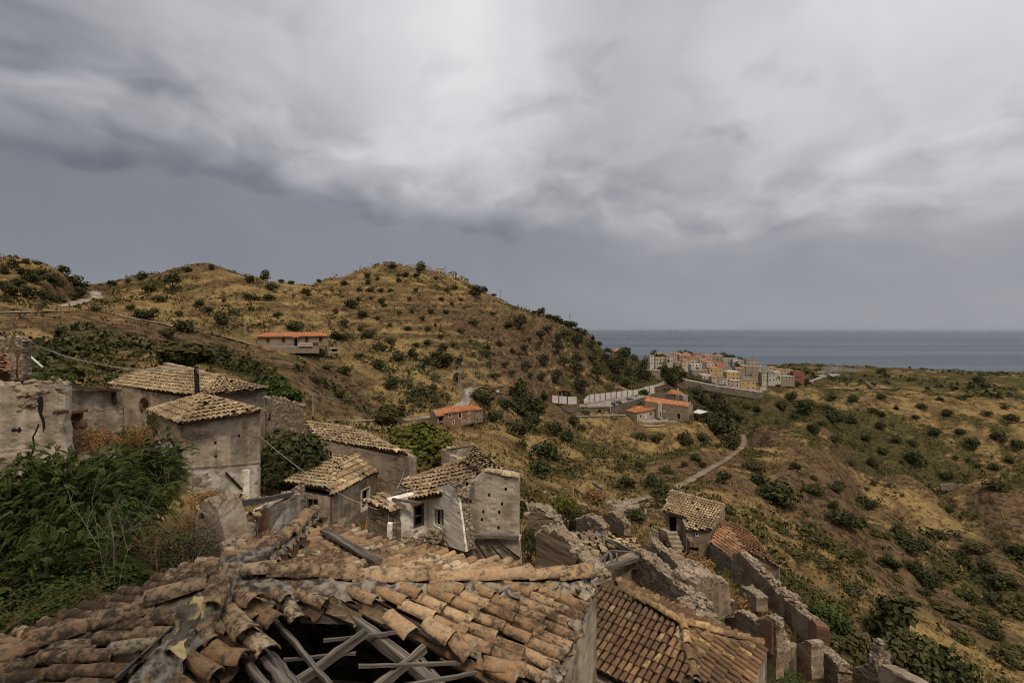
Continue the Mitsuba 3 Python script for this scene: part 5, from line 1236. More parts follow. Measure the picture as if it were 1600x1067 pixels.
# red-tiled house with the long falling wall
K = thing('red_tiled_house', 'house with an orange red tiled roof and a long bare side wall', 'house')
q1, q2, q3, q4 = (13.979, 34.200, 234.890), (14.428, 31.800, 234.983), (15.802, 33.000, 234.853), (16.638, 38.000, 234.971)
q5, q6 = (17.375, 31.500, 234.583), (18.250, 36.500, 234.357)
roof(K, [Face([q1, q2, q3, q4]), Face([q3, q5, q6, (17.786, 38.200, 234.639), q4], sag=0.12)], 'red_tile', 45, slab=0.12, jit=0.14, ridges=[[q3, q4]])
part(K, 'wall', wall_mesh(((13.942, 34.000), (14.379, 31.600), [[(0.000, 234.844), (2.439, 234.952), (2.439, 233.030), (0.000, 232.640)]]), 0.4), 'rubble_wall')
lwl = ((14.470, 31.800), (15.633, 25.200), [[(0.000, 235.194), (0.792, 235.721), (2.029, 235.414), (3.391, 235.167), (4.734, 234.888), (5.868, 234.821), (6.702, 234.800), (6.702, 233.467), (0.000, 232.502)], [(4.734, 234.421), (5.218, 234.377), (5.218, 233.143), (4.734, 233.057)]])
part(K, 'wall', wall_mesh(lwl, 0.5, 0.02, 0.3, 0, 46), 'plaster_brown', label='long falling side wall with a brick edged gap')
part(K, 'jamb', wall_mesh(((15.286, 27.000), (15.376, 26.600), [[(0.000, 234.429), (0.410, 234.378), (0.410, 233.111), (0.000, 233.071)]]), 0.12), 'brick')
part(K, 'wall', wall_mesh(((15.754, 32.900), (17.430, 31.600), [[(0.000, 234.769), (2.121, 234.409), (2.121, 233.239), (0.000, 233.202)]]), 0.4), 'plaster_brown')
for m in top_stones((lwl[0], lwl[1], [lwl[2][0][1:7]]), 0.5, 0.34, 0.22, 17, 234.0):
    part(K, 'stone', m, 'stone', smooth=25)
# ruined rooms at the lower right
K = thing('ruined_rooms', 'group of ruined room walls with brick edges below the red roof', 'ruin')
wl = ((7.944, 18.200), (8.741, 16.000), [[(0.064, 239.202), (0.621, 239.701), (1.061, 239.851), (1.481, 239.818), (1.643, 239.778), (1.750, 240.102), (2.011, 240.336), (2.340, 240.307), (2.340, 238.444), (0.000, 238.059)]])
part(K, 'wall', wall_mesh(wl, 0.35, 0.03, 0.2, 0, 51), 'plaster_brown')
for m in top_stones((wl[0], wl[1], [wl[2][0][:8]]), 0.35, 0.2, 0.16, 19, 236):
    part(K, 'stone', m, 'stone', smooth=25)
part(K, 'jamb', wall_mesh(((8.619, 16.050), (8.871, 16.200), [[(0.000, 240.277), (0.293, 240.143), (0.293, 239.071), (0.000, 239.215)]]), 0.3), 'brick')
part(K, 'pilaster', wall_mesh(((6.806, 13.400), (7.160, 13.600), [[(0.000, 241.067), (0.406, 240.933), (0.406, 239.908), (0.000, 240.056)]]), 0.3, 0.02, 0.2, 0, 53), 'plaster_grey')
wl = ((9.079, 17.600), (12.389, 21.000), [[(0.143, 237.496), (1.914, 237.102), (3.395, 236.751), (4.745, 236.278), (4.745, 234.417), (0.000, 236.590)], [(3.487, 236.176), (4.248, 235.937), (4.248, 235.364), (3.487, 235.697)]])
part(K, 'wall', wall_mesh(wl, 0.75, 0.03, 0.2, 0, 54), 'plaster_brown')
for m in top_stones((wl[0], wl[1], [wl[2][0][:4]]), 0.75, 0.2, 0.075, 20, 235):
    part(K, 'stone', m, 'stone', smooth=25)
wl = ((12.333, 21.000), (12.505, 20.200), [[(0.000, 236.278), (0.417, 236.708), (0.818, 236.907), (0.818, 235.411), (0.000, 234.667)]])
part(K, 'wall', wall_mesh(wl, 0.6, 0.03, 0.2, 0, 55), 'plaster_grey')
wl = ((15.522, 25.400), (13.852, 22.000), [[(0.000, 234.747), (2.030, 235.841), (3.788, 236.585), (3.788, 235.275), (0.000, 233.167)]])
part(K, 'wall', wall_mesh(wl, 0.5, 0.03, 0.2, 0, 56), 'brick')
wl = ((13.619, 22.000), (13.155, 19.500), [[(0.000, 235.683), (0.791, 236.020), (1.762, 236.274), (2.543, 236.433), (2.543, 235.401), (0.000, 234.111)]])
part(K, 'wall', wall_mesh(wl, 0.5, 0.06, 0.2, 0, 57), 'rubble_wall')
for m in top_stones((wl[0], wl[1], [wl[2][0][:4]]), 0.5, 0.26, 0.14, 22, 234):
    part(K, 'stone', m, 'stone', smooth=25)
part(K, 'stub', wall_mesh(((17.460, 30.000), (18.016, 30.000), [[(0.040, 233.294), (0.238, 233.452), (0.516, 233.333), (0.556, 232.460), (0.000, 232.460)]]), 0.5, 0.04, 0.25, 0, 58), 'plaster_brown')
K = thing('corner_wall', 'plastered wall corner with a sloping coping at the bottom right', 'ruin')
wl = ((15.132, 20.000), (14.960, 17.400), [[(0.000, 236.138), (0.740, 236.522), (1.623, 236.823), (2.606, 237.111), (2.606, 235.822), (0.000, 233.704)], [(0.596, 235.600), (0.811, 236.038), (1.158, 236.340), (1.427, 236.338), (1.493, 235.897), (0.596, 235.215)]])
part(K, 'wall', wall_mesh(wl, 0.4, 0.01, 0.3, 0, 61), 'plaster_grey')
wl = ((15.327, 20.400), (15.975, 20.400), [[(0.000, 236.076), (0.162, 236.292), (0.243, 236.670), (0.378, 236.778), (0.459, 236.454), (0.621, 236.346), (0.648, 235.806), (0.000, 235.537)]])
part(K, 'pinnacle', wall_mesh(wl, 0.4, 0.03, 0.12, 0, 62), 'rubble_wall')
wl = ((15.130, 21.500), (15.489, 20.400), [[(0.000, 234.870), (0.511, 235.379), (0.839, 235.431), (1.157, 235.698), (1.157, 234.187), (0.000, 233.335)]])
part(K, 'wall', wall_mesh(wl, 0.5, 0.05, 0.2, 0, 63), 'rubble_wall')
m, uv = beam((15.011, 19.300, 236.572), (14.834, 17.200, 237.259), 0.5, 0.10, 0.01, seg=6)
part(K, 'coping', m, 'stone')
K = thing('room_walls', 'low broken walls of lost rooms on the slope between the white ruin and stair house', 'ruin')
for i, w in enumerate((((2.111, 38.000), (3.238, 34.000), [[(0.000, 235.624), (1.201, 236.354), (2.603, 236.666), (4.156, 236.868), (4.156, 235.788), (0.000, 234.519)]]), ((4.365, 33.000), (5.635, 30.000), [[(0.000, 236.992), (1.236, 237.693), (2.389, 237.859), (3.258, 237.698), (3.258, 236.984), (0.000, 235.944)]]), ((6.857, 36.000), (7.639, 33.000), [[(0.000, 236.095), (1.163, 236.807), (2.446, 236.832), (3.100, 236.730), (3.100, 235.857), (0.000, 234.952)]]),
                       ((7.286, 27.000), (7.302, 24.000), [[(0.000, 238.143), (1.000, 238.720), (2.150, 238.956), (3.000, 239.016), (3.000, 238.222), (0.000, 237.286)]]), ((7.104, 20.500), (7.725, 20.000), [[(0.000, 239.913), (0.270, 240.157), (0.588, 240.148), (0.797, 240.053), (0.797, 239.392), (0.000, 239.262)]]), ((7.439, 19.000), (7.593, 17.500), [[(0.000, 239.545), (0.595, 240.065), (1.154, 240.176), (1.508, 240.139), (1.508, 239.560), (0.000, 238.917)]]),
                       ((10.185, 22.000), (10.308, 20.400), [[(0.000, 238.040), (0.528, 238.525), (1.226, 238.677), (1.605, 238.667), (1.605, 238.100), (0.000, 237.458)]]))):
    part(K, 'wall', wall_mesh(w, 0.5, 0.05, 0.2, 0, 90 + i), 'rubble_wall' if i % 2 else 'plaster_brown')
    for m in top_stones((w[0], w[1], [w[2][0][:4]]), 0.5, 0.3, 0.2, 60 + i, 220.0):
        part(K, 'stone', m, 'stone', smooth=25)
# rubble
rr = np.random.default_rng(101)
RUBBLE = [(2.97, 37.41, 1.29, 0.69), (7.92, 57.02, 1.81, 1.06), (7.49, 43.55, 1.50, 0.81), (9.86, 39.25, 0.73, 0.42), (11.06, 26.97, 0.86, 0.78), (13.41, 28.15, 1.12, 0.52), (14.05, 25.00, 0.66, 0.46), (16.92, 26.10, 0.83, 0.41), (15.59, 67.35, 1.78, 1.78)]
heap = []
for (cx, cy, sx, sy), n, sz in zip(RUBBLE, (200, 150, 150, 100, 240, 130, 110, 110, 120), (0.38, 0.42, 0.36, 0.28, 0.22, 0.24, 0.24, 0.28, 0.42)):
    x, y = rr.normal(cx, sx * 0.8, n), rr.normal(cy, sy * 1.3, n)
    for a, b, c in zip(x, y, ground_z(x, y)):
        k = sz * rr.lognormal(0, 0.4)
        heap.append(stone_mesh(np.array([a, b, c + 0.1 * k]), k, rr))
n = 420
x, y = rr.normal(1.5, 5.0, n), rr.normal(13.5, 3.4, n)
for a, b, c in zip(x, y, ground_z(x, y)):
    heap.append(stone_mesh(np.array([a, b, c]), 0.2 * rr.lognormal(0, 0.5), rr))
one('rubble', join(heap), 'stone', 'fallen stones strewn between the ruins', 'rubble', smooth=45, kind='stuff')

# ---------------------------------------------------------------- houses of the valley
def prism(pts, t=0.14):
    """A roof plane with thickness, from its outline."""
    p = np.array(pts, float)
    n = len(p)
    v = np.vstack([p, p - [0, 0, t]])
    f = [[0, k, k + 1] for k in range(1, n - 1)] + [[n, n + k + 1, n + k] for k in range(1, n - 1)]
    for k in range(n):
        j = (k + 1) % n
        f += [[k, k + n, j + n], [k, j + n, j]]
    return v, np.array(f)


def tiled(pts, K, mat, pitch=0.22, t=0.12):
    """A plane of round tiles too small to pick apart: running ribs on a bed."""
    key = part(K, 'roof', prism(pts, t), mat)
    fc = Face([tuple(p) for p in pts])
    lo, hi = fc.st.min(0), fc.st.max(0)
    vs, fs, n = [], [], 0
    a = np.linspace(0, math.pi, 4)
    for s in np.arange(lo[0] + pitch / 2, hi[0], pitch):
        line = fc.poly.intersection(LineString([(s, lo[1] - 1), (s, hi[1] + 1)]))
        if line.is_empty or line.length < 0.3 or not hasattr(line, 'coords'):
            continue
        t0, t1 = line.coords[0][1], line.coords[-1][1]
        rows = np.array([t0, t1])
        S = s - np.cos(a) * pitch * 0.40
        H = np.sin(a) * pitch * 0.32
        v = np.vstack([fc.at(S, np.full(4, q), H + 0.01) for q in rows])
        vs.append(v)
        fs.append(grid_faces(2, 4) + n)
        n += len(v)
    if vs:
        part(key, 'tile_rows', (np.vstack(vs), np.vstack(fs)), mat, smooth=True, kind='stuff')
    return key


def pane_in(K, name, w, inset=0.12, mat='glass', frame=True, fmat='pale_trim'):
    k = part(K, name, plate(w, inset, 0.03), mat)
    if frame:
        p, q, polys = w
        g = Polygon(polys[0])
        f = g.buffer(0.12, join_style=2).difference(g.buffer(-0.01, join_style=2))
        u = unit(np.subtract(q, p))
        nrm = np.array([-u[1], u[0]])
        out = []
        for c in getattr(f, 'geoms', [f]):
            m = trimesh.creation.extrude_polygon(c, 0.09, engine='earcut')
            xy = np.asarray(p) + m.vertices[:, :1] * u + (m.vertices[:, 2:] - 0.04) * nrm
            out.append((np.c_[xy, m.vertices[:, 1]], m.faces[:, ::-1]))
        part(k, 'frame', join(out), fmat)
    return k


scene['render_red'] = rough(plaster((0.30, 0.165, 0.115), (0.19, 0.115, 0.085), (0.20, 0.15, 0.11), 0.55))
scene['render_cream'] = rough(lambda p, n, uv: mix((0.50, 0.43, 0.32), (0.33, 0.28, 0.21), fbm(along(p, n) / 2.5, p.z / 1.6, 0, 4)))
scene['render_stone'] = rough(lambda p, n, uv: mix((0.32, 0.265, 0.19), (0.18, 0.145, 0.105), fbm(along(p, n) / 0.7, p.z / 0.45, 0, 4)))

scene['wall_stone'] = rough(lambda p, n, uv: mix((0.22, 0.185, 0.14), (0.105, 0.088, 0.066), fbm(along(p, n) / 0.6, p.z / 0.4, 0, 4)) * (0.6 + 0.7 * fbm(along(p, n) / 3.5, p.z / 1.5, 3, 3)))

K = thing('red_house', 'two storey red plastered house with an orange roof standing below the lane', 'house')
tiled([(-14.51, 102.50, 232.10), (-8.04, 108.50, 232.06), (-9.34, 113.00, 232.32), (-15.79, 108.00, 232.39)], K, 'new_tile')
tiled([(-15.78, 101.50, 231.74), (-14.32, 102.60, 231.76), (-15.64, 107.00, 232.31), (-17.40, 106.50, 232.17)], K, 'new_tile')
tiled([(-8.14, 108.00, 231.86), (-6.69, 110.00, 231.87), (-7.89, 112.50, 231.99), (-9.25, 112.80, 232.24)], K, 'new_tile')
fw = ((-14.442, 103.000), (-8.252, 108.500), [[(0.00, 232.02), (8.28, 231.99), (8.28, 229.05), (0.00, 228.47)], [(1.14, 231.68), (1.72, 231.68), (1.72, 231.06), (1.14, 231.06)], [(3.73, 231.72), (4.42, 231.71), (4.42, 230.52), (3.73, 230.54)], [(6.33, 231.71), (6.73, 231.70), (6.73, 231.16), (6.33, 231.17)], [(2.22, 230.17), (2.64, 230.16), (2.64, 229.56), (2.22, 229.58)], [(4.67, 230.00), (5.16, 229.98), (5.16, 229.59), (4.67, 229.61)], [(6.33, 230.22), (6.73, 230.21), (6.73, 229.53), (6.33, 229.54)]])
part(K, 'wall', wall_mesh(fw, 0.4), 'render_red')
for h in fw[2][1:]:
    pane_in(K, 'window', sub(fw, h), 0.2)
part(K, 'wall', wall_mesh(((-18.017, 106.000), (-15.786, 102.000), [[(0.00, 231.21), (2.03, 232.49), (4.58, 231.52), (4.58, 228.28), (0.00, 228.41)], [(1.63, 230.08), (2.43, 230.08), (2.43, 228.98), (1.63, 228.97)]]), 0.4), 'render_stone')
part(K, 'wall', wall_mesh(((-15.786, 102.000), (-14.387, 102.900), [[(0.00, 231.52), (1.66, 231.69), (1.66, 228.36), (0.00, 228.28)], [(0.37, 231.34), (1.40, 231.45), (1.40, 230.56), (0.37, 230.53)], [(0.44, 230.19), (1.32, 230.16), (1.32, 228.60), (0.44, 228.70)]]), 0.35), 'render_red')
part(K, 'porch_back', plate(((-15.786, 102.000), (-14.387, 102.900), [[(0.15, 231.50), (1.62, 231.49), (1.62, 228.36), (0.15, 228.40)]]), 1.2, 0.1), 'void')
ew = ((-8.237, 108.300), (-6.705, 110.200), [[(0.00, 231.81), (2.44, 231.78), (2.55, 228.99), (0.00, 228.94)], [(0.27, 231.73), (0.52, 231.72), (0.52, 231.24), (0.27, 231.24)], [(0.90, 231.70), (1.16, 231.70), (1.16, 231.22), (0.90, 231.23)], [(1.69, 231.67), (2.01, 231.66), (2.01, 230.89), (1.69, 230.89)], [(0.52, 229.87), (1.05, 229.85), (1.05, 229.07), (0.52, 229.09)], [(1.54, 229.72), (2.01, 229.68), (2.01, 229.29), (1.54, 229.32)]])
part(K, 'wall', wall_mesh(ew, 0.35), 'render_stone')
part(K, 'back_wall', wall_mesh(((-17.917, 107.500), (-6.876, 113.000), [[(0.00, 231.80), (2.37, 232.05), (9.77, 232.25), (12.34, 231.47), (12.34, 228.92), (0.00, 229.24)]]), 0.3), 'render_stone')
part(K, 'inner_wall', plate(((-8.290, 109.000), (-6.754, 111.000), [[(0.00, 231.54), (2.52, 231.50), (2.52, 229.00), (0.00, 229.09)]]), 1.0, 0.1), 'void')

K = thing('banner_house', 'long low stone house with an orange hip roof and a white banner below it', 'house')
e0, e1, e2, e3 = (-62.40, 117.50, 248.13), (-45.10, 119.00, 248.35), (-49.95, 123.00, 249.15), (-61.97, 122.00, 249.13)
tiled([e0, e1, e2, e3], K, 'new_tile')
tiled([(-62.40, 117.50, 248.13), e3, (-65.85, 127.00, 248.49)], K, 'new_tile')
tiled([e1, (-49.08, 127.50, 248.65), e2], K, 'new_tile')
fw = ((-62.122, 118.000), (-45.407, 119.400), [[(0.00, 248.13), (16.77, 248.33), (16.77, 245.74), (0.00, 245.63)], [(2.25, 247.65), (2.80, 247.65), (2.80, 246.72), (2.25, 246.72)], [(5.87, 247.70), (6.48, 247.70), (6.48, 246.75), (5.87, 246.76)], [(8.69, 247.72), (9.45, 247.72), (9.45, 245.76), (8.69, 245.76)], [(11.34, 247.83), (11.95, 247.83), (11.95, 246.82), (11.34, 246.82)], [(14.70, 247.87), (15.32, 247.87), (15.32, 246.92), (14.70, 246.92)]])
part(K, 'wall', wall_mesh(fw, 0.4), 'render_stone')
for i, h in enumerate(fw[2][1:]):
    pane_in(K, 'door' if i == 2 else 'window', sub(fw, h), 0.2, 'brown_wood' if i != 2 else 'void', fmat='pale_trim' if i == 2 else 'brown_wood')
part(K, 'side_wall', wall_mesh(((-45.407, 119.400), (-48.717, 127.000), [[(-0.00, 248.26), (8.29, 248.49), (8.29, 244.79), (-0.00, 245.10)]]), 0.3), 'render_stone')
part(K, 'side_wall', wall_mesh(((-65.667, 126.000), (-62.122, 118.000), [[(-0.00, 248.50), (8.75, 248.13), (8.75, 245.16), (-0.00, 244.83)]]), 0.3), 'render_stone')
part(K, 'canopy', prism([(-53.25, 117.20, 248.02), (-51.55, 117.20, 248.08), (-52.15, 118.40, 248.18), (-53.72, 118.40, 248.12)], 0.1), 'new_tile')
part(K, 'chimney', wall_mesh(((-63.824, 122.000), (-63.421, 122.000), [[(0.00, 249.52), (0.40, 249.52), (0.40, 248.39), (0.00, 248.39)]]), 0.4), 'render_stone')
part(K, 'chimney_cap', wall_mesh(((-64.470, 122.000), (-63.324, 122.000), [[(0.00, 249.68), (1.15, 249.68), (1.15, 249.48), (0.00, 249.48)]]), 0.6), 'new_tile')
tw = ((-63.524, 116.000), (-46.578, 116.600), [[(0.00, 245.86), (6.64, 245.77), (12.70, 245.84), (16.96, 245.99), (16.96, 244.14), (0.00, 244.17)]])
part(K, 'terrace_wall', wall_mesh(tw, 0.4), 'render_stone')
part(K, 'terrace', prism([(-63.52, 116.00, 245.81), (-46.58, 116.60, 245.94), (-47.06, 121.00, 245.92), (-65.30, 121.00, 245.84)], 0.3), 'concrete')
part(K, 'shed_door', plate(((-48.002, 116.500), (-46.847, 116.500), [[(0.00, 246.72), (1.16, 246.72), (1.16, 245.99), (0.00, 245.99)]]), 0, 0.3), 'brown_wood')
# the banner, its letters sewn on
bp = ((-51.293, 116.100), (-47.894, 116.200), [[(0.00, 246.68), (3.40, 246.68), (3.40, 245.88), (0.00, 245.88)]])
B = thing('banner', 'white banner with red letters hanging before the long orange roofed house', 'banner')
part(B, 'cloth', plate(bp, 0, 0.02), 'white_wall')
tm = meshkit.text_mesh('VENDESI', 0.46, 0.02, bold=True)
v = tm.vertices - [tm.vertices[:, 0].mean() * 0, 0, 0]
wid = v[:, 0].max()
L = math.hypot(bp[1][0] - bp[0][0], bp[1][1] - bp[0][1])
u = unit(np.subtract(bp[1], bp[0]))
z0 = min(z for _, z in bp[2][0])
x = np.array(bp[0]) + (v[:, :1] * (L * 0.88 / wid) + L * 0.06) * u + np.array([u[1], -u[0]]) * (v[:, 2:] + 0.003)
scene['red_letter'] = paint((0.48, 0.03, 0.03), 0.8)
part(B, 'lettering', (np.c_[x, v[:, 1] + z0 + 0.17], tm.faces), 'red_letter')
K = thing('water_shed', 'small concrete shed with a dark opening right of the banner house', 'shed')
sw = ((-45.176, 119.000), (-43.095, 120.000), [[(0.00, 245.12), (2.31, 245.24), (2.31, 243.97), (0.00, 244.02)], [(0.59, 245.08), (2.01, 245.12), (2.01, 244.45), (0.89, 244.47)]])
part(K, 'wall', wall_mesh(sw, 0.3), 'concrete')
part(K, 'roof', prism([(-45.18, 118.80, 245.16), (-42.94, 119.80, 245.28), (-44.09, 123.00, 245.28), (-46.31, 122.00, 245.16)], 0.15), 'concrete')
part(K, 'opening', plate(sub(sw, sw[2][1]), 0.35, 0.05), 'void')

# chapel above the valley, its annexe and yard
K = thing('chapel', 'long stone chapel with an orange gable roof above the valley', 'chapel')
tiled([(57.36, 210.00, 218.89), (72.75, 200.00, 217.78), (75.15, 204.00, 219.05), (59.86, 215.00, 220.08)], K, 'new_tile')
tiled([(59.86, 215.00, 220.08), (75.15, 204.00, 219.05), (77.81, 207.50, 217.45), (62.57, 219.00, 218.42)], K, 'new_tile')
fw = ((57.723, 209.800), (72.718, 200.200), [[(0.00, 218.64), (17.81, 217.69), (17.81, 210.81), (0.00, 211.70)], [(11.05, 217.51), (11.79, 217.49), (11.79, 216.28), (11.05, 216.30)], [(13.52, 214.24), (13.83, 214.83), (14.46, 214.84), (14.82, 214.23), (14.82, 212.36), (13.52, 212.44)], [(7.96, 215.61), (8.76, 215.58), (8.76, 214.84), (7.96, 214.88)]])
part(K, 'wall', wall_mesh(fw, 0.5), 'render_stone')
pane_in(K, 'window', sub(fw, fw[2][1]), 0.3, 'glass')
pane_in(K, 'door', sub(fw, fw[2][2]), 0.3, 'dark_wood', fmat='render_cream')
pane_in(K, 'window', sub(fw, fw[2][3]), 0.1, 'pale_trim')
gw = ((72.718, 200.200), (77.433, 207.000), [[(0.00, 217.69), (3.87, 219.06), (8.27, 217.42), (7.44, 211.25), (0.00, 210.81)], [(2.86, 216.38), (4.37, 216.22), (4.37, 215.36), (2.86, 215.49)], [(2.66, 213.86), (4.88, 213.80), (4.88, 211.51), (2.66, 211.45)]])
part(K, 'wall', wall_mesh(gw, 0.5), 'render_stone')
pane_in(K, 'window', sub(gw, gw[2][1]), 0.3)
pane_in(K, 'door', sub(gw, gw[2][2]), 0.3, 'dark_wood', False)
part(K, 'back_wall', wall_mesh(((61.709, 218.000), (77.583, 207.400), [[(0.58, 218.33), (19.09, 217.22), (19.09, 212.69), (0.00, 213.67)]]), 0.3), 'render_stone')
part(K, 'finial', join([pole_mesh((75.18, 204.00, 218.97), (75.18, 204.00, 219.78), 0.12, 0.06)]), 'pale_trim')
K = thing('bell_wall', 'pale narrow bell wall between the chapel and its annexe', 'wall')
bw = ((61.356, 203.000), (63.065, 203.400), [[(0.00, 218.72), (0.30, 219.38), (1.34, 219.29), (1.75, 218.66), (1.75, 212.47), (0.00, 212.54)], [(0.74, 215.20), (1.22, 215.18), (1.22, 212.89), (0.74, 212.91)]])
part(K, 'wall', wall_mesh(bw, 1.6), 'render_cream')
pane_in(K, 'door', sub(bw, bw[2][1]), 0.3, 'dark_wood', False)
K = thing('annexe', 'low annexe with an orange hip roof left of the chapel', 'house')
a, b, c = (49.73, 213.00, 214.22), (52.23, 202.50, 214.91), (62.67, 206.00, 216.27)
r0, r1 = (54.54, 212.00, 216.18), (60.75, 214.00, 216.48)
tiled([b, c, (63.94, 212.00, 216.35), r1, r0], K, 'new_tile')
tiled([a, b, r0], K, 'new_tile')
tiled([(64.89, 219.00, 215.96), (54.08, 221.00, 214.48), r0, r1, (64.24, 213.00, 216.19)], K, 'new_tile')
fw = ((52.469, 203.000), (62.581, 206.600), [[(0.00, 214.56), (10.73, 215.95), (10.73, 211.47), (0.00, 211.06)], [(1.38, 213.94), (2.08, 214.03), (2.08, 212.82), (1.38, 212.73)], [(3.98, 214.05), (4.94, 214.16), (4.94, 212.24), (3.98, 212.16)], [(6.47, 214.77), (7.24, 214.84), (7.24, 213.32), (6.47, 213.23)], [(9.11, 214.84), (9.96, 214.90), (9.96, 214.08), (9.11, 214.02)]])
part(K, 'wall', wall_mesh(fw, 0.35), 'render_cream')
for i, h in enumerate(fw[2][1:]):
    pane_in(K, 'door' if i == 1 else 'window', sub(fw, h), 0.12, ('glass', 'white_wall', 'glass', 'white_wall')[i])
part(K, 'wall', wall_mesh(((49.893, 212.500), (52.469, 203.000), [[(0.00, 214.02), (9.84, 214.56), (9.84, 211.06), (0.00, 211.77)]]), 0.35), 'render_cream')
K = thing('upper_house', 'grey house with a small orange hip roof behind the chapel', 'house')
ap, ap2 = (76.28, 233.00, 220.84), (79.92, 236.00, 220.03)
a, b, c = (74.60, 234.00, 218.74), (76.04, 225.00, 219.52), (82.55, 232.00, 219.25)
tiled([a, b, ap], K, 'new_tile')
tiled([b, c, ap2, ap], K, 'new_tile')
lw = ((74.590, 233.500), (76.658, 225.500), [[(0.00, 218.68), (8.26, 219.46), (8.26, 216.00), (0.00, 216.03)]])
part(K, 'wall', wall_mesh(lw, 0.35), 'concrete')
rw = ((76.658, 225.500), (82.704, 232.000), [[(0.00, 219.46), (8.88, 219.13), (8.88, 215.02), (0.00, 215.70)], [(0.41, 218.79), (1.67, 218.72), (1.67, 216.56), (0.41, 216.61)], [(5.62, 217.20), (6.70, 217.12), (6.70, 216.17), (5.62, 216.23)]])
part(K, 'wall', wall_mesh(rw, 0.35), 'render_stone')
pane_in(K, 'door', sub(rw, rw[2][1]), 0.3, 'void', False)
pane_in(K, 'window', sub(rw, rw[2][2]), 0.2)
part(K, 'side_block', wall_mesh(((79.817, 226.000), (82.573, 227.000), [[(0.00, 219.06), (2.93, 219.01), (2.93, 215.17), (0.00, 215.32)], [(0.58, 216.94), (1.17, 216.91), (1.17, 216.16), (0.58, 216.19)]]), 5), 'concrete')
part(K, 'yard_wall', wall_mesh(((68.889, 240.000), (74.750, 234.000), [[(0.00, 217.94), (8.39, 219.51), (8.39, 215.95), (0.00, 215.71)]]), 0.3), 'render_stone')
part(K, 'chimney', pole_mesh((79.23, 231.00, 220.06), (79.23, 231.00, 221.74), 0.3, 0.3), 'pale_trim')
K = thing('awning', 'white canvas awning on posts right of the chapel', 'awning')
aw = [(75.72, 203.00, 215.09), (77.13, 199.00, 215.15), (83.11, 205.00, 214.97), (80.06, 208.00, 215.55)]
part(K, 'roof', prism(aw, 0.08), 'white_wall')
for q in aw:
    part(K, 'post', pole_mesh((q[0], q[1], q[2] - 2.6), (q[0], q[1], q[2]), 0.06, 0.06), 'steel')
add('chapel_yard', mikit.ply(prism([(53.44, 202.00, 211.52), (60.54, 199.00, 210.78), (71.66, 197.00, 210.65), (73.02, 200.00, 210.85), (63.76, 206.00, 212.26), (62.40, 206.00, 211.85)], 1.5), 'concrete'), 'pale paved yard in front of the chapel', 'yard', kind='structure')
one('retaining_wall', wall_mesh(((71.921, 197.000), (82.302, 204.000), [[(0.00, 210.78), (12.52, 209.93), (12.07, 205.53), (0.00, 207.79)]]), 0.5), 'render_stone', 'tall retaining wall below the awning right of the chapel yard', 'wall')
one('retaining_wall', wall_mesh(((41.286, 204.000), (60.390, 198.500), [[(0.00, 210.33), (12.26, 210.99), (19.88, 210.75), (19.88, 209.30), (0.00, 208.98)]]), 0.4), 'render_stone', 'low stone wall holding the lane below the annexe', 'wall')

# car park: walls, cars, lamps, shrine
K = thing('panel_wall', 'long whitewashed wall of panels stepping up behind the car park', 'wall')
for k, (p, q, polys) in enumerate([((30.52, 206), (33.35, 210.1), [[(0, 219.48), (4.98, 221.21), (4.98, 217.54), (0, 217.79)]]), ((33.53, 210.3), (36.46, 214.4), [[(0, 221.28), (5.04, 221.09), (5.04, 217.31), (0, 217.54)]]), ((36.65, 214.6), (39.66, 218.7), [[(0, 221.08), (5.09, 220.79), (5.09, 217.08), (0, 217.3)]]), ((39.86, 218.9), (42.96, 223), [[(0, 220.78), (5.14, 220.5), (5.14, 216.88), (0, 217.08)]]), ((43.16, 223.2), (46.36, 227.3), [[(0, 220.5), (5.2, 220.22), (5.2, 216.62), (0, 216.88)]]), ((46.57, 227.5), (49.86, 231.6), [[(0, 220.22), (5.26, 219.95), (5.26, 216.28), (0, 216.61)]]), ((50.07, 231.8), (53.45, 235.9), [[(0, 219.94), (5.31, 219.68), (5.31, 215.96), (0, 216.27)]]), ((53.67, 236.1), (57.14, 240.2), [[(0, 219.68), (5.37, 219.43), (5.37, 215.65), (0, 215.95)]]), ((57.37, 240.4), (60.93, 244.5), [[(0, 219.42), (5.43, 219.19), (5.43, 215.35), (0, 215.64)]]), ((61.16, 244.7), (64.82, 248.8), [[(0, 219.18), (5.49, 218.95), (5.49, 215.06), (0, 215.34)]]), ((65.05, 249), (68.8, 253.1), [[(0, 218.95), (5.56, 219.01), (5.56, 214.98), (0, 215.06)]]), ((69.04, 253.3), (72.88, 257.4), [[(0, 219.03), (5.62, 219.24), (5.62, 215.03), (0, 215)]]), ((73.12, 257.6), (77.06, 261.7), [[(0, 219.27), (5.68, 219.5), (5.68, 215.1), (0, 215.04)]])]):
    part(K, 'panel', wall_mesh((p, q, polys), 0.25), 'white_wall')
    part(K, 'post', (box(-.16, .16, -.2, .3, polys[0][3][1], polys[0][0][1] + 0.1)[0] + [p[0], p[1], 0], BOX_F), 'rust')
K = thing('panel_wall', 'short whitewashed wall of three panels beside the lane', 'wall')
for p, q, polys in (((15.664, 191.000), (18.509, 193.000), [[(0.00, 223.72), (3.48, 223.32), (3.48, 220.39), (0.00, 220.95)]]), ((18.687, 193.000), (22.296, 196.000), [[(0.00, 223.32), (4.69, 222.65), (4.69, 219.67), (0.00, 220.39)]]), ((22.504, 196.000), (26.586, 199.000), [[(0.00, 222.65), (5.07, 222.05), (5.07, 219.07), (0.00, 219.67)]])):
    part(K, 'panel', wall_mesh((p, q, polys), 0.25), 'white_wall')
    part(K, 'post', (box(-.16, .16, -.2, .3, polys[0][3][1], polys[0][0][1] + 0.1)[0] + [p[0], p[1], 0], BOX_F), 'rust')
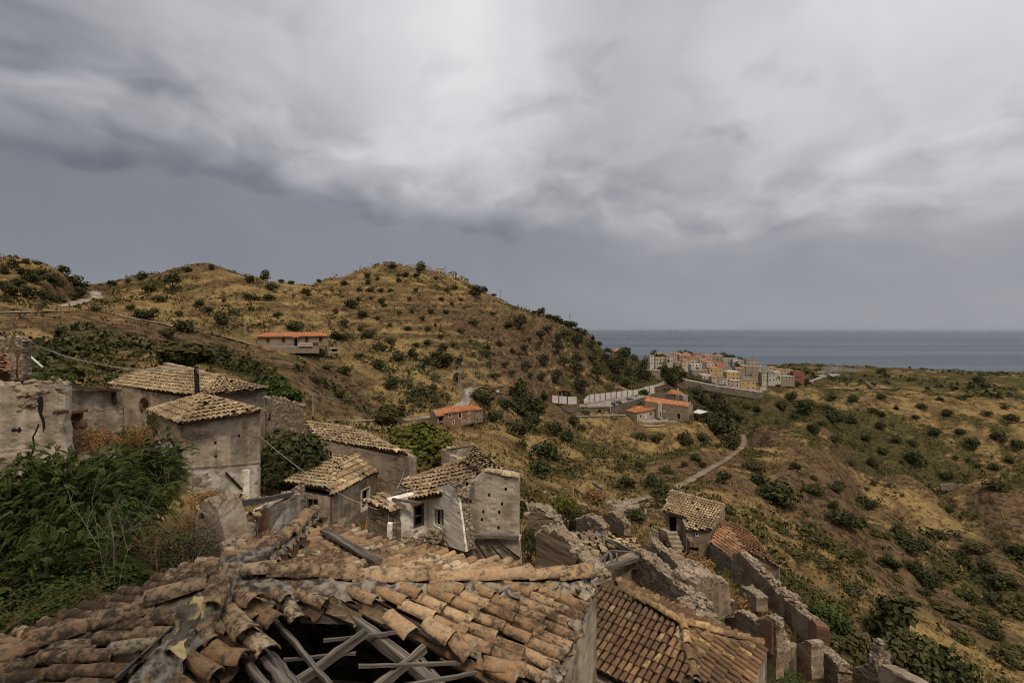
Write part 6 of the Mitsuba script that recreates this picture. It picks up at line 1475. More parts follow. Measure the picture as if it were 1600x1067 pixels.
add('car_park', mikit.ply(prism([(26.85, 199.00, 218.94), (29.26, 197.50, 217.87), (40.88, 202.00, 217.67), (66.35, 240.00, 216.19), (78.22, 264.00, 215.43), (65.34, 247.00, 215.86), (44.64, 225.00, 217.26), (30.67, 207.00, 217.96)], 0.6), 'asphalt'), 'grey asphalt car park below the panel wall', 'car park', kind='structure')
K = thing('retaining_wall', 'curved stone retaining wall under the car park', 'wall')
for w in (((18.892, 193.000), (29.111, 196.500), [[(0.00, 219.49), (10.80, 218.16), (10.80, 212.05), (0.00, 216.56)]]), ((29.111, 196.500), (40.679, 201.000), [[(0.00, 218.16), (12.41, 217.70), (12.41, 210.65), (0.00, 212.05)]]), ((40.679, 201.000), (66.073, 239.000), [[(0.00, 217.70), (45.70, 216.49), (45.70, 210.17), (0.00, 210.65)]])):
    part(K, 'wall', wall_mesh(w, 0.4), 'wall_stone')
for w in (((29.067, 196.200), (40.618, 200.700), [[(0.00, 218.44), (12.40, 218.04), (12.40, 217.61), (0.00, 218.08)]]), ((40.618, 200.700), (65.990, 238.700), [[(0.00, 218.04), (45.69, 216.85), (45.69, 216.34), (0.00, 217.61)]])):
    part(K, 'coping', wall_mesh(w, 0.6), 'concrete')


def car(label, x, y, z, heading, key_mat):
    """A small hatchback, nose along +x before turning."""
    c = thing('parked_car', label, 'car', 'cars at the car park')
    M = T().translate([x, y, z]).rotate([0, 0, 1], heading)
    def p(name, mesh, mat, smooth=35):
        k = numbered(f'{c}__{name}')
        scene[k] = {**mikit.ply(mesh, mat, smooth=smooth), 'to_world': M}
        return k
    xs = np.array([-2.0, -1.95, -1.5, -0.8, 0.2, 0.75, 1.7, 1.98, 2.0])
    low = np.array([.35, .25, .22, .2, .2, .2, .22, .26, .38])
    top = np.array([.8, 1.0, 1.44, 1.5, 1.48, 1.02, .86, .7, .45])
    wid = np.array([.70, .76, .80, .82, .82, .82, .80, .72, .66])
    V = []
    for a, l, t, w in zip(xs, low, top, wid):
        m = min(t, 0.92)
        tw = w * (0.78 if t > 1.05 else 0.94)
        V.append([(a, -w, l), (a, -w * 1.03, (l + m) / 2), (a, -w, m), (a, -tw, t), (a, tw, t), (a, w, m), (a, w * 1.03, (l + m) / 2), (a, w, l)])
    V = np.array(V).reshape(-1, 3)
    f = []
    for i in range(len(xs) - 1):
        for k in range(8):
            j = (k + 1) % 8
            f += [[i * 8 + k, i * 8 + j, i * 8 + 8 + j], [i * 8 + k, i * 8 + 8 + j, i * 8 + 8 + k]]
    e = (len(xs) - 1) * 8
    f += [[0, k + 1, k] for k in range(1, 7)] + [[e, e + k, e + k + 1] for k in range(1, 7)]
    p('body', (V, np.array(f)), key_mat)
    p('windscreen', (np.array([(0.26, -.62, 1.45), (0.26, .62, 1.45), (0.74, .74, 1.06), (0.74, -.74, 1.06)]) + [0.03, 0, 0.02], np.array([[0, 1, 2], [0, 2, 3]])), 'glass', False)
    p('rear_window', (np.array([(-1.53, -.6, 1.40), (-1.53, .6, 1.40), (-1.90, .66, 1.06), (-1.90, -.66, 1.06)]) + [-0.03, 0, 0.02], np.array([[0, 1, 2], [0, 2, 3]])), 'glass', False)
    for s in (-1, 1):
        p('side_window', (np.array([(-1.45, s * .82, .98), (0.6, s * .84, .98), (0.15, s * .70, 1.42), (-1.35, s * .68, 1.40)]), np.array([[0, 1, 2], [0, 2, 3]])), 'glass', False)
        for a in (-1.25, 1.28):
            p('wheel', pole_mesh((a, s * .62, .3), (a, s * .84, .3), .31, .31, 14), 'black_rubber', False)
        p('headlight', (box(1.90, 1.99, s * .5 - .14, s * .5 + .14, .56, .70)), 'pale_trim', False)
        p('tail_light', (box(-2.0, -1.93, s * .6 - .1, s * .6 + .1, .7, .92)), 'red_letter', False)
    p('number_plate', (box(-2.03, -1.96, -.25, .25, .45, .56)), 'white_wall', False)


scene['paint_black'] = two({'type': 'principled', 'base_color': {'type': 'rgb', 'value': [0.012, 0.013, 0.016]}, 'roughness': 0.2, 'clearcoat': 0.8})
scene['paint_teal'] = two({'type': 'principled', 'base_color': {'type': 'rgb', 'value': [0.016, 0.028, 0.034]}, 'roughness': 0.2, 'clearcoat': 0.8})
CARS = [(43.19, 206, 217.47), (46.61, 211, 217.29), (55.06, 225, 216.55), (95.34, 296, 212.65)]
for (x, y, z), hd, lab, pm in zip(CARS, (70, 60, 35, 20), ('black car at the left end of the car park row', 'dark teal car in the middle of the car park row', 'dark car parked alone at the right of the car park', 'dark car by itself on the road above the upper house'), ('paint_black', 'paint_teal', 'paint_teal', 'paint_black')):
    car(lab, x, y, z, hd, pm)
K = thing('shrine', 'small brown roofed wayside shrine with white figures above the short panel wall', 'shrine')
part(K, 'roof', prism([(18.86, 198.00, 224.99), (21.43, 200.00, 225.34), (24.48, 199.00, 224.94), (23.85, 196.00, 224.90), (21.00, 196.00, 225.37), (18.83, 195.00, 224.98)], 0.25), 'rust')
for px, k in [((19.1, 196.5, 222.71), 0), ((20.66, 196.5, 222.71), 0), ((22.35, 196.5, 222.71), 0), ((23.78, 196.5, 222.71), 0)]:
    part(K, 'post', pole_mesh(px, (px[0], px[1], px[2] + 2.5), 0.11, 0.11), 'rust')
part(K, 'back_wall', wall_mesh(((19.479, 199.000), (24.339, 200.000), [[(0.00, 224.60), (4.96, 224.47), (4.96, 221.96), (0.00, 222.10)]]), 0.2), 'brown_wood')
part(K, 'altar', wall_mesh(((19.985, 197.500), (20.690, 197.500), [[(0.00, 224.53), (0.39, 224.79), (0.71, 224.53), (0.71, 222.83), (0.00, 222.83)]]), 0.5), 'white_wall')
part(K, 'niche', wall_mesh(((21.607, 198.000), (22.262, 198.000), [[(0.00, 224.33), (0.31, 224.60), (0.65, 224.33), (0.65, 223.29), (0.00, 223.29)]]), 0.3), 'white_wall')
one('lane_wall', wall_mesh(((-27.918, 86.500), (-18.159, 104.000), [[(0.00, 232.95), (8.74, 231.94), (14.30, 231.47), (20.04, 231.02), (20.04, 230.33), (14.30, 230.36), (8.74, 230.95), (0.00, 232.38)]]), 0.4), 'render_stone', 'pale stone wall holding up the lane left of the red house', 'wall')
one('parapet', wall_mesh(((-6.566, 146.000), (-3.968, 150.000), [[(0.00, 231.07), (3.73, 230.79), (3.90, 231.12), (4.77, 231.07), (4.77, 229.96), (0.00, 230.30)]]), 0.3), 'white_wall', 'white parapet beside the lane right of the green trees', 'parapet')
one('town_wall', join([wall_mesh(w, 0.5) for w in (((111.333, 334.000), (157.341, 366.000), [[(0.00, 216.42), (56.04, 206.43), (56.04, 201.59), (0.00, 212.01)]]), ((157.341, 366.000), (200.155, 387.000), [[(0.00, 206.43), (47.69, 199.32), (47.69, 193.18), (0.00, 201.59)]]), ((200.155, 387.000), (221.772, 415.000), [[(0.00, 199.32), (35.37, 199.50), (35.37, 193.46), (0.00, 193.18)]]))]), 'wall_stone', 'long grey stone wall along the road under the town', 'wall')
one('town_parapet', join([wall_mesh(w, 0.35) for w in (((111.467, 334.400), (157.513, 366.400), [[(0.00, 217.09), (56.07, 207.16), (56.07, 206.38), (0.00, 216.38)]]), ((157.513, 366.400), (200.362, 387.400), [[(0.00, 207.16), (47.72, 200.09), (47.72, 199.27), (0.00, 206.38)]]))]), 'white_wall', 'white parapet along the top of the long town wall', 'parapet')

# ---------------------------------------------------------------- graves and walls on the hilltop
def tomb(name, label, w, depth, mat, gable=0.0, hole=None):
    K = thing(name, label, 'tomb' if name == 'tomb' else 'building')
    part(K, 'wall', wall_mesh(w, depth), mat)
    p, q, polys = w
    u = unit(np.subtract(q, p))
    nrm = np.array([-u[1], u[0]])
    L = math.hypot(q[0] - p[0], q[1] - p[1])
    zt = max(z for _, z in polys[0])
    a = lambda s, d, z: tuple(np.r_[np.array(p) + u * s + nrm * d, z])
    if gable:
        for lo, hi in ((-0.2, L / 2), (L + 0.2, L / 2)):
            part(K, 'roof', prism([a(lo, -0.2, zt), a(hi, -0.2, zt + gable), a(hi, depth + 0.2, zt + gable), a(lo, depth + 0.2, zt)], 0.15), 'render_stone')
        part(K, 'gable', prism([a(0, 0, zt), a(L, 0, zt), a(L / 2, 0.01, zt + gable)], 0.01), mat)
    else:
        part(K, 'roof', prism([a(-0.2, -0.2, zt + .1), a(L + .2, -0.2, zt + .1), a(L + .2, depth + .2, zt + .1), a(-.2, depth + .2, zt + .1)], 0.2), 'render_stone')
    for h in (hole or []):
        s0, s1, z0, z1 = h[0] * L, h[1] * L, polys[0][2][1] + h[2], polys[0][2][1] + h[3]
        part(K, 'opening', plate((p, q, [[(s0, z0), (s1, z0), (s1, z1), (s0, z1)]]), -0.03, 0.04), 'void')
    return K


tomb('tomb', 'small grey block at the left end of the hilltop', ((-81.143, 288.000), (-78.476, 288.000), [[(0.00, 288.55), (2.67, 288.55), (2.67, 286.19), (0.00, 286.19)]]), 3, 'render_stone', 0, [(.3, .7, 1.0, 1.9)])
tomb('hilltop_building', 'brown flat building with a dark porch at the left end of the hilltop', ((-77.295, 290.000), (-70.966, 290.000), [[(0.00, 290.20), (6.33, 290.20), (6.33, 286.44), (0.00, 286.44)]]), 5, 'render_stone', 0, [(.12, .3, 1.2, 2.8), (.4, .9, 1.2, 2.6)])
one('graveyard_wall', join([wall_mesh(w, 0.4) for w in (((-70.296, 292.000), (-62.011, 293.000), [[(0.00, 287.47), (8.35, 287.98), (8.35, 286.04), (0.00, 285.92)]]), ((-62.011, 293.000), (-46.201, 296.000), [[(0.00, 287.79), (7.62, 287.19), (16.09, 285.63), (16.09, 283.28), (0.00, 286.04)]]))]), 'render_stone', 'grey terrace wall of the hilltop graveyard', 'wall')
tomb('tomb', 'long low white tomb left of the round hilltop tree', ((-64.775, 295.000), (-57.164, 296.000), [[(0.00, 288.40), (2.30, 288.83), (5.37, 288.88), (7.68, 288.53), (7.68, 286.80), (0.00, 286.68)]]), 3, 'white_wall')
tomb('tomb', 'small pinkish tomb beside the hilltop bush', ((-70.868, 296.000), (-68.714, 296.000), [[(0.00, 289.08), (2.15, 289.08), (2.15, 287.20), (0.00, 287.20)]]), 2.5, 'render_cream', 0.5)
tomb('tomb', 'white gabled tomb just right of the round hilltop tree', ((-53.821, 297.000), (-51.661, 297.000), [[(0.00, 288.42), (2.16, 288.42), (2.16, 285.75), (0.00, 285.75)]]), 3, 'white_wall', 0.8, [(.35, .65, 1.2, 2.6)])
tomb('tomb', 'low white tomb next to the gabled tomb on the hilltop', ((-51.716, 298.000), (-50.061, 298.000), [[(0.00, 287.68), (1.66, 287.68), (1.66, 285.48), (0.00, 285.48)]]), 2.5, 'white_wall', 0.4)
tomb('tomb', 'large pale tomb block with two openings on the right of the hilltop', ((-46.710, 298.000), (-42.248, 298.500), [[(0.00, 286.86), (4.49, 286.92), (4.49, 283.17), (0.00, 283.11)]]), 5, 'render_cream', 0, [(.15, .35, 1.0, 2.2), (.55, .75, 1.0, 2.2)])
tomb('tomb', 'low gabled tomb right of the hilltop pole', ((-40.341, 299.000), (-37.573, 299.000), [[(0.00, 284.09), (2.77, 284.09), (2.77, 281.64), (0.00, 281.64)]]), 3, 'render_cream', 0.7, [(.4, .6, 0.8, 2.0)])
tomb('tomb', 'tall narrow gabled tomb right of the hilltop pole', ((-37.415, 299.000), (-35.358, 299.000), [[(0.00, 285.04), (2.06, 285.04), (2.06, 281.24), (0.00, 281.24)]]), 3, 'render_cream', 0.6, [(.35, .65, 1.2, 3.2)])
tomb('tomb', 'gabled tomb lower down the right end of the hilltop', ((-32.738, 300.000), (-29.762, 300.000), [[(0.00, 282.46), (2.98, 282.46), (2.98, 279.76), (0.00, 279.76)]]), 3, 'render_cream', 0.6, [(.35, .65, 0.8, 2.0)])
tomb('tomb', 'lowest small tomb at the right end of the hilltop', ((-29.622, 301.000), (-27.273, 301.000), [[(0.00, 281.21), (2.35, 281.21), (2.35, 279.06), (0.00, 279.06)]]), 3, 'render_stone', 0.4)

# ---------------------------------------------------------------- the town on the ridge
def town_house(label, px0, px1, Y, z_eave, z_base, turn, wall, roof_mat, rise, depth, seed, cols=0, floors=0, hipped=True, kind_='house'):
    """x0, x1: the front's ends; the front is turned a little about its middle."""
    r = np.random.default_rng(seed)
    K = thing('town_house', label, kind_)
    c = np.array([(px0 + px1) / 2, Y])
    L = (px1 - px0) / max(math.cos(math.radians(turn)), 0.5)
    u = np.array([math.cos(math.radians(turn)), math.sin(math.radians(turn))])
    nrm = np.array([-u[1], u[0]])
    p, q = c - u * L / 2, c + u * L / 2
    b, d = p + nrm * depth, q + nrm * depth
    ring = np.array([p, q, d, b])
    v = np.vstack([np.c_[ring, np.full(4, z_base - 4.0)], np.c_[ring, np.full(4, z_eave)]])
    part(K, 'wall', (v, BOX_F), wall)
    o = 0.35
    e = [np.r_[k + (k - ring.mean(0)) / np.linalg.norm(k - ring.mean(0)) * o, z_eave + 0.02] for k in ring]
    if rise <= 0.3:
        part(K, 'roof', prism([tuple(k + [0, 0, 0.15]) for k in e], 0.2), roof_mat)
    elif hipped:
        m0, m1 = ring.mean(0) - u * L * 0.22, ring.mean(0) + u * L * 0.22
        r0, r1 = np.r_[m0, z_eave + rise], np.r_[m1, z_eave + rise]
        for f in ([e[0], e[1], r1, r0], [e[1], e[2], r1], [e[2], e[3], r0, r1], [e[3], e[0], r0]):
            part(K, 'roof', prism([tuple(k) for k in f], 0.12), roof_mat)
    else:
        m0, m1 = (e[0][:2] + e[3][:2]) / 2, (e[1][:2] + e[2][:2]) / 2
        r0, r1 = np.r_[m0, z_eave + rise], np.r_[m1, z_eave + rise]
        part(K, 'roof', prism([tuple(k) for k in (e[0], e[1], r1, r0)], 0.12), roof_mat)
        part(K, 'roof', prism([tuple(k) for k in (e[2], e[3], r0, r1)], 0.12), roof_mat)
        for a_, b_, t_ in ((p, b, m0), (q, d, m1)):
            part(K, 'gable', prism([tuple(np.r_[a_, z_eave]), tuple(np.r_[b_, z_eave]), tuple(np.r_[(a_ + b_) / 2, z_eave + rise * 0.9])], 0.01), wall)
    H = z_eave - z_base
    floors = floors or max(1, round(H / 3.1))
    for side, (s0, dirv, LL) in enumerate(((p, u, L), (q, nrm, depth))):
        n = cols if side == 0 and cols else max(1, round(LL / 3.4))
        for fl in range(floors):
            for i in range(n):
                if r.uniform() < 0.12:
                    continue
                s = LL * (i + 0.5) / n
                w, h = 0.95, 1.35
                zb = z_base + fl * H / floors + (0.9 if r.uniform() < 0.75 or fl else 0.1)
                hh = h if zb > z_base + fl * H / floors + 0.5 else 2.1
                if zb + hh > z_eave - 0.15:
                    continue
                a0 = s0 + dirv * (s - w / 2)
                b0 = s0 + dirv * (s + w / 2)
                ww = (tuple(a0), tuple(b0), [[(0, zb), (w, zb), (w, zb + hh), (0, zb + hh)]])
                k = part(K, 'window' if hh < 2 else 'door', plate(ww, -0.02, 0.03), 'glass' if r.uniform() < 0.65 else 'brown_wood')
                g = sbox(-0.12, zb - 0.12, w + 0.12, zb + hh + 0.12).difference(sbox(0, zb, w, zb + hh))
                m = trimesh.creation.extrude_polygon(g, 0.08, engine='earcut')
                un = unit(np.subtract(b0, a0))
                nn = np.array([-un[1], un[0]])
                xy = a0 + m.vertices[:, :1] * un + (m.vertices[:, 2:] - 0.06) * nn
                part(k, 'frame', (np.c_[xy, m.vertices[:, 1]], m.faces[:, ::-1]), 'pale_trim')
        if side == 0 and floors > 1 and r.uniform() < 0.5:
            s = L * r.uniform(0.25, 0.7)
            zf = z_base + H / floors
            part(K, 'balcony', (box(-1.4, 1.4, -1.1, 0, zf - 0.15, zf)[0] @ np.array([[u[0], u[1], 0], [nrm[0], nrm[1], 0], [0, 0, 1]]) + np.r_[p + u * s, 0], BOX_F), 'concrete')
            rv, rfc = join([box(-1.4 + i * 0.28, -1.37 + i * 0.28, -1.1, -1.07, zf, zf + 0.95) for i in range(11)] + [box(-1.4, 1.4, -1.12, -1.06, zf + 0.92, zf + 1.0)])
            part(K, 'railing', (rv @ np.array([[u[0], u[1], 0], [nrm[0], nrm[1], 0], [0, 0, 1]]) + np.r_[p + u * s, 0], rfc), 'steel')
    if r.uniform() < 0.45:
        ch = np.r_[ring.mean(0) + u * r.normal(0, L * 0.15), z_eave + rise * 0.6]
        part(K, 'chimney', (box(-.3, .3, -.3, .3, -0.3, 1.5)[0] + ch, BOX_F), 'brick')


def town_coat(c):
    d = tuple(k * 0.72 for k in c)
    return rough(lambda p, n, uv, c=c, d=d: mix(c, d, fbm(along(p, n) / 3.5, p.z / 2.2, p.x / 9, 3)))


for nm, c in {'coat_white': (0.60, 0.58, 0.54), 'coat_yellow': (0.55, 0.41, 0.20), 'coat_cream': (0.56, 0.50, 0.38), 'coat_pink': (0.50, 0.38, 0.32), 'coat_grey': (0.40, 0.38, 0.35), 'coat_brown': (0.34, 0.275, 0.21), 'coat_red': (0.30, 0.12, 0.08), 'coat_green': (0.42, 0.44, 0.38)}.items():
    scene[nm] = town_coat(c)
scene['tile_faded'] = rough(lambda p, n, uv: mix((0.33, 0.180, 0.115), (0.24, 0.150, 0.105), fbm(p.x / 1.2, p.y / 1.2, p.z / 1.2, 3)))
scene['tile_town'] = rough(lambda p, n, uv: mix((0.43, 0.19, 0.095), (0.29, 0.15, 0.09), fbm(p.x / 1.0, p.y / 1.0, p.z / 1.0, 3)))
scene['tile_grey'] = rough(lambda p, n, uv: mix((0.20, 0.17, 0.145), (0.13, 0.11, 0.095), fbm(p.x / 1.2, p.y / 1.2, p.z / 1.2, 3)))
TOWN = [
    ('tan house with an orange roof standing apart at the left end of town', (78.73, 88.82, 372.0, 232.78, 225.89), 8, 'coat_brown', 'tile_town', 1.8, 9),
    ('unfinished grey concrete house beside the bend of the town road', (97.78, 107.56, 352.0, 219.74, 213.68), -12, 'coat_brown', 'concrete', 0.2, 8),
    ('white tower-like house behind the tall road trees', (115.45, 118.93, 405.0, 228.04, 220.00), 6, 'coat_white', 'coat_grey', 0.2, 7),
    ('low house with a long faded red roof, farthest left on the skyline', (136.77, 150.45, 470.0, 225.44, 221.40), 4, 'coat_cream', 'tile_faded', 1.6, 10),
    ('pale yellow house right of the tall road trees', (134.72, 140.00, 420.0, 226.67, 220.56), -8, 'coat_cream', 'tile_faded', 1.2, 8),
    ('house with a broad faded roof on the skyline, second from the left', (167.33, 175.93, 500.0, 224.21, 218.25), 5, 'coat_pink', 'tile_faded', 1.6, 9),
    ('small white house on the skyline between two faded roofs', (177.86, 185.71, 540.0, 223.21, 220.00), 5, 'coat_white', 'coat_white', 0.2, 7),
    ('orange roofed house high in the town left of centre', (166.35, 177.78, 480.0, 223.33, 217.62), -6, 'coat_brown', 'tile_faded', 1.8, 9),
    ('cream house above the white veranda house', (155.11, 162.96, 440.0, 220.90, 215.08), 6, 'coat_cream', 'tile_faded', 1.6, 8),
    ('white veranda house with open porch bays', (153.70, 163.04, 415.0, 219.81, 214.87), 3, 'coat_white', 'coat_white', 0.2, 7),
    ('brown storey below the white veranda house', (152.19, 160.83, 408.0, 215.19, 210.06), 3, 'coat_brown', 'coat_brown', 0.2, 6),
    ('pink house high on the left of the town', (180.95, 188.49, 475.0, 221.73, 214.81), -10, 'coat_pink', 'tile_faded', 1.4, 8),
    ('pale pink house under the dark pines', (201.06, 209.08, 505.0, 221.94, 215.26), 8, 'coat_pink', 'tile_faded', 1.6, 9),
    ('brownish house with a tiled roof just below the pines', (215.29, 226.98, 520.0, 220.77, 214.92), -4, 'coat_brown', 'tile_faded', 1.4, 9),
    ('white house with a bright orange roof in the town centre', (173.19, 180.30, 430.0, 219.85, 212.46), 12, 'coat_white', 'tile_town', 2.0, 8),
    ('ochre house with an orange roof below the white one', (167.58, 177.88, 410.0, 216.92, 209.33), -8, 'coat_yellow', 'tile_town', 1.2, 9),
    ('house with a large red brown roof in the town centre', (191.07, 200.00, 450.0, 215.48, 209.52), 6, 'coat_brown', 'coat_red', 3.2, 9),
    ('long pale green house below the pines', (213.89, 224.91, 490.0, 220.51, 214.35), -10, 'coat_green', 'coat_grey', 0.2, 8),
    ('narrow white house at the right end of the pale green one', (219.68, 223.81, 480.0, 220.79, 213.81), -16, 'coat_white', 'coat_grey', 0.2, 8),
    ('grey brown house above the yellow block', (184.39, 193.39, 425.0, 215.71, 208.40), 4, 'coat_grey', 'tile_grey', 1.2, 8),
    ('bright yellow upper house in the middle of the town', (178.93, 189.04, 402.0, 214.37, 207.46), -8, 'coat_yellow', 'coat_cream', 1.0, 8),
    ('pinkish grey block under the bright yellow house', (176.56, 184.33, 392.0, 208.26, 200.22), -14, 'coat_pink', 'coat_cream', 0.2, 7),
    ('narrow ochre house under the bright yellow house', (174.41, 177.27, 393.0, 208.93, 201.13), 4, 'coat_yellow', 'coat_cream', 0.2, 7),
    ('cream house at the left end of the front row above the long wall', (155.44, 163.02, 395.0, 212.38, 205.07), 4, 'coat_cream', 'coat_white', 0.2, 8),
    ('pink house with a tiled roof, second in the front row', (161.78, 168.52, 392.0, 211.11, 203.07), 2, 'coat_pink', 'tile_faded', 1.2, 8),
    ('white house with dark arches, third in the front row', (167.83, 173.52, 391.0, 209.14, 201.90), -4, 'coat_white', 'tile_grey', 0.8, 8),
    ('large yellow house with a big grey roof at the right of the front row', (188.47, 200.05, 398.0, 207.62, 199.99), -10, 'coat_yellow', 'tile_grey', 2.6, 10),
    ('brown brick house behind the large yellow house', (213.02, 223.49, 440.0, 215.66, 206.35), -6, 'coat_brown', 'tile_faded', 0.8, 9),
    ('pale hall with a dark roof on the skyline right of the pines', (252.43, 264.13, 520.0, 216.64, 210.79), -8, 'coat_grey', 'tile_grey', 1.0, 10),
    ('low white flat roofed house below the pines', (219.46, 228.78, 470.0, 214.56, 210.83), 4, 'coat_white', 'coat_white', 0.2, 7),
    ('long beige grey house at the right of the town', (243.17, 255.24, 480.0, 212.54, 206.19), -4, 'coat_grey', 'coat_grey', 0.2, 9),
    ('beige house beside the white and blue one', (227.28, 233.39, 440.0, 210.42, 202.57), 6, 'coat_cream', 'tile_grey', 0.8, 9),
    ('white house with blue shutters facing the open field', (232.33, 238.12, 438.0, 209.73, 202.49), -10, 'coat_white', 'tile_grey', 0.6, 9),
    ('cream house right of the white and blue one', (241.63, 247.22, 445.0, 210.56, 202.91), -6, 'coat_cream', 'coat_cream', 0.8, 8),
    ('orange roofed yellow house above the white and blue one', (260.56, 267.69, 490.0, 210.79, 205.28), 4, 'coat_yellow', 'tile_town', 1.2, 8),
    ('yellow house with a gable at the right of the town', (257.38, 266.71, 470.0, 210.21, 204.62), -8, 'coat_yellow', 'tile_faded', 1.4, 9),
    ('white house with a brown roof near the right end of the town', (272.38, 279.37, 480.0, 209.05, 203.02), 6, 'coat_white', 'tile_faded', 1.2, 9),
    ('flat beige house low at the right of the town', (250.60, 262.50, 450.0, 205.95, 200.60), -6, 'coat_brown', 'coat_grey', 0.2, 9),
    ('red brick house at the right end of the town', (274.17, 283.49, 470.0, 208.35, 200.89), -12, 'coat_red', 'coat_red', 0.6, 9),
    ('tiny white house on the far plain behind the town, left', (511.90, 520.24, 900.0, 185.71, 182.14), 5, 'coat_white', 'coat_white', 0.2, 8),
    ('tiny white house on the far plain behind the town, right', (611.11, 620.37, 1000.0, 175.93, 171.96), 5, 'coat_white', 'coat_white', 0.2, 8),
    ('low pale shed in front of the smoke at the right of the town', (376.98, 390.48, 600.0, 195.24, 191.27), 4, 'coat_cream', 'coat_grey', 0.3, 8),
    ('low pale shed behind the smoke right of the town', (419.89, 433.44, 640.0, 193.70, 189.05), -4, 'coat_white', 'coat_grey', 0.3, 8),
    ('tan house wedged between the two tall road trees', (127.41, 136.51, 430.0, 223.84, 217.58), 5, 'coat_cream', 'tile_faded', 1.2, 8),
    ('brown house peeping out right of the tall road trees', (139.98, 146.02, 415.0, 220.91, 214.87), -6, 'coat_brown', 'tile_faded', 1.2, 8),
    ('cream house with a red roof left of the town centre', (172.83, 180.91, 470.0, 220.78, 215.81), 8, 'coat_cream', 'coat_red', 1.6, 8),
    ('pale house with a red roof just left of the bright orange roof', (178.89, 185.58, 460.0, 220.19, 214.10), -6, 'coat_cream', 'tile_faded', 1.4, 8),
    ('small brown house in front of the white house with the orange roof', (162.40, 167.85, 412.0, 214.58, 210.22), 4, 'coat_brown', 'tile_faded', 1.0, 7),
    ('small tan house on the skyline between the pines and the pale hall', (242.12, 248.99, 520.0, 216.30, 210.79), 4, 'coat_cream', 'tile_faded', 1.2, 8),
    ('brown house behind the bright yellow house', (199.07, 207.04, 430.0, 214.74, 207.91), -4, 'coat_brown', 'tile_faded', 1.2, 8),
    ('cream house right of the brown brick house', (223.68, 230.74, 445.0, 211.15, 204.09), 6, 'coat_cream', 'tile_faded', 1.2, 8),
    ('narrow pink house on the skyline left of the pines', (191.43, 198.57, 540.0, 222.50, 217.86), 4, 'coat_pink', 'tile_faded', 1.4, 8),
    ('grey house with a red roof on the skyline left of the pines', (199.10, 207.51, 530.0, 223.01, 217.75), -4, 'coat_grey', 'coat_red', 1.4, 8),
]
for i, (lab, (x0, x1, yy, ze, zb), turn, wall, rm, rise, dep) in enumerate(TOWN):
    if yy > 560:
        zb = float(ground_z(np.array([(x0 + x1) / 2]), np.array([yy]))[0]) + 0.5
        ze = zb + 4.2
    town_house(lab, x0, x1, yy, ze, zb, turn, wall, rm, rise, dep, 300 + i, hipped=i % 3 != 1)

# ---------------------------------------------------------------- poles, wires, posts
def pole(label, foot, top, r, arm=0.0, mat='concrete', name='utility_pole', cat='pole'):
    K = thing(name, label, cat)
    part(K, 'shaft', pole_mesh((foot[0], foot[1], foot[2] - 0.8), (foot[0], foot[1], top[2]), r, r * 0.7, 8), mat)
    if arm:
        z = top[2] - 0.3
        part(K, 'crossarm', (box(-arm, arm, -.05, .05, -.06, .06)[0] + [foot[0], foot[1], z], BOX_F), 'steel')
        for s in (-0.9, 0, 0.9):
            part(K, 'insulator', pole_mesh((foot[0] + s * arm, foot[1], z + .05), (foot[0] + s * arm, foot[1], z + .3), 0.06, 0.04), 'pale_trim')


pole('thin pale pole beside the lane left of the lean-to house', (-31.68, 77.00, 235.64), (-31.68, 77.00, 239.81), 0.12, 0.5)
pole('thin pale pole left of the banner house', (-62.33, 113.00, 245.96), (-62.33, 113.00, 252.54), 0.12)
pole('left pole of the pair behind the red house', (-13.61, 124.00, 233.93), (-13.61, 124.00, 239.50), 0.15)
pole('right pole of the pair behind the red house', (-13.33, 126.00, 234.00), (-13.33, 126.00, 239.67), 0.17, 0.8)
pole('pole right of the pair behind the red house', (-10.15, 130.00, 232.80), (-10.15, 130.00, 239.17), 0.16, 0.8)
pole('lamp post at the lane edge behind the red house', (-11.28, 116.00, 231.89), (-11.28, 116.00, 235.12), 0.08, name='lamp_post', cat='lamp post', mat='steel')
pole('tall lamp post in front of the panel wall', (47.70, 224.00, 218.00), (47.70, 224.00, 226.59), 0.13, name='lamp_post', cat='lamp post', mat='steel')
pole('short white post on the bank below the car park', (40.61, 200.00, 214.81), (40.61, 200.00, 218.25), 0.14, mat='white_wall')
pole('pole on the hilltop between two tombs', (-41.33, 299.00, 282.83), (-41.33, 299.00, 288.96), 0.14, mat='dark_wood')
pole('thin pole on the right shoulder below the hilltop', (-7.12, 299.00, 267.80), (-7.12, 299.00, 274.52), 0.12, mat='dark_wood')
pole('pole with a crossarm on the right shoulder skyline', (35.91, 300.00, 252.38), (35.91, 300.00, 259.52), 0.16, 0.9, 'dark_wood')
pole('thin pole above the dark trees of the shoulder', (9.13, 300.00, 260.32), (9.13, 300.00, 264.68), 0.1, mat='dark_wood')
pole('lamp post by the road at the foot of the town', (133.33, 360.00, 210.95), (133.33, 360.00, 218.57), 0.13, name='lamp_post', cat='lamp post', mat='steel')
pole('lamp post at the road bend right of the large yellow house', (218.06, 420.00, 202.22), (218.06, 420.00, 207.78), 0.12, name='lamp_post', cat='lamp post', mat='steel')
K = thing('roof_post', 'dark wooden post with a small crossarm rising from the long tiled roof', 'post')
part(K, 'shaft', pole_mesh((-15.977, 24.600, 246.225), (-16.058, 24.600, 248.080), 0.12, 0.10, 8), 'dark_wood')
part(K, 'crossarm', beam((-16.172, 24.600, 247.983), (-15.847, 24.500, 247.958), 0.05, 0.05)[0], 'steel')


def wire(label, pts, r):
    p = spline(pts, 0.6) if len(pts) > 2 else np.array(pts)
    one('wire', tube_mesh(p, r, 4), 'wire_grey', label, 'wire')


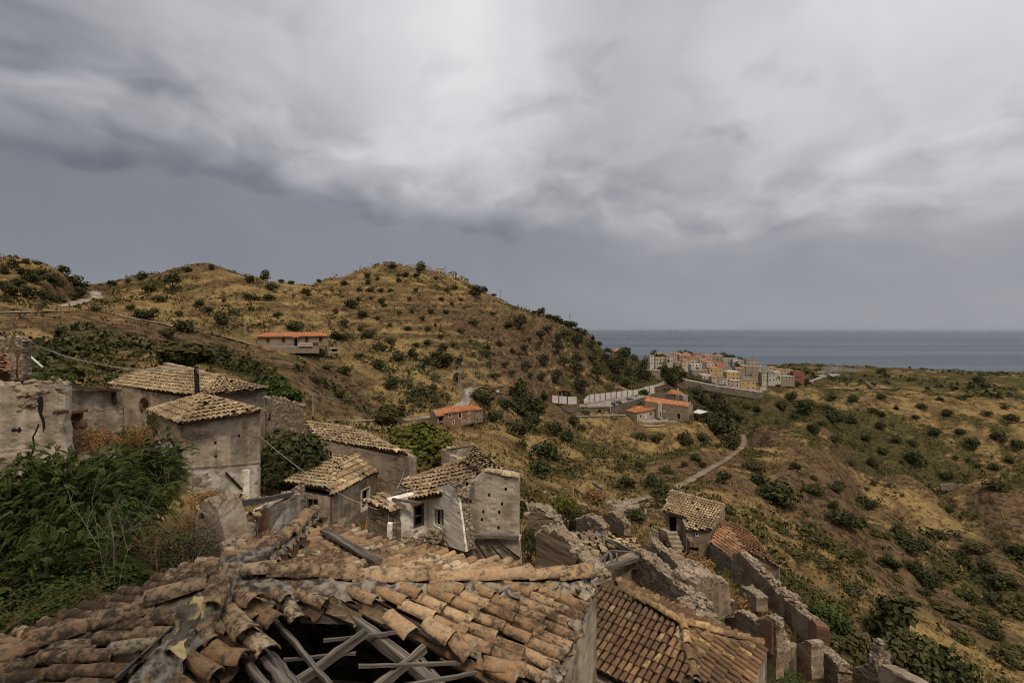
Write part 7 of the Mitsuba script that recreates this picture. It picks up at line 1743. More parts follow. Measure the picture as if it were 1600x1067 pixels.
wire('upper sagging wire from the left edge to the post on the tiled roof', [(-15.556, 14.000, 250.519), (-16.402, 15.500, 250.287), (-17.180, 17.000, 249.708), (-18.095, 19.000, 249.120), (-18.750, 21.000, 248.639), (-18.534, 22.600, 248.236), (-17.630, 23.800, 248.001), (-16.074, 24.500, 247.991)], 0.014)
wire('lower sagging wire from the stone house to the post on the tiled roof', [(-21.121, 20.900, 249.613), (-20.476, 21.500, 249.005), (-19.259, 22.400, 248.400), (-17.794, 23.600, 247.940), (-16.074, 24.500, 247.958)], 0.010)
wire('cable slanting from the grey house down across the hipped wing', [(-10.917, 21.000, 245.333), (-9.619, 20.200, 244.763), (-8.212, 19.400, 244.201), (-6.594, 18.600, 243.652), (-5.056, 18.200, 243.211)], 0.012)
wire('thin wire between the roof post and the grey house roof', [(-15.977, 24.500, 247.958), (-15.175, 24.000, 247.175), (-13.690, 23.000, 246.623)], 0.010)
wire('wire between the lane pole and the left pole of the pair', [(-31.68, 77.00, 239.61), (-29.21, 92.00, 236.86), (-22.86, 108.00, 236.29), (-13.61, 124.00, 239.17)], 0.022)
m = pole_mesh((-26.034, 26.000, 248.659), (-24.724, 25.500, 247.976), 0.05, 0.05)
one('plastic_pipe', m, 'white_wall', 'white plastic pipe leaning in the bushes above the roofless shed', 'pipe')
FP = [(-85.44, 88, 253.26), (-85.58, 91, 253.37), (-86.04, 94, 253.36), (-86.1, 96, 253.17), (-85.81, 98, 252.98), (-84.92, 100, 252.65), (-66.31, 104, 248.76), (-64.97, 104.5, 248.34), (-63.63, 105.5, 247.77), (-63.41, 107, 247.31), (-63.15, 110, 246.51)]
for i, q in enumerate(FP):
    key = one('fence_post', pole_mesh((q[0], q[1], q[2] - 0.6), (q[0], q[1], q[2] + 1.25), 0.06, 0.05), 'dark_wood', f'thin dark fence post beside the brown track, {ORDINAL[i]} from the left', 'fence post', 'fence posts along the brown track')
K = thing('gate_post', 'low red brown gate post at the near end of the white track', 'post')
part(K, 'shaft', (box(-.35, .35, -.3, .3, -.6, 1.3)[0] + np.array((-86.20, 88.00, 253.26)), BOX_F), 'rust')
part(K, 'cap', (box(-.42, .42, -.36, .36, 1.3, 1.45)[0] + np.array((-86.20, 88.00, 253.26)), BOX_F), 'concrete')

# crumpled sheet and old timbers beside the grey house
g = np.linspace(0, 1, 26)
U, V_ = np.meshgrid(g, g, indexing='ij')
q0, q1, q2, q3 = (np.array(q) for q in ((-13.410, 18.300, 245.110), (-12.738, 17.900, 244.886), (-12.851, 18.400, 245.546), (-13.622, 19.000, 245.552)))
P = ((1 - U) * (1 - V_))[..., None] * q0 + (U * (1 - V_))[..., None] * q1 + (U * V_)[..., None] * q2 + ((1 - U) * V_)[..., None] * q3
P = P + 0.34 * (np.stack([meshkit.fbm(P * 3.2 + o, 3) for o in (0, 31, 57)], -1) - 0.5)
one('tarpaulin', (P.reshape(-1, 3), grid_faces(26, 26)), 'steel', 'crumpled grey sheet heaped against the grey house side wall', 'sheet', smooth=True)
K = thing('timber_heap', 'dark old timbers lying left of the crumpled grey sheet', 'timber pile')
for a, b, w in [((-14.417, 18.600, 245.424), (-13.777, 18.800, 245.623), 0.14), ((-14.167, 18.000, 245.429), (-13.241, 18.200, 245.426), 0.2), ((-13.968, 17.600, 245.390), (-12.903, 17.800, 245.244), 0.22), ((-12.667, 17.800, 245.056), (-12.470, 18.200, 245.089), 0.2)]:
    m, uv = beam(a, b, w, w, 0.012, seg=6)
    part(K, 'timber', m, 'dark_wood', uv=uv)

# low ruin on the pale ridge across the valley
K = thing('ridge_ruin', 'low ruined stone walls on the pale ridge at the far right', 'ruin')
for i, w in enumerate((((154.206, 174.000), (167.640, 178.000), [[(0.00, 194.07), (6.60, 193.93), (14.02, 192.55), (14.02, 190.67), (0.00, 192.23)]]), ((169.524, 178.000), (176.116, 178.000), [[(0.00, 192.08), (3.30, 192.79), (6.59, 191.84), (6.59, 189.72), (0.00, 189.96)]]), ((167.640, 178.000), (162.857, 171.000), [[(0.00, 192.55), (8.48, 193.90), (8.48, 192.10), (0.00, 190.67)]]))):
    part(K, 'wall', wall_mesh(w, 0.6, 0.12, 0.6, 0, 80 + i), 'rubble_wall')
one('dry_stone_wall', join([wall_mesh(w, 0.5, 0.08, 0.5, 0, 85) for w in (((8.981, 70.000), (9.923, 62.000), [[(0.00, 227.04), (8.06, 228.51), (8.06, 228.19), (0.00, 226.67)]]), ((9.651, 64.000), (12.397, 66.000), [[(0.00, 228.33), (3.40, 228.00), (3.40, 227.65), (0.00, 227.99)]]), ((11.574, 70.000), (12.496, 67.000), [[(0.00, 227.96), (3.14, 227.93), (3.14, 227.58), (0.00, 227.59)]]))]), 'rubble_wall', 'low dry stone terrace walls on the slope above the rubble', 'wall')

# ---------------------------------------------------------------- smoke rising beyond the town
def puff(c, s):
    m = trimesh.creation.icosphere(subdivisions=3)
    v = m.vertices * (1 + 0.5 * (meshkit.fbm(m.vertices * 1.8 + c[0] * 0.01, 3) - 0.5))[:, None]
    return v * s + c, m.faces


scene['smoke_air'] = {'type': 'homogeneous', 'albedo': {'type': 'rgb', 'value': [0.97, 0.97, 0.97]}, 'sigma_t': 0.010}
import manifold3d as m3
_pf = [puff(np.array((448.15, 700.00, 186.11)), (9, 8, 4)), puff(np.array((462.54, 705.00, 189.38)), (12, 9, 6)), puff(np.array((474.67, 712.00, 192.55)), (11, 8, 6)), puff(np.array((489.91, 715.00, 190.42)), (13, 8, 4.5)), puff(np.array((508.57, 720.00, 189.05)), (13, 7, 3))]
_all = m3.Manifold()
for v, f in _pf:
    _all = _all + m3.Manifold(m3.Mesh(v.astype(np.float32), f.astype(np.uint32)))
scene['smoke'] = {**mikit.ply(_all, {'type': 'null'}, smooth=False), 'interior': {'type': 'ref', 'id': 'smoke_air'}, 'exterior': {'type': 'ref', 'id': 'haze_air'}}
labels['smoke'] = {'label': 'thin white smoke drifting up behind the right end of the town', 'category': 'smoke', 'kind': 'stuff'}

# ---------------------------------------------------------------- plants
def leaf_tint(c0, c1, c2=None, size=5.0):
    def f(p, n, uv):
        k = fbm(p.x / size, p.y / size, p.z / size, 2)
        t = noise(p.x / 0.35, p.y / 0.35, p.z / 0.35)
        col = mix(c0, c1, smoothstep(0.2, 0.8, 0.6 * uv.x + 0.4 * t))
        if c2 is not None:
            col = mix(col, c2, smoothstep(0.5, 0.72, k) * 0.7)
        return col * (0.8 + 0.4 * t)
    return f


scene['leaf_dark'] = rough(leaf_tint((0.028, 0.034, 0.014), (0.070, 0.076, 0.032), (0.085, 0.080, 0.036), 9.0))
scene['leaf_olive'] = rough(leaf_tint((0.030, 0.034, 0.017), (0.078, 0.080, 0.045), (0.055, 0.060, 0.028), 9.0))
scene['leaf_scrub'] = rough(leaf_tint((0.045, 0.042, 0.015), (0.095, 0.085, 0.034), (0.060, 0.068, 0.022), 12.0))
scene['leaf_green'] = rough(leaf_tint((0.026, 0.040, 0.012), (0.074, 0.104, 0.030), (0.062, 0.078, 0.025), 1.5))
scene['leaf_lime'] = rough(leaf_tint((0.055, 0.068, 0.014), (0.140, 0.140, 0.034), (0.11, 0.095, 0.03), 2.0))
scene['leaf_pad'] = rough(leaf_tint((0.040, 0.055, 0.024), (0.105, 0.125, 0.060), (0.15, 0.15, 0.07), 4.0))
scene['straw'] = rough(leaf_tint((0.17, 0.115, 0.045), (0.36, 0.26, 0.115), (0.22, 0.135, 0.06), 6.0))
scene['dry_weed'] = rough(leaf_tint((0.13, 0.072, 0.030), (0.30, 0.185, 0.085), (0.20, 0.11, 0.045), 3.0))
scene['bark'] = rough(lambda p, n, uv: mix((0.055, 0.042, 0.030), (0.15, 0.12, 0.09), fbm(p.x / 0.1, p.y / 0.1, p.z / 0.3, 3)))
scene['dead_twig'] = paint((0.24, 0.20, 0.155), 0.9)
scene['rust_twig'] = paint((0.22, 0.12, 0.06), 0.9)


def quads(c, n, size, rng, long=1.6, droop=0.0):
    """A leaf-shaped pair of triangles at each centre, facing roughly n."""
    k = len(c)
    n = n + rng.normal(0, 0.55, (k, 3))
    n /= np.linalg.norm(n, axis=1, keepdims=True) + 1e-9
    d = rng.normal(0, 1, (k, 3))
    d[:, 2] -= droop
    d -= (d * n).sum(1, keepdims=True) * n
    d /= np.linalg.norm(d, axis=1, keepdims=True) + 1e-9
    e = np.cross(n, d)
    s = (size * rng.uniform(0.6, 1.3, k))[:, None]
    v = np.stack([c - d * s * long / 2, c + e * s / 2 + n * s * 0.12, c + d * s * long / 2, c - e * s / 2 + n * s * 0.12], 1).reshape(-1, 3)
    i = np.arange(k)[:, None] * 4
    f = np.vstack([i + [0, 1, 2], i + [0, 2, 3]])
    u = np.repeat(rng.uniform(0, 1, k), 4)
    return v, f, np.c_[u, 0 * u]


def crown(rng, n, size, shape=(1, 1, 0.8), clumps=14, z0=0.0, gap=0.55, low=-0.4):
    """Leaf clumps through a lumpy volume about one metre across in radius, with gaps between the clumps."""
    cs = rng.normal(0, 1, (clumps, 3))
    cs /= np.linalg.norm(cs, axis=1, keepdims=True)
    cs[:, 2] = np.where(cs[:, 2] < low, -cs[:, 2] * 0.6, cs[:, 2])
    cs *= rng.uniform(0.35, 0.72, (clumps, 1))
    rad = rng.uniform(0.24, 0.5, clumps)
    which = rng.choice(clumps, n, p=rad ** 2 / (rad ** 2).sum())
    d = rng.normal(0, 1, (n, 3))
    d /= np.linalg.norm(d, axis=1, keepdims=True)
    c = cs[which] + d * (rad[which] * rng.uniform(gap, 1.05, n) ** 0.6)[:, None]
    nn = d + 0.5 * cs[which] + [0, 0, 0.4]
    v, f, uv = quads(c, nn, np.full(n, size), rng)
    return v * shape + [0, 0, z0], f, uv


def kind(key, parts):
    scene[key] = {'type': 'shapegroup', **parts}


_r = np.random.default_rng(55)
BUSH, OLIVE, FLAT, PAD, TALL = [], [], [], [], []
for i in range(4):
    v, f, uv = crown(_r, 620, 0.15, (1, 1, 0.85), 13, 0.55)
    kind(f'bush_kind_{i}', {'crown': mikit.ply((v, f), 'leaf_dark', uv=uv)})
    BUSH.append(f'bush_kind_{i}')
for i in range(3):
    v, f, uv = crown(_r, 700, 0.13, (1, 1, 0.85), 11, 1.15)
    tr = join([tube_mesh([(0, 0, -0.3), (0.05, 0.02, 0.35), (0.02, -0.03, 0.8)], [0.13, 0.10, 0.06])] +
              [tube_mesh([(0.03, 0, 0.4), (math.cos(a) * 0.3, math.sin(a) * 0.3, 0.8), (math.cos(a) * 0.55, math.sin(a) * 0.55, 1.25)], [0.07, 0.05, 0.02]) for a in (0.4 + i, 2.2 + i, 4.4 + i)])
    kind(f'olive_kind_{i}', {'trunk': mikit.ply(tr, 'bark'), 'crown': mikit.ply((v, f), 'leaf_olive', uv=uv)})
    OLIVE.append(f'olive_kind_{i}')
for i in range(3):
    v, f, uv = crown(_r, 520, 0.15, (1.05, 1.05, 0.55), 12, 0.28)
    kind(f'scrub_kind_{i}', {'crown': mikit.ply((v, f), 'leaf_scrub', uv=uv)})
    FLAT.append(f'scrub_kind_{i}')


def pad_plant(rng, n):
    """A prickly pear: flat oval pads budding from one another."""
    ms, stack = [], [(np.array([rng.normal(0, .3), rng.normal(0, .3), 0.0]), unit(rng.normal(0, .4, 3) + [0, 0, 1])) for _ in range(7)]
    u = []
    while stack and len(ms) < n:
        p, d = stack.pop(0)
        s = rng.uniform(0.16, 0.25)
        nrm = unit(np.cross(d, rng.normal(0, 1, 3)))
        e = np.cross(nrm, d)
        a = np.arange(8) * math.pi / 4
        ring = p + d * s + np.sin(a)[:, None] * d * s + np.cos(a)[:, None] * e * s * 0.62
        v = np.vstack([ring, p + d * s + nrm * 0.035, p + d * s - nrm * 0.035])
        f = [[k, (k + 1) % 8, 8] for k in range(8)] + [[(k + 1) % 8, k, 9] for k in range(8)]
        ms.append((v, np.array(f)))
        u.append(np.full(10, rng.uniform()))
        for _ in range(rng.integers(1, 4)):
            nd = unit(d + rng.normal(0, 0.65, 3) + [0, 0, 0.15])
            stack.append((p + d * s * 1.85, nd))
    v, f = join(ms)
    u = np.concatenate(u)
    return v, f, np.c_[u, 0 * u]


for i in range(3):
    v, f, uv = pad_plant(_r, 85)
    kind(f'pad_kind_{i}', {'pads': mikit.ply((v / np.abs(v[:, :2]).max() * 1.0, f), 'leaf_pad', uv=uv)})
    PAD.append(f'pad_kind_{i}')
for i in range(3):
    v, f, uv = crown(_r, 1100, 0.11, (0.8, 0.8, 1.45), 20, 2.1, low=-0.9)
    tr = join([tube_mesh([(0, 0, -0.3), (0.04, 0.02, 0.8), (0.0, -0.03, 2.4)], [0.10, 0.08, 0.03])])
    kind(f'tall_kind_{i}', {'trunk': mikit.ply(tr, 'bark'), 'crown': mikit.ply((v, f), 'leaf_dark', uv=uv)})
    TALL.append(f'tall_kind_{i}')

def plant(name, kinds, spots, what, where, category, group, seed, tall=1.0, sink=0.12):
    """One instance per spot (x, y, width); the label tells its size, its height on the slope and its rank from the left among those like it."""
    r = np.random.default_rng(seed)
    P = np.array(spots, float).reshape(-1, 3)
    zs = ground_z(P[:, 0], P[:, 1])
    n = len(P)
    rank_z, rank_w = np.argsort(np.argsort(-zs)), np.argsort(np.argsort(-P[:, 2]))
    bands, sizes = (('high on', 'halfway up', 'low on') if n > 14 else ('on',)), (('large', 'middling', 'small') if n > 24 else ('',))
    sort = [(sizes[k * len(sizes) // n], bands[q * len(bands) // n]) for k, q in zip(rank_w, rank_z)]
    angle = np.arctan2(P[:, 0], P[:, 1])
    for i, ((x, y, w), z) in enumerate(zip(P, zs)):
        key = numbered(name)
        s = 0.5 * w * r.uniform(0.8, 1.2) * 1.2
        scene[key] = {'type': 'instance', 'group': {'type': 'ref', 'id': kinds[r.integers(len(kinds))]},
                      'to_world': T().translate([x, y, z - sink * s]).rotate([0, 0, 1], r.uniform(0, 360)).scale([s * r.uniform(0.85, 1.25), s * r.uniform(0.75, 1.1), s * tall * r.uniform(0.7, 1.15)])}
        same = [k for k in range(n) if sort[k] == sort[i]]
        nth = sum(angle[k] < angle[i] for k in same)
        text = ' '.join(f'{sort[i][0]} {what} {sort[i][1]} {where}'.split())
        if len(same) > 1:
            text += f', {ORDINAL[nth]} from the left'
        labels[key] = {'label': text, 'category': category}
        if group:
            labels[key]['group'] = group


plant('bush', BUSH, [(-123.81, 117.74, 2.18), (-135.30, 131.14, 2.78), (-140.47, 139.73, 2.59), (-116.37, 114.25, 3.63), (-128.65, 131.79, 3.84), (-124.80, 131.96, 5.24), (-118.77, 119.72, 3.80), (-141.22, 154.72, 4.09), (-144.79, 160.50, 5.52), (-143.65, 160.89, 5.11), (-118.66, 127.79, 2.37), (-131.46, 145.08, 4.99), (-110.36, 106.96, 4.24), (-107.85, 108.00, 3.71), (-111.08, 115.04, 3.35), (-106.03, 101.47, 2.68), (-115.97, 123.13, 3.58), (-141.94, 145.01, 2.30), (-140.94, 152.21, 3.22), (-169.21, 190.93, 3.54), (-115.06, 109.42, 3.76), (-124.24, 129.55, 3.43), (-122.62, 121.34, 3.21)],
      'dark bush', 'the far left hill', 'bush', 'bushes on the far left hill', 1)
plant('prickly_pear', PAD, [(-65.03, 69.73, 3.14), (-65.75, 72.04, 3.43), (-65.95, 74.19, 3.34), (-64.04, 74.26, 3.54), (-61.56, 73.64, 3.31), (-60.45, 74.07, 2.55), (-62.68, 68.18, 2.71), (-61.55, 69.98, 3.15), (-59.91, 70.77, 2.81), (-55.98, 71.13, 2.82), (-45.21, 58.12, 2.15), (-60.94, 76.78, 2.03), (-53.53, 54.69, 2.89), (-51.46, 53.66, 2.84), (-42.62, 45.70, 2.06), (-42.78, 47.56, 2.26), (-38.86, 41.38, 1.86), (-42.31, 44.12, 2.10), (-51.99, 60.47, 2.08), (-47.48, 56.98, 2.11), (-57.50, 66.37, 2.11), (-35.64, 45.67, 1.81), (-40.42, 50.09, 1.72), (-33.77, 40.52, 2.14), (-33.37, 39.11, 1.76), (-56.14, 74.72, 1.78), (-27.94, 132.02, 4.54), (-26.15, 136.35, 5.05), (-23.29, 133.39, 5.29), (-20.70, 130.43, 4.83), (-26.08, 142.85, 4.53)],
      'grey green prickly pear', 'the slopes at left', 'cactus', 'prickly pears on the slopes', 2, tall=0.85)
plant('bush', BUSH, [(-137.76, 183.69, 5.83), (-101.78, 139.65, 3.14), (-137.68, 205.30, 3.80), (-129.65, 208.54, 2.76), (-111.24, 205.62, 4.35), (-155.75, 196.25, 2.60), (-151.79, 198.53, 3.68), (-158.63, 191.88, 3.55), (-81.52, 141.68, 3.00), (-74.97, 124.57, 3.95), (-66.00, 97.26, 5.15), (-78.88, 104.99, 3.61), (-92.43, 142.60, 2.64), (-87.59, 139.70, 2.59), (-97.26, 123.58, 2.94), (-61.32, 86.33, 2.28), (-113.50, 222.88, 5.31), (-96.84, 195.23, 4.65), (-90.17, 211.70, 5.04), (-105.63, 221.83, 2.93), (-102.16, 223.86, 2.96), (-97.25, 243.45, 2.58), (-88.17, 209.62, 2.77), (-87.23, 158.90, 3.78), (-85.47, 161.53, 2.99), (-82.03, 95.41, 2.27), (-81.72, 105.60, 3.07), (-90.52, 122.21, 2.26), (-86.93, 126.39, 2.01), (-91.04, 152.95, 2.02), (-86.35, 171.79, 4.54)],
      'dark bush', 'the golden middle hill', 'bush', 'bushes on the middle hill', 3)
plant('lone_tree', OLIVE, [(-127.29, 181.56, 6.72)], 'small dark tree with a visible trunk', 'the middle hill', 'tree', None, 4, tall=0.9)
plant('bush', BUSH, [(-60.58, 182.45, 5.07), (-64.18, 175.80, 2.79), (-54.21, 175.12, 3.94), (-55.85, 160.55, 3.40), (-70.62, 146.27, 1.93), (-59.03, 131.65, 3.66), (-53.40, 146.26, 4.64), (-51.29, 147.98, 3.33), (-73.92, 248.36, 3.61), (-69.51, 250.23, 2.65), (-82.44, 237.88, 3.15), (-71.25, 238.35, 3.47), (-71.67, 227.65, 3.01), (-68.34, 232.73, 3.08), (-63.52, 234.25, 2.79), (-59.07, 235.03, 2.49), (-61.26, 261.63, 3.46), (-57.80, 264.84, 3.50), (-53.37, 268.97, 4.27), (-42.57, 272.72, 3.25), (-58.15, 248.38, 3.61), (-55.80, 206.79, 2.74), (-60.73, 208.69, 2.48), (-41.51, 201.17, 2.39), (-46.28, 197.65, 2.61), (-35.02, 208.45, 3.03), (-29.48, 214.29, 2.55), (-37.97, 176.08, 2.33), (-31.22, 178.78, 2.60), (-34.74, 260.05, 4.13), (-32.13, 269.86, 4.28), (-20.65, 269.18, 7.48), (-16.94, 297.81, 6.30), (-12.13, 327.63, 3.90), (-9.82, 255.87, 4.06), (-2.30, 248.24, 5.58), (-16.98, 213.98, 4.53), (-8.98, 226.35, 2.99), (-21.88, 177.89, 2.82), (-24.01, 168.07, 2.89), (-29.54, 169.18, 2.69), (-26.43, 178.43, 2.36), (-9.90, 196.98, 3.39), (-33.02, 166.44, 2.64), (-40.75, 161.27, 3.63), (-40.82, 149.08, 4.73), (-33.85, 142.16, 5.64), (-30.81, 150.25, 4.37), (-51.02, 163.43, 3.03), (-48.02, 161.35, 4.70), (-34.90, 126.85, 3.69), (-29.66, 118.00, 4.37), (-25.47, 157.81, 3.76), (-20.99, 145.61, 5.78), (-25.90, 146.15, 3.29), (-17.54, 157.82, 4.18), (-15.10, 135.90, 4.31), (-8.57, 179.98, 1.90), (-35.07, 97.83, 2.33), (-41.39, 108.26, 2.15), (-38.47, 95.35, 2.52), (-41.10, 129.45, 2.74), (-38.51, 111.98, 2.37), (-23.55, 122.78, 2.60), (-53.24, 201.23, 2.66), (-65.39, 205.99, 2.45), (-46.84, 221.34, 2.63), (-36.47, 196.96, 2.61), (-21.12, 199.59, 2.90), (-16.81, 195.52, 2.59), (-5.65, 213.38, 3.39), (0.00, 214.83, 3.13), (-49.36, 177.69, 2.35), (-43.78, 174.19, 2.07), (-30.30, 190.91, 2.27), (-30.26, 243.38, 2.90), (-47.95, 241.67, 2.56), (-27.02, 255.31, 3.04), (-35.16, 241.66, 2.56)],
      'dark bush', 'the terraced cone hill', 'bush', 'bushes on the cone hill', 5)
plant('olive_tree', OLIVE, [(4.29, 249.28, 7.25), (15.46, 254.14, 5.38), (19.79, 267.16, 4.24), (8.58, 240.22, 3.50), (13.75, 241.70, 3.52), (24.93, 261.76, 5.89), (31.21, 280.92, 5.20), (39.18, 287.59, 8.37), (23.56, 247.43, 5.89), (5.71, 227.33, 5.11), (6.07, 199.60, 5.54), (15.12, 224.11, 5.93), (25.44, 237.48, 5.65), (33.10, 247.79, 6.56), (31.63, 236.78, 6.58), (12.75, 205.09, 4.88), (48.62, 294.03, 6.61), (51.44, 313.64, 4.98), (62.28, 320.32, 8.47), (64.22, 317.33, 4.62), (46.06, 269.95, 4.64), (42.55, 240.05, 7.94), (70.04, 317.06, 11.74), (81.75, 339.59, 8.98), (81.45, 351.88, 11.17), (87.17, 331.15, 7.88), (54.56, 256.18, 5.42), (72.09, 306.20, 6.89), (31.49, 218.41, 8.67), (95.04, 337.33, 6.25), (19.82, 214.03, 5.10), (7.53, 196.41, 2.34), (-9.84, 185.97, 3.44), (-2.46, 185.77, 3.93), (0.00, 180.14, 3.34), (-5.52, 166.90, 3.97), (3.34, 210.68, 3.34)],
      'olive tree', 'the right hill flank', 'tree', 'olive trees on the flank of the cone hill', 6)
plant('ridge_tree', BUSH, [(18.19, 298.97, 5.93), (22.43, 292.35, 5.41), (27.79, 295.93, 5.48), (33.93, 305.36, 6.06), (38.76, 311.75, 5.77), (46.08, 338.24, 5.82), (56.47, 338.84, 4.93), (62.61, 345.47, 5.03), (71.29, 361.72, 5.74), (14.14, 305.33, 3.63), (25.64, 298.16, 4.73), (30.32, 297.66, 4.72)],
      'dark tree', 'the right shoulder skyline', 'tree', 'trees along the shoulder skyline', 7)
plant('sparse_tree', TALL, [(50.59, 338.49, 5.82)], 'pale thin tree', 'the right end of the hill skyline', 'tree', None, 8, tall=0.5)
plant('summit_tree', BUSH, [(-54.00, 287.47, 5.70)], 'dark round tree', 'the hilltop among the tombs', 'tree', None, 9, tall=1.1)
plant('summit_bush', BUSH, [(-67.69, 275.11, 4.37), (-36.96, 303.74, 4.82)], 'dark bush', 'the hilltop beside the graves', 'bush', 'bushes beside the hilltop graves', 10)
plant('street_tree', BUSH, [(94.57, 343.74, 10.91), (139.18, 455.50, 16.87), (109.15, 322.32, 12.79), (106.18, 323.69, 8.56), (128.88, 438.88, 11.61), (129.31, 410.75, 10.87)], 'tall dark tree', 'the bend beside the town road', 'tree', 'tall trees beside the road into town', 11, tall=1.7)
plant('town_tree', BUSH, [(235.84, 560.68, 16.32), (230.35, 526.12, 13.92), (245.70, 543.12, 11.49), (249.13, 541.21, 7.16), (291.49, 619.01, 9.83), (215.39, 462.61, 11.01), (223.89, 463.72, 9.81), (271.59, 477.50, 11.37), (231.14, 448.05, 8.30), (206.85, 568.66, 10.53), (189.56, 546.98, 11.58), (271.58, 461.38, 6.10), (290.99, 478.24, 7.59), (147.63, 465.03, 9.84), (152.29, 446.24, 8.26), (163.14, 453.43, 7.20), (175.62, 457.83, 6.06), (174.46, 436.72, 5.78), (191.73, 436.59, 5.20), (219.22, 460.37, 6.09), (222.75, 445.49, 7.07), (247.69, 485.11, 6.42), (245.36, 458.01, 8.48), (251.42, 454.73, 7.22), (261.12, 454.86, 7.22), (109.60, 414.28, 7.67), (109.41, 435.33, 6.91)], 'dark spreading tree', 'the town ridge between houses', 'tree', 'trees between the town houses', 12, tall=1.25)
plant('bush', BUSH, [(2.70, 157.06, 7.89), (4.95, 149.82, 9.12), (1.54, 116.54, 5.09), (12.88, 143.25, 6.44), (21.58, 169.97, 4.05), (24.32, 168.66, 2.68), (45.16, 170.70, 5.42), (51.15, 170.34, 4.06), (64.27, 179.29, 7.11), (87.05, 226.16, 7.78), (115.07, 286.15, 9.08), (89.27, 205.13, 12.48), (135.72, 326.77, 10.37), (150.01, 354.41, 10.31), (125.93, 332.88, 11.45), (136.09, 308.96, 9.81), (119.77, 286.55, 12.89), (146.35, 315.21, 6.67), (172.59, 340.67, 6.31), (171.65, 353.60, 5.61), (-1.86, 140.68, 6.33), (8.64, 163.22, 7.34), (12.28, 185.74, 4.42), (-4.02, 121.65, 4.18), (5.58, 140.49, 7.43), (7.25, 105.35, 6.41), (4.09, 73.65, 3.90), (9.67, 107.50, 3.70), (2.00, 100.67, 3.20), (15.54, 138.24, 4.39), (68.27, 249.35, 4.62), (73.62, 185.51, 5.89), (70.02, 155.70, 5.77), (75.62, 219.87, 3.49), (132.00, 334.88, 8.86)],
      'dense dark bush', 'the valley side below the chapel', 'bush', 'bushes in the valley below the chapel', 13)
plant('valley_tree', BUSH, [(-6.83, 129.15, 5.47), (-9.07, 124.62, 3.63)], 'bright green tree', 'the bank beside the red house', 'tree', 'green trees beside the red house', 14)
plant('bush', BUSH, [(31.22, 134.11, 2.84), (19.54, 82.98, 2.63), (22.20, 100.52, 2.13), (32.33, 121.62, 2.57), (26.91, 93.33, 1.98), (32.97, 103.43, 3.56), (47.32, 124.66, 4.29), (23.09, 72.13, 5.15), (12.20, 48.30, 1.92), (40.49, 113.78, 1.66), (45.89, 116.42, 2.00), (41.22, 94.14, 2.99), (61.08, 122.48, 5.51), (56.23, 109.01, 5.48), (10.71, 62.77, 1.41), (38.87, 77.96, 1.24), (24.84, 85.34, 2.48), (24.01, 78.91, 3.13)],
      'dark bush', 'the slope around the footpath', 'bush', 'bushes around the valley footpath', 15)
plant('bush', BUSH, [(384.84, 521.39, 6.21), (323.57, 423.95, 8.97), (969.03, 1267.45, 20.12), (516.46, 628.74, 7.48), (238.45, 366.41, 9.69), (229.32, 346.05, 12.82), (173.58, 298.93, 4.74), (170.20, 273.19, 7.95), (211.32, 329.40, 5.23), (182.79, 274.18, 5.80), (251.98, 343.86, 8.19), (253.52, 331.59, 6.14), (261.60, 324.75, 3.87), (190.72, 273.08, 5.06), (230.65, 317.61, 4.62), (288.09, 386.16, 7.15), (292.91, 383.77, 6.09), (295.25, 418.79, 7.76), (319.31, 382.57, 5.57), (273.99, 360.24, 7.62), (222.81, 298.66, 7.90), (269.56, 323.47, 11.12), (286.91, 348.16, 9.21), (334.81, 353.51, 8.42), (305.58, 333.84, 3.97), (320.70, 340.52, 4.50), (324.35, 336.36, 4.89), (330.47, 331.35, 6.57), (346.26, 337.34, 6.69), (339.51, 366.15, 8.72), (283.72, 314.96, 9.17), (296.68, 316.35, 5.44), (154.24, 154.04, 5.30), (69.58, 119.00, 2.83), (71.59, 114.66, 2.28), (77.23, 114.26, 3.33), (68.78, 110.40, 3.21), (111.43, 152.06, 2.61), (118.14, 158.36, 3.14), (122.96, 157.55, 2.71), (463.68, 493.03, 7.17), (374.64, 424.00, 6.17), (503.84, 509.23, 8.76), (486.06, 482.23, 9.57), (622.10, 656.86, 9.56), (615.15, 631.86, 12.54), (959.18, 994.71, 19.74), (401.03, 432.49, 6.86), (211.36, 348.88, 13.84), (230.41, 398.60, 9.49), (199.49, 357.38, 9.45), (343.81, 406.13, 6.45), (353.51, 393.02, 7.28), (380.39, 388.62, 8.22), (394.84, 382.69, 10.12), (359.03, 357.14, 9.45), (317.62, 363.82, 7.70), (270.55, 340.89, 6.31), (255.55, 364.52, 6.75), (360.90, 345.37, 8.22), (457.12, 531.67, 5.63), (321.02, 404.49, 5.35), (425.89, 418.15, 6.64), (360.09, 504.13, 4.67), (278.26, 420.73, 6.68)],
      'dark bush', 'the slopes across the valley', 'bush', 'bushes across the right-hand valley', 16)
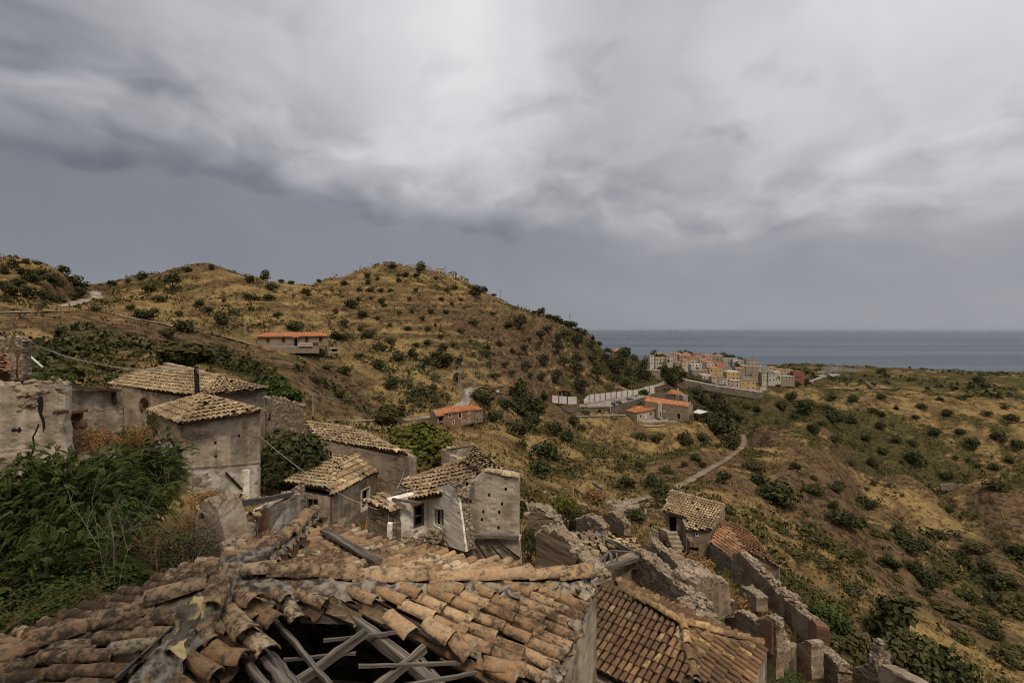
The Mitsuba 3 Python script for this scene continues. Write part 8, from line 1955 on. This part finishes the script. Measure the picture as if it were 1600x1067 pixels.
plant('bush', BUSH, [(54.85, 99.20, 7.09), (54.24, 102.51, 4.07), (67.91, 109.00, 3.46), (75.01, 112.06, 2.96), (68.13, 99.24, 5.51), (73.33, 101.72, 3.50), (90.95, 122.34, 3.88), (69.28, 103.92, 2.47), (88.13, 110.13, 3.93), (84.55, 103.09, 4.50), (71.96, 92.20, 4.39), (77.47, 93.11, 4.06), (78.54, 90.92, 3.97), (74.22, 87.12, 2.54), (121.97, 138.66, 4.95), (140.48, 155.04, 3.08), (118.61, 120.85, 3.36), (114.34, 112.55, 5.36), (92.56, 93.18, 3.33), (74.76, 75.25, 2.69), (65.86, 64.58, 3.33), (87.09, 91.69, 2.91), (44.34, 62.77, 2.99), (60.67, 73.98, 4.11), (49.71, 64.36, 2.30), (119.13, 128.66, 4.08), (137.06, 131.16, 5.20), (89.17, 105.33, 3.62), (85.69, 106.19, 3.65), (62.69, 87.77, 3.48)],
      'dark bush', 'the near right hillside', 'bush', 'bushes on the near right hillside', 17)
plant('scrub_bush', FLAT, [(53.87, 79.38, 5.88), (57.75, 81.60, 3.24), (43.48, 67.36, 3.56), (25.57, 39.77, 3.16), (37.42, 55.47, 2.93), (28.63, 40.84, 1.62), (27.10, 43.59, 2.31), (88.90, 98.84, 5.23), (86.31, 93.21, 4.93), (125.77, 130.25, 6.89), (56.64, 87.38, 4.62), (23.36, 43.60, 1.73), (37.26, 64.02, 2.54), (39.94, 72.76, 2.89), (56.70, 93.19, 3.20), (69.86, 88.03, 2.79), (79.86, 104.09, 3.30), (53.82, 73.97, 3.33), (73.27, 81.46, 5.39), (80.24, 81.97, 4.34), (93.26, 89.82, 4.75), (64.25, 69.39, 4.59), (74.61, 71.40, 3.78)],
      'olive green scrub bush', 'the near right hillside', 'bush', 'scrub bushes on the near right hillside', 18)
plant('green_tree', BUSH, [(25.27, 35.71, 3.40), (42.05, 52.99, 5.47), (40.91, 48.32, 5.37), (26.74, 35.78, 2.84), (44.48, 49.45, 3.92), (22.83, 34.51, 1.83), (26.19, 37.72, 1.80), (35.63, 44.52, 4.12), (46.36, 50.06, 3.97)],
      'leafy green tree', 'the gully floor below the ruins', 'tree', 'green trees in the gully below the ruins', 19, tall=1.1)


# ---- nearer shrubs with their own leaves
def shrub(name, label, category, base, size, n, leaf, mat, seed, clumps=26, stems=5, stem_mat='bark', shape=(1, 1, 1), gap=0.4):
    r = np.random.default_rng(seed)
    v, f, uv = crown(r, n, leaf, (1, 1, 1), clumps, 0.0, gap, -0.8)
    v = v * np.array(size) / 2 * np.array(shape) + np.array(base) + [0, 0, size[2] * 0.5]
    key = thing(name, label, category)
    part(key, 'crown', (v, f), mat, uv=uv)
    ms = []
    for i in range(stems):
        a = r.uniform(0, 6.28)
        e = np.array([math.cos(a) * size[0] * 0.3, math.sin(a) * size[1] * 0.3, size[2] * r.uniform(0.5, 0.85)])
        ms.append(tube_mesh([np.array(base) + e * t + r.normal(0, 0.04, 3) * size[2] * t for t in (0, .3, .6, 1)], [0.022 * size[2], 0.018 * size[2], 0.012 * size[2], 0.004 * size[2]]))
    part(key, 'stem', join(ms), stem_mat)
    return key


shrub('fig_tree', 'dense dark fig tree between the grey house and the wing', 'tree', (-11.181, 24.500, 241.444), (3.9, 3.0, 3.7), 5200, 0.10, 'leaf_dark', 61)
shrub('fig_tree', 'dark shrub under the fig tree beside the grey house wall', 'bush', (-10.913, 22.000, 242.492), (1.4, 1.4, 1.9), 1300, 0.10, 'leaf_dark', 62)
shrub('yellow_bush', 'large yellow green bush behind the white ruin', 'bush', (-7.672, 40.000, 237.937), (5.6, 4.0, 4.4), 5200, 0.11, 'leaf_lime', 63)
shrub('broom_bush', 'bright yellow green broom bush on the rubble slope', 'bush', (3.688, 34.000, 236.148), (2.0, 1.8, 2.4), 1700, 0.09, 'leaf_lime', 64)
shrub('low_bush', 'olive green bush right of the broom bush on the rubble slope', 'bush', (5.037, 34.000, 235.968), (2.6, 2.0, 1.5), 1600, 0.09, 'leaf_scrub', 65)
shrub('wall_bush', 'dark bush hanging against the crumbled wall beside the white ruin', 'bush', (0.722, 19.500, 240.560), (1.2, 1.1, 1.7), 1700, 0.07, 'leaf_dark', 66)
shrub('round_bush', 'round green bush beside the end of the footpath', 'bush', (14.22, 56.00, 227.19), (2.6, 2.4, 2.2), 1500, 0.11, 'leaf_dark', 67)
shrub('gully_bush', 'bright green creeper mound just right of the ruined rooms', 'bush', (23.429, 36.000, 226.857), (3.6, 3.0, 2.8), 3000, 0.11, 'leaf_green', 68)
shrub('ivy', 'green ivy over the foot of the ruined room wall at the bottom edge', 'ivy', (9.894, 17.600, 236.707), (1.7, 0.9, 1.0), 2200, 0.06, 'leaf_green', 69, stems=3)
shrub('ivy', 'small dark ivy patch on the pilaster by the brown hip roof', 'ivy', (7.500, 14.000, 239.611), (0.5, 0.5, 0.8), 700, 0.05, 'leaf_green', 70, stems=2)
shrub('hedge_bush', 'bright green bush behind the broken gable on the left', 'bush', (-23.81, 48.00, 242.51), (4.8, 4.0, 3.2), 3200, 0.13, 'leaf_green', 71)
shrub('hedge_bush', 'green bush right of the broken gable at the slope foot', 'bush', (-21.30, 46.00, 242.33), (3.4, 3.0, 2.4), 2200, 0.12, 'leaf_green', 72)
shrub('slope_bush', 'wide olive green thicket on the slope above the long tiled house', 'bush', (-37.78, 56.00, 245.26), (8.0, 5.0, 3.4), 4200, 0.15, 'leaf_scrub', 73)
shrub('slope_bush', 'low dark green thicket above the roofless shed', 'bush', (-28.770, 30.000, 246.111), (3.6, 2.6, 1.4), 2400, 0.10, 'leaf_green', 74)
shrub('wall_bush', 'dark bush between the lean-to roof and the lane', 'bush', (-16.41, 66.00, 236.56), (5.5, 4.0, 3.2), 2600, 0.15, 'leaf_scrub', 75)
shrub('weed_bush', 'rust brown dry bush in front of the roofless shed', 'bush', (-13.241, 15.400, 245.885), (2.3, 1.5, 1.1), 4200, 0.045, 'dry_weed', 76, stem_mat='rust_twig')
shrub('weed_bush', 'pale dry bush left of the grey house', 'bush', (-13.067, 16.800, 245.600), (1.7, 1.3, 1.1), 3000, 0.045, 'dry_weed', 77, stem_mat='rust_twig')
shrub('weed_bush', 'greenish dry bush against the side wall of the grey house', 'bush', (-13.578, 18.200, 245.474), (1.0, 0.9, 1.5), 1500, 0.05, 'leaf_scrub', 78, stem_mat='rust_twig')
shrub('weed_bush', 'tawny dry bush filling the yard below the stair house', 'bush', (11.111, 30.000, 234.484), (3.4, 2.8, 1.6), 3600, 0.07, 'dry_weed', 79, stem_mat='rust_twig')
shrub('weed_bush', 'orange dry bush in the ruined room under the falling wall', 'bush', (10.222, 21.000, 236.917), (1.8, 1.4, 1.6), 2600, 0.06, 'dry_weed', 80, stem_mat='rust_twig')
shrub('weed_bush', 'straw coloured bush above the collapsed roof', 'bush', (6.508, 24.000, 238.952), (1.3, 1.3, 1.5), 1400, 0.06, 'straw', 81, stem_mat='dead_twig')
shrub('weed_bush', 'brown dry bush on the rubble slope left of the path', 'bush', (9.08, 52.00, 231.02), (3.4, 2.6, 1.9), 1800, 0.09, 'dry_weed', 82, stem_mat='rust_twig')

shrub('weed_bush', 'brown dry bush between the leafy tree and the leaning arched wall', 'bush', (-6.679, 10.200, 245.224), (1.0, 0.9, 1.2), 2600, 0.04, 'dry_weed', 83, stem_mat='rust_twig')
shrub('weed_bush', 'dry bush at the foot of the grey house front wall', 'bush', (-9.636, 15.500, 244.136), (2.6, 1.2, 0.8), 3200, 0.045, 'dry_weed', 84, stem_mat='rust_twig')
shrub('undergrowth', 'dark undergrowth below the leaning arched wall', 'bush', (-5.858, 8.600, 245.609), (1.5, 1.3, 1.0), 2400, 0.05, 'leaf_dark', 85)


# ---- the big leafy tree at the left: sprays of long feathered leaves
def feather_tree(name, label, centre, size, sprays, seed, mat='leaf_green', leaf=0.056, lo=0.6):
    r = np.random.default_rng(seed)
    key = thing(name, label, 'tree')
    c = np.array(centre)
    size = np.array(size)
    # boughs
    ms, tips = [], []
    for i in range(70):
        d = unit(r.normal(0, 1, 3) * (1.1, 1.1, 0.75) + (0, 0, 0.30))
        tip = c + d * size / 2 * r.uniform(0.55, 0.96)
        root = c + np.array([r.normal(0, .25), r.normal(0, .2), -size[2] * 0.5])
        mid = root * 0.45 + tip * 0.55 + r.normal(0, 0.12, 3) + (0, 0, 0.15)
        ms.append(tube_mesh([root, root * .6 + mid * .4, mid, tip], [0.03, 0.022, 0.012, 0.004], 4))
        tips.append((mid, tip))
    part(key, 'trunk', join(ms), 'bark')
    V, N, S, D = [], [], [], []
    per = 11
    cs = []
    for i in range(sprays):
        mid, tip = tips[r.integers(len(tips))]
        base = mid + (tip - mid) * r.uniform(0.1, 1.1) + r.normal(0, 0.16, 3)
        out = unit((base - c) / size + r.normal(0, 0.25, 3) + (0, 0, 0.05))
        L = r.uniform(0.20, 0.38)
        side = unit(np.cross(out, (0, 0, 1)) + r.normal(0, 0.2, 3))
        up = np.cross(side, out)
        t = np.linspace(0.15, 1, per)
        rach = base + out * L * t[:, None] + np.array([0, 0, -1]) * (0.16 * t ** 2)[:, None]
        tilt = unit(up + r.normal(0, 0.3, 3))
        tone = r.uniform()
        for sgn in (-1, 1):
            d = unit(side * sgn + out * 0.45)
            wv = np.cross(tilt, d)
            ll = leaf * (1.15 - 0.5 * np.abs(t - 0.45)) * r.uniform(0.85, 1.15, per)
            a = rach
            b = rach + d * ll[:, None] * 0.5 + wv * ll[:, None] * 0.27
            e = rach + d * ll[:, None] - np.array([0, 0, 1]) * ll[:, None] * 0.25
            g = rach + d * ll[:, None] * 0.5 - wv * ll[:, None] * 0.27
            V.append(np.stack([a, b, e, g], 1).reshape(-1, 3))
            S.append(np.full(per * 4, np.clip(tone + r.normal(0, 0.1), 0, 1)))
    v = np.vstack(V)
    u = np.concatenate(S)
    i = np.arange(len(v) // 4)[:, None] * 4
    part(key, 'crown', (v, np.vstack([i + [0, 1, 2], i + [0, 2, 3]])), mat, uv=np.c_[u, 0 * u])
    return key


feather_tree('leafy_tree', 'large bright green leafy tree at the left below the cracked wall', (-9.0, 9.8, 246.3), (4.2, 3.2, 2.4), 6400, 91)
feather_tree('leafy_tree', 'darker green leafy tree at the left edge nearest the viewer', (-7.3, 7.5, 245.65), (2.8, 2.2, 2.3), 3200, 92)
feather_tree('leafy_tree', 'small green leafy tree against the grey house corner', (-9.5, 12.2, 246.35), (2.3, 2.0, 1.9), 1500, 93)
shrub('vine', 'low vine with yellowing leaves beside the foreground roof', 'vine', (-5.9, 6.2, 246.1), (2.2, 1.6, 0.75), 1800, 0.045, 'leaf_green', 94, stems=6)
shrub('vine', 'low green vine at the left edge beside the foreground roof', 'vine', (-6.6, 5.4, 246.0), (1.6, 1.8, 0.8), 1800, 0.05, 'leaf_green', 95, stems=6)
shrub('undergrowth', 'dark undergrowth beneath the leafy tree at the left', 'bush', (-7.0, 8.2, 243.9), (5.5, 3.0, 1.7), 5200, 0.10, 'leaf_dark', 96)


def twig_shrub(name, label, base, height, spread, seed, mat, lean=(0.2, 0, 0)):
    r = np.random.default_rng(seed)
    ms = []

    def grow(p, d, L, rad, depth):
        pts = [p]
        for _ in range(4):
            d = unit(d + r.normal(0, 0.13, 3) + (0, 0, 0.04))
            pts.append(pts[-1] + d * L / 4)
        ms.append(tube_mesh(pts, np.linspace(rad, rad * 0.55, 5), 4))
        if depth:
            for k in range(r.integers(2, 5)):
                q = pts[r.integers(2, 5)]
                grow(q, unit(d + r.normal(0, 0.6, 3) * spread), L * r.uniform(0.4, 0.68), rad * 0.55, depth - 1)
    for _ in range(3):
        grow(np.array(base), unit(np.array([r.normal(0, .25), r.normal(0, .15), 1]) + lean), height * r.uniform(0.5, 0.8), 0.007, 3)
    return one(name, join(ms), mat, label, 'shrub')


twig_shrub('dead_shrub', 'bare silvery shrub beside the roofless rooms', (-5.05, 7.6, 246.2), 1.25, 0.9, 3, 'dead_twig', (0.3, 0, 0))
twig_shrub('dead_shrub', 'tall bare shrub in front of the leafy tree', (-5.6, 6.8, 246.1), 1.6, 0.7, 4, 'dead_twig', (0.1, 0, 0))
twig_shrub('dead_shrub', 'reddish bare shrub over the roof edge, second from the roofless rooms', (-5.0, 6.75, 246.3), 1.0, 1.0, 5, 'rust_twig', (0.1, 0, 0))
twig_shrub('dead_shrub', 'bare brown shrub at the left edge of the foreground roof', (-6.0, 5.5, 246.2), 1.1, 0.9, 6, 'rust_twig', (0.2, 0, 0))
twig_shrub('dead_shrub', 'small bare shrub leaning over the left roof edge', (-5.5, 6.2, 246.2), 0.8, 1.0, 7, 'rust_twig', (0.4, 0, 0))

# ---- what nobody could count: scrub, straw and weeds over the slopes
def scatter(n, r0, r1, a0, a1, seed):
    r = np.random.default_rng(seed)
    rad = np.exp(r.uniform(math.log(r0), math.log(r1), n))
    th = r.uniform(a0, a1, n) * math.pi / 180
    return rad * np.sin(th), rad * np.cos(th), rad, r


x, y, rad, r = scatter(90000, 30, 700, -49, 49, 201)
g, b = zones(x, y)
pn = meshkit.fbm(np.stack([x / 11, y / 11, 0 * x], -1), 3, 5)
keep = r.uniform(0, 1, len(x)) < np.clip(0.10 + 0.75 * g - 0.35 * b + 1.5 * (pn - 0.5), 0.02, 1)
dr_, _, rw = road_near(x, y)
keep &= dr_ > rw + 0.4
x, y, rad, g = x[keep], y[keep], rad[keep], g[keep]
z = ground_z(x, y)
k = 9
sz = np.clip(0.35 + 0.0022 * rad, 0.3, 1.3) * r.lognormal(0, 0.35, len(x))
d = r.normal(0, 1, (len(x), k, 3)) * np.array([0.5, 0.5, 0.3]) + [0, 0, 0.25]
c = np.stack([x, y, z], -1)[:, None] + d * sz[:, None, None]
v, f, uv = quads(c.reshape(-1, 3), (d + [0, 0, .3]).reshape(-1, 3), np.repeat(sz, k) * 0.42, r)
one('low_scrub', (v, f), 'leaf_scrub', 'low olive brown scrub dotted over the slopes', 'scrub', uv=uv, kind='stuff')
x, y, rad, r = scatter(60000, 45, 520, -49, 49, 207)
ga, gb = gully(x, y)
g, b = zones(x, y)
keep = r.uniform(0, 1, len(x)) < np.where((x > 8) & (rad < 150), 0.3, np.where((y > 140) & (x < 60), 0.45, 1)) * np.clip(0.8 * (ga - 0.25) + 0.25 * gb * (x > 20) + 0.2 * (g - 0.5), 0, 0.5) * 0.34
dr_, _, rw = road_near(x, y)
keep &= dr_ > rw + 1.5
x, y, rad = x[keep], y[keep], rad[keep]
z = ground_z(x, y)
k = 26
sz = np.clip(0.8 + 0.0016 * rad, 0.7, 1.7) * r.lognormal(0, 0.35, len(x))
d = r.normal(0, 1, (len(x), k, 3)) * np.array([0.55, 0.55, 0.36]) + [0, 0, 0.4]
c = np.stack([x, y, z], -1)[:, None] + d * sz[:, None, None]
v, f, uv = quads(c.reshape(-1, 3), (d + [0, 0, .2]).reshape(-1, 3), np.repeat(sz, k) * 0.34, r)
one('thicket', (v, f), 'leaf_dark', 'dark thickets merging along the gullies and slope foot', 'thicket', uv=uv, kind='stuff')
x, y, rad, r = scatter(9000, 650, 2900, -5, 49, 209)
z = ground_z(x, y)
keep = (z > 3) & (r.uniform(0, 1, len(x)) < np.clip(2.6 * (meshkit.fbm(np.stack([x / 160, y / 160, 0 * x], -1), 3, 71) - 0.42), 0.03, 1))
x, y, z, rad = x[keep], y[keep], z[keep], rad[keep]
k = 9
sz = (2.0 + 0.0012 * rad) * r.lognormal(0, 0.35, len(x))
d = r.normal(0, 1, (len(x), k, 3)) * np.array([0.6, 0.6, 0.35]) + [0, 0, 0.5]
c = np.stack([x, y, z], -1)[:, None] + d * sz[:, None, None]
v, f, uv = quads(c.reshape(-1, 3), (d + [0, 0, .2]).reshape(-1, 3), np.repeat(sz, k) * 0.7, r)
one('coastal_woods', (v, f), 'leaf_dark', 'far trees and hedges over the plain behind the town', 'woods', uv=uv, kind='stuff')
x, y, rad, r = scatter(46000, 13, 330, -50, 50, 203)
g, b = zones(x, y)
keep = r.uniform(0, 1, len(x)) < np.clip(0.75 - 0.6 * g - 0.5 * b, 0.08, 1)
dr_, _, rw = road_near(x, y)
keep &= (dr_ > rw + 0.2) & ~((np.hypot(x + 3, y - 12) < 9))
x, y, rad = x[keep], y[keep], rad[keep]
z = ground_z(x, y)
k = 6
h = np.clip(0.30 + 0.0022 * rad, 0.25, 0.9) * r.lognormal(0, 0.3, len(x))
a = r.uniform(0, 6.28, (len(x), k))
base = np.stack([x, y, z - 0.03], -1)[:, None] + np.stack([np.cos(a), np.sin(a), 0 * a], -1) * (h * 0.35)[:, None, None] * r.uniform(0, 1, (len(x), k, 1))
tip = base + np.stack([np.cos(a) * 0.45, np.sin(a) * 0.45, 0.9 + 0 * a], -1) * h[:, None, None] * r.uniform(0.5, 1.1, (len(x), k, 1))
w = np.stack([-np.sin(a), np.cos(a), 0 * a], -1) * (h * 0.10)[:, None, None]
v = np.stack([base - w, base + w, tip], 2).reshape(-1, 3)
u = np.repeat(r.uniform(0, 1, len(x)), k * 3)
one('dry_grass', (v, np.arange(len(v)).reshape(-1, 3)), 'straw', 'dry straw coloured grass over the hillsides', 'grass', uv=np.c_[u, 0 * u], kind='stuff')


def weeds(spots, n, h, mat, seed):
    """Tall dry weeds in the yards of the ruins: (x, y, half width, half depth)."""
    r = np.random.default_rng(seed)
    out = []
    for (cx, cy, sx, sy), m in zip(spots, n):
        px, py = r.normal(cx, sx, m), r.normal(cy, sy, m)
        out.append(np.stack([px, py, ground_z(px, py)], -1))
    p = np.vstack(out)
    a, L = r.uniform(0, 6.28, len(p)), h * r.lognormal(0, 0.3, len(p))
    tip = p + np.stack([np.cos(a) * 0.4, np.sin(a) * 0.4, 0.9 + 0 * a], -1) * L[:, None]
    w = np.stack([-np.sin(a), np.cos(a), 0 * a], -1) * 0.035 * L[:, None]
    v = np.stack([p - w, p + w, tip], 1).reshape(-1, 3)
    u = np.repeat(r.uniform(0, 1, len(p)), 3)
    return v, np.arange(len(v)).reshape(-1, 3), np.c_[u, 0 * u]


v, f, uv = weeds([(-18.49, 21.50, 0.74, 0.57), (-18.97, 24.52, 0.58, 0.52), (3.80, 41.01, 1.63, 1.30), (9.50, 55.23, 2.19, 2.19), (9.77, 42.19, 1.34, 1.12), (11.01, 39.63, 1.05, 0.84), (13.27, 35.20, 1.21, 0.93), (12.16, 27.87, 0.74, 0.59), (13.47, 26.80, 0.71, 0.57), (14.31, 24.58, 0.78, 0.46)] + [(1.0, 13.5, 4.5, 3.0), (-4.5, 12.5, 2.0, 2.0)],
                 (2600, 1800, 2600, 2600, 2000, 1600, 2600, 2000, 1800, 1200, 4200, 1500), 0.5, 'dry_weed', 211)
one('dry_weeds', (v, f), 'dry_weed', 'tall rust brown dry weeds in the yards of the ruins', 'weeds', uv=uv, kind='stuff')
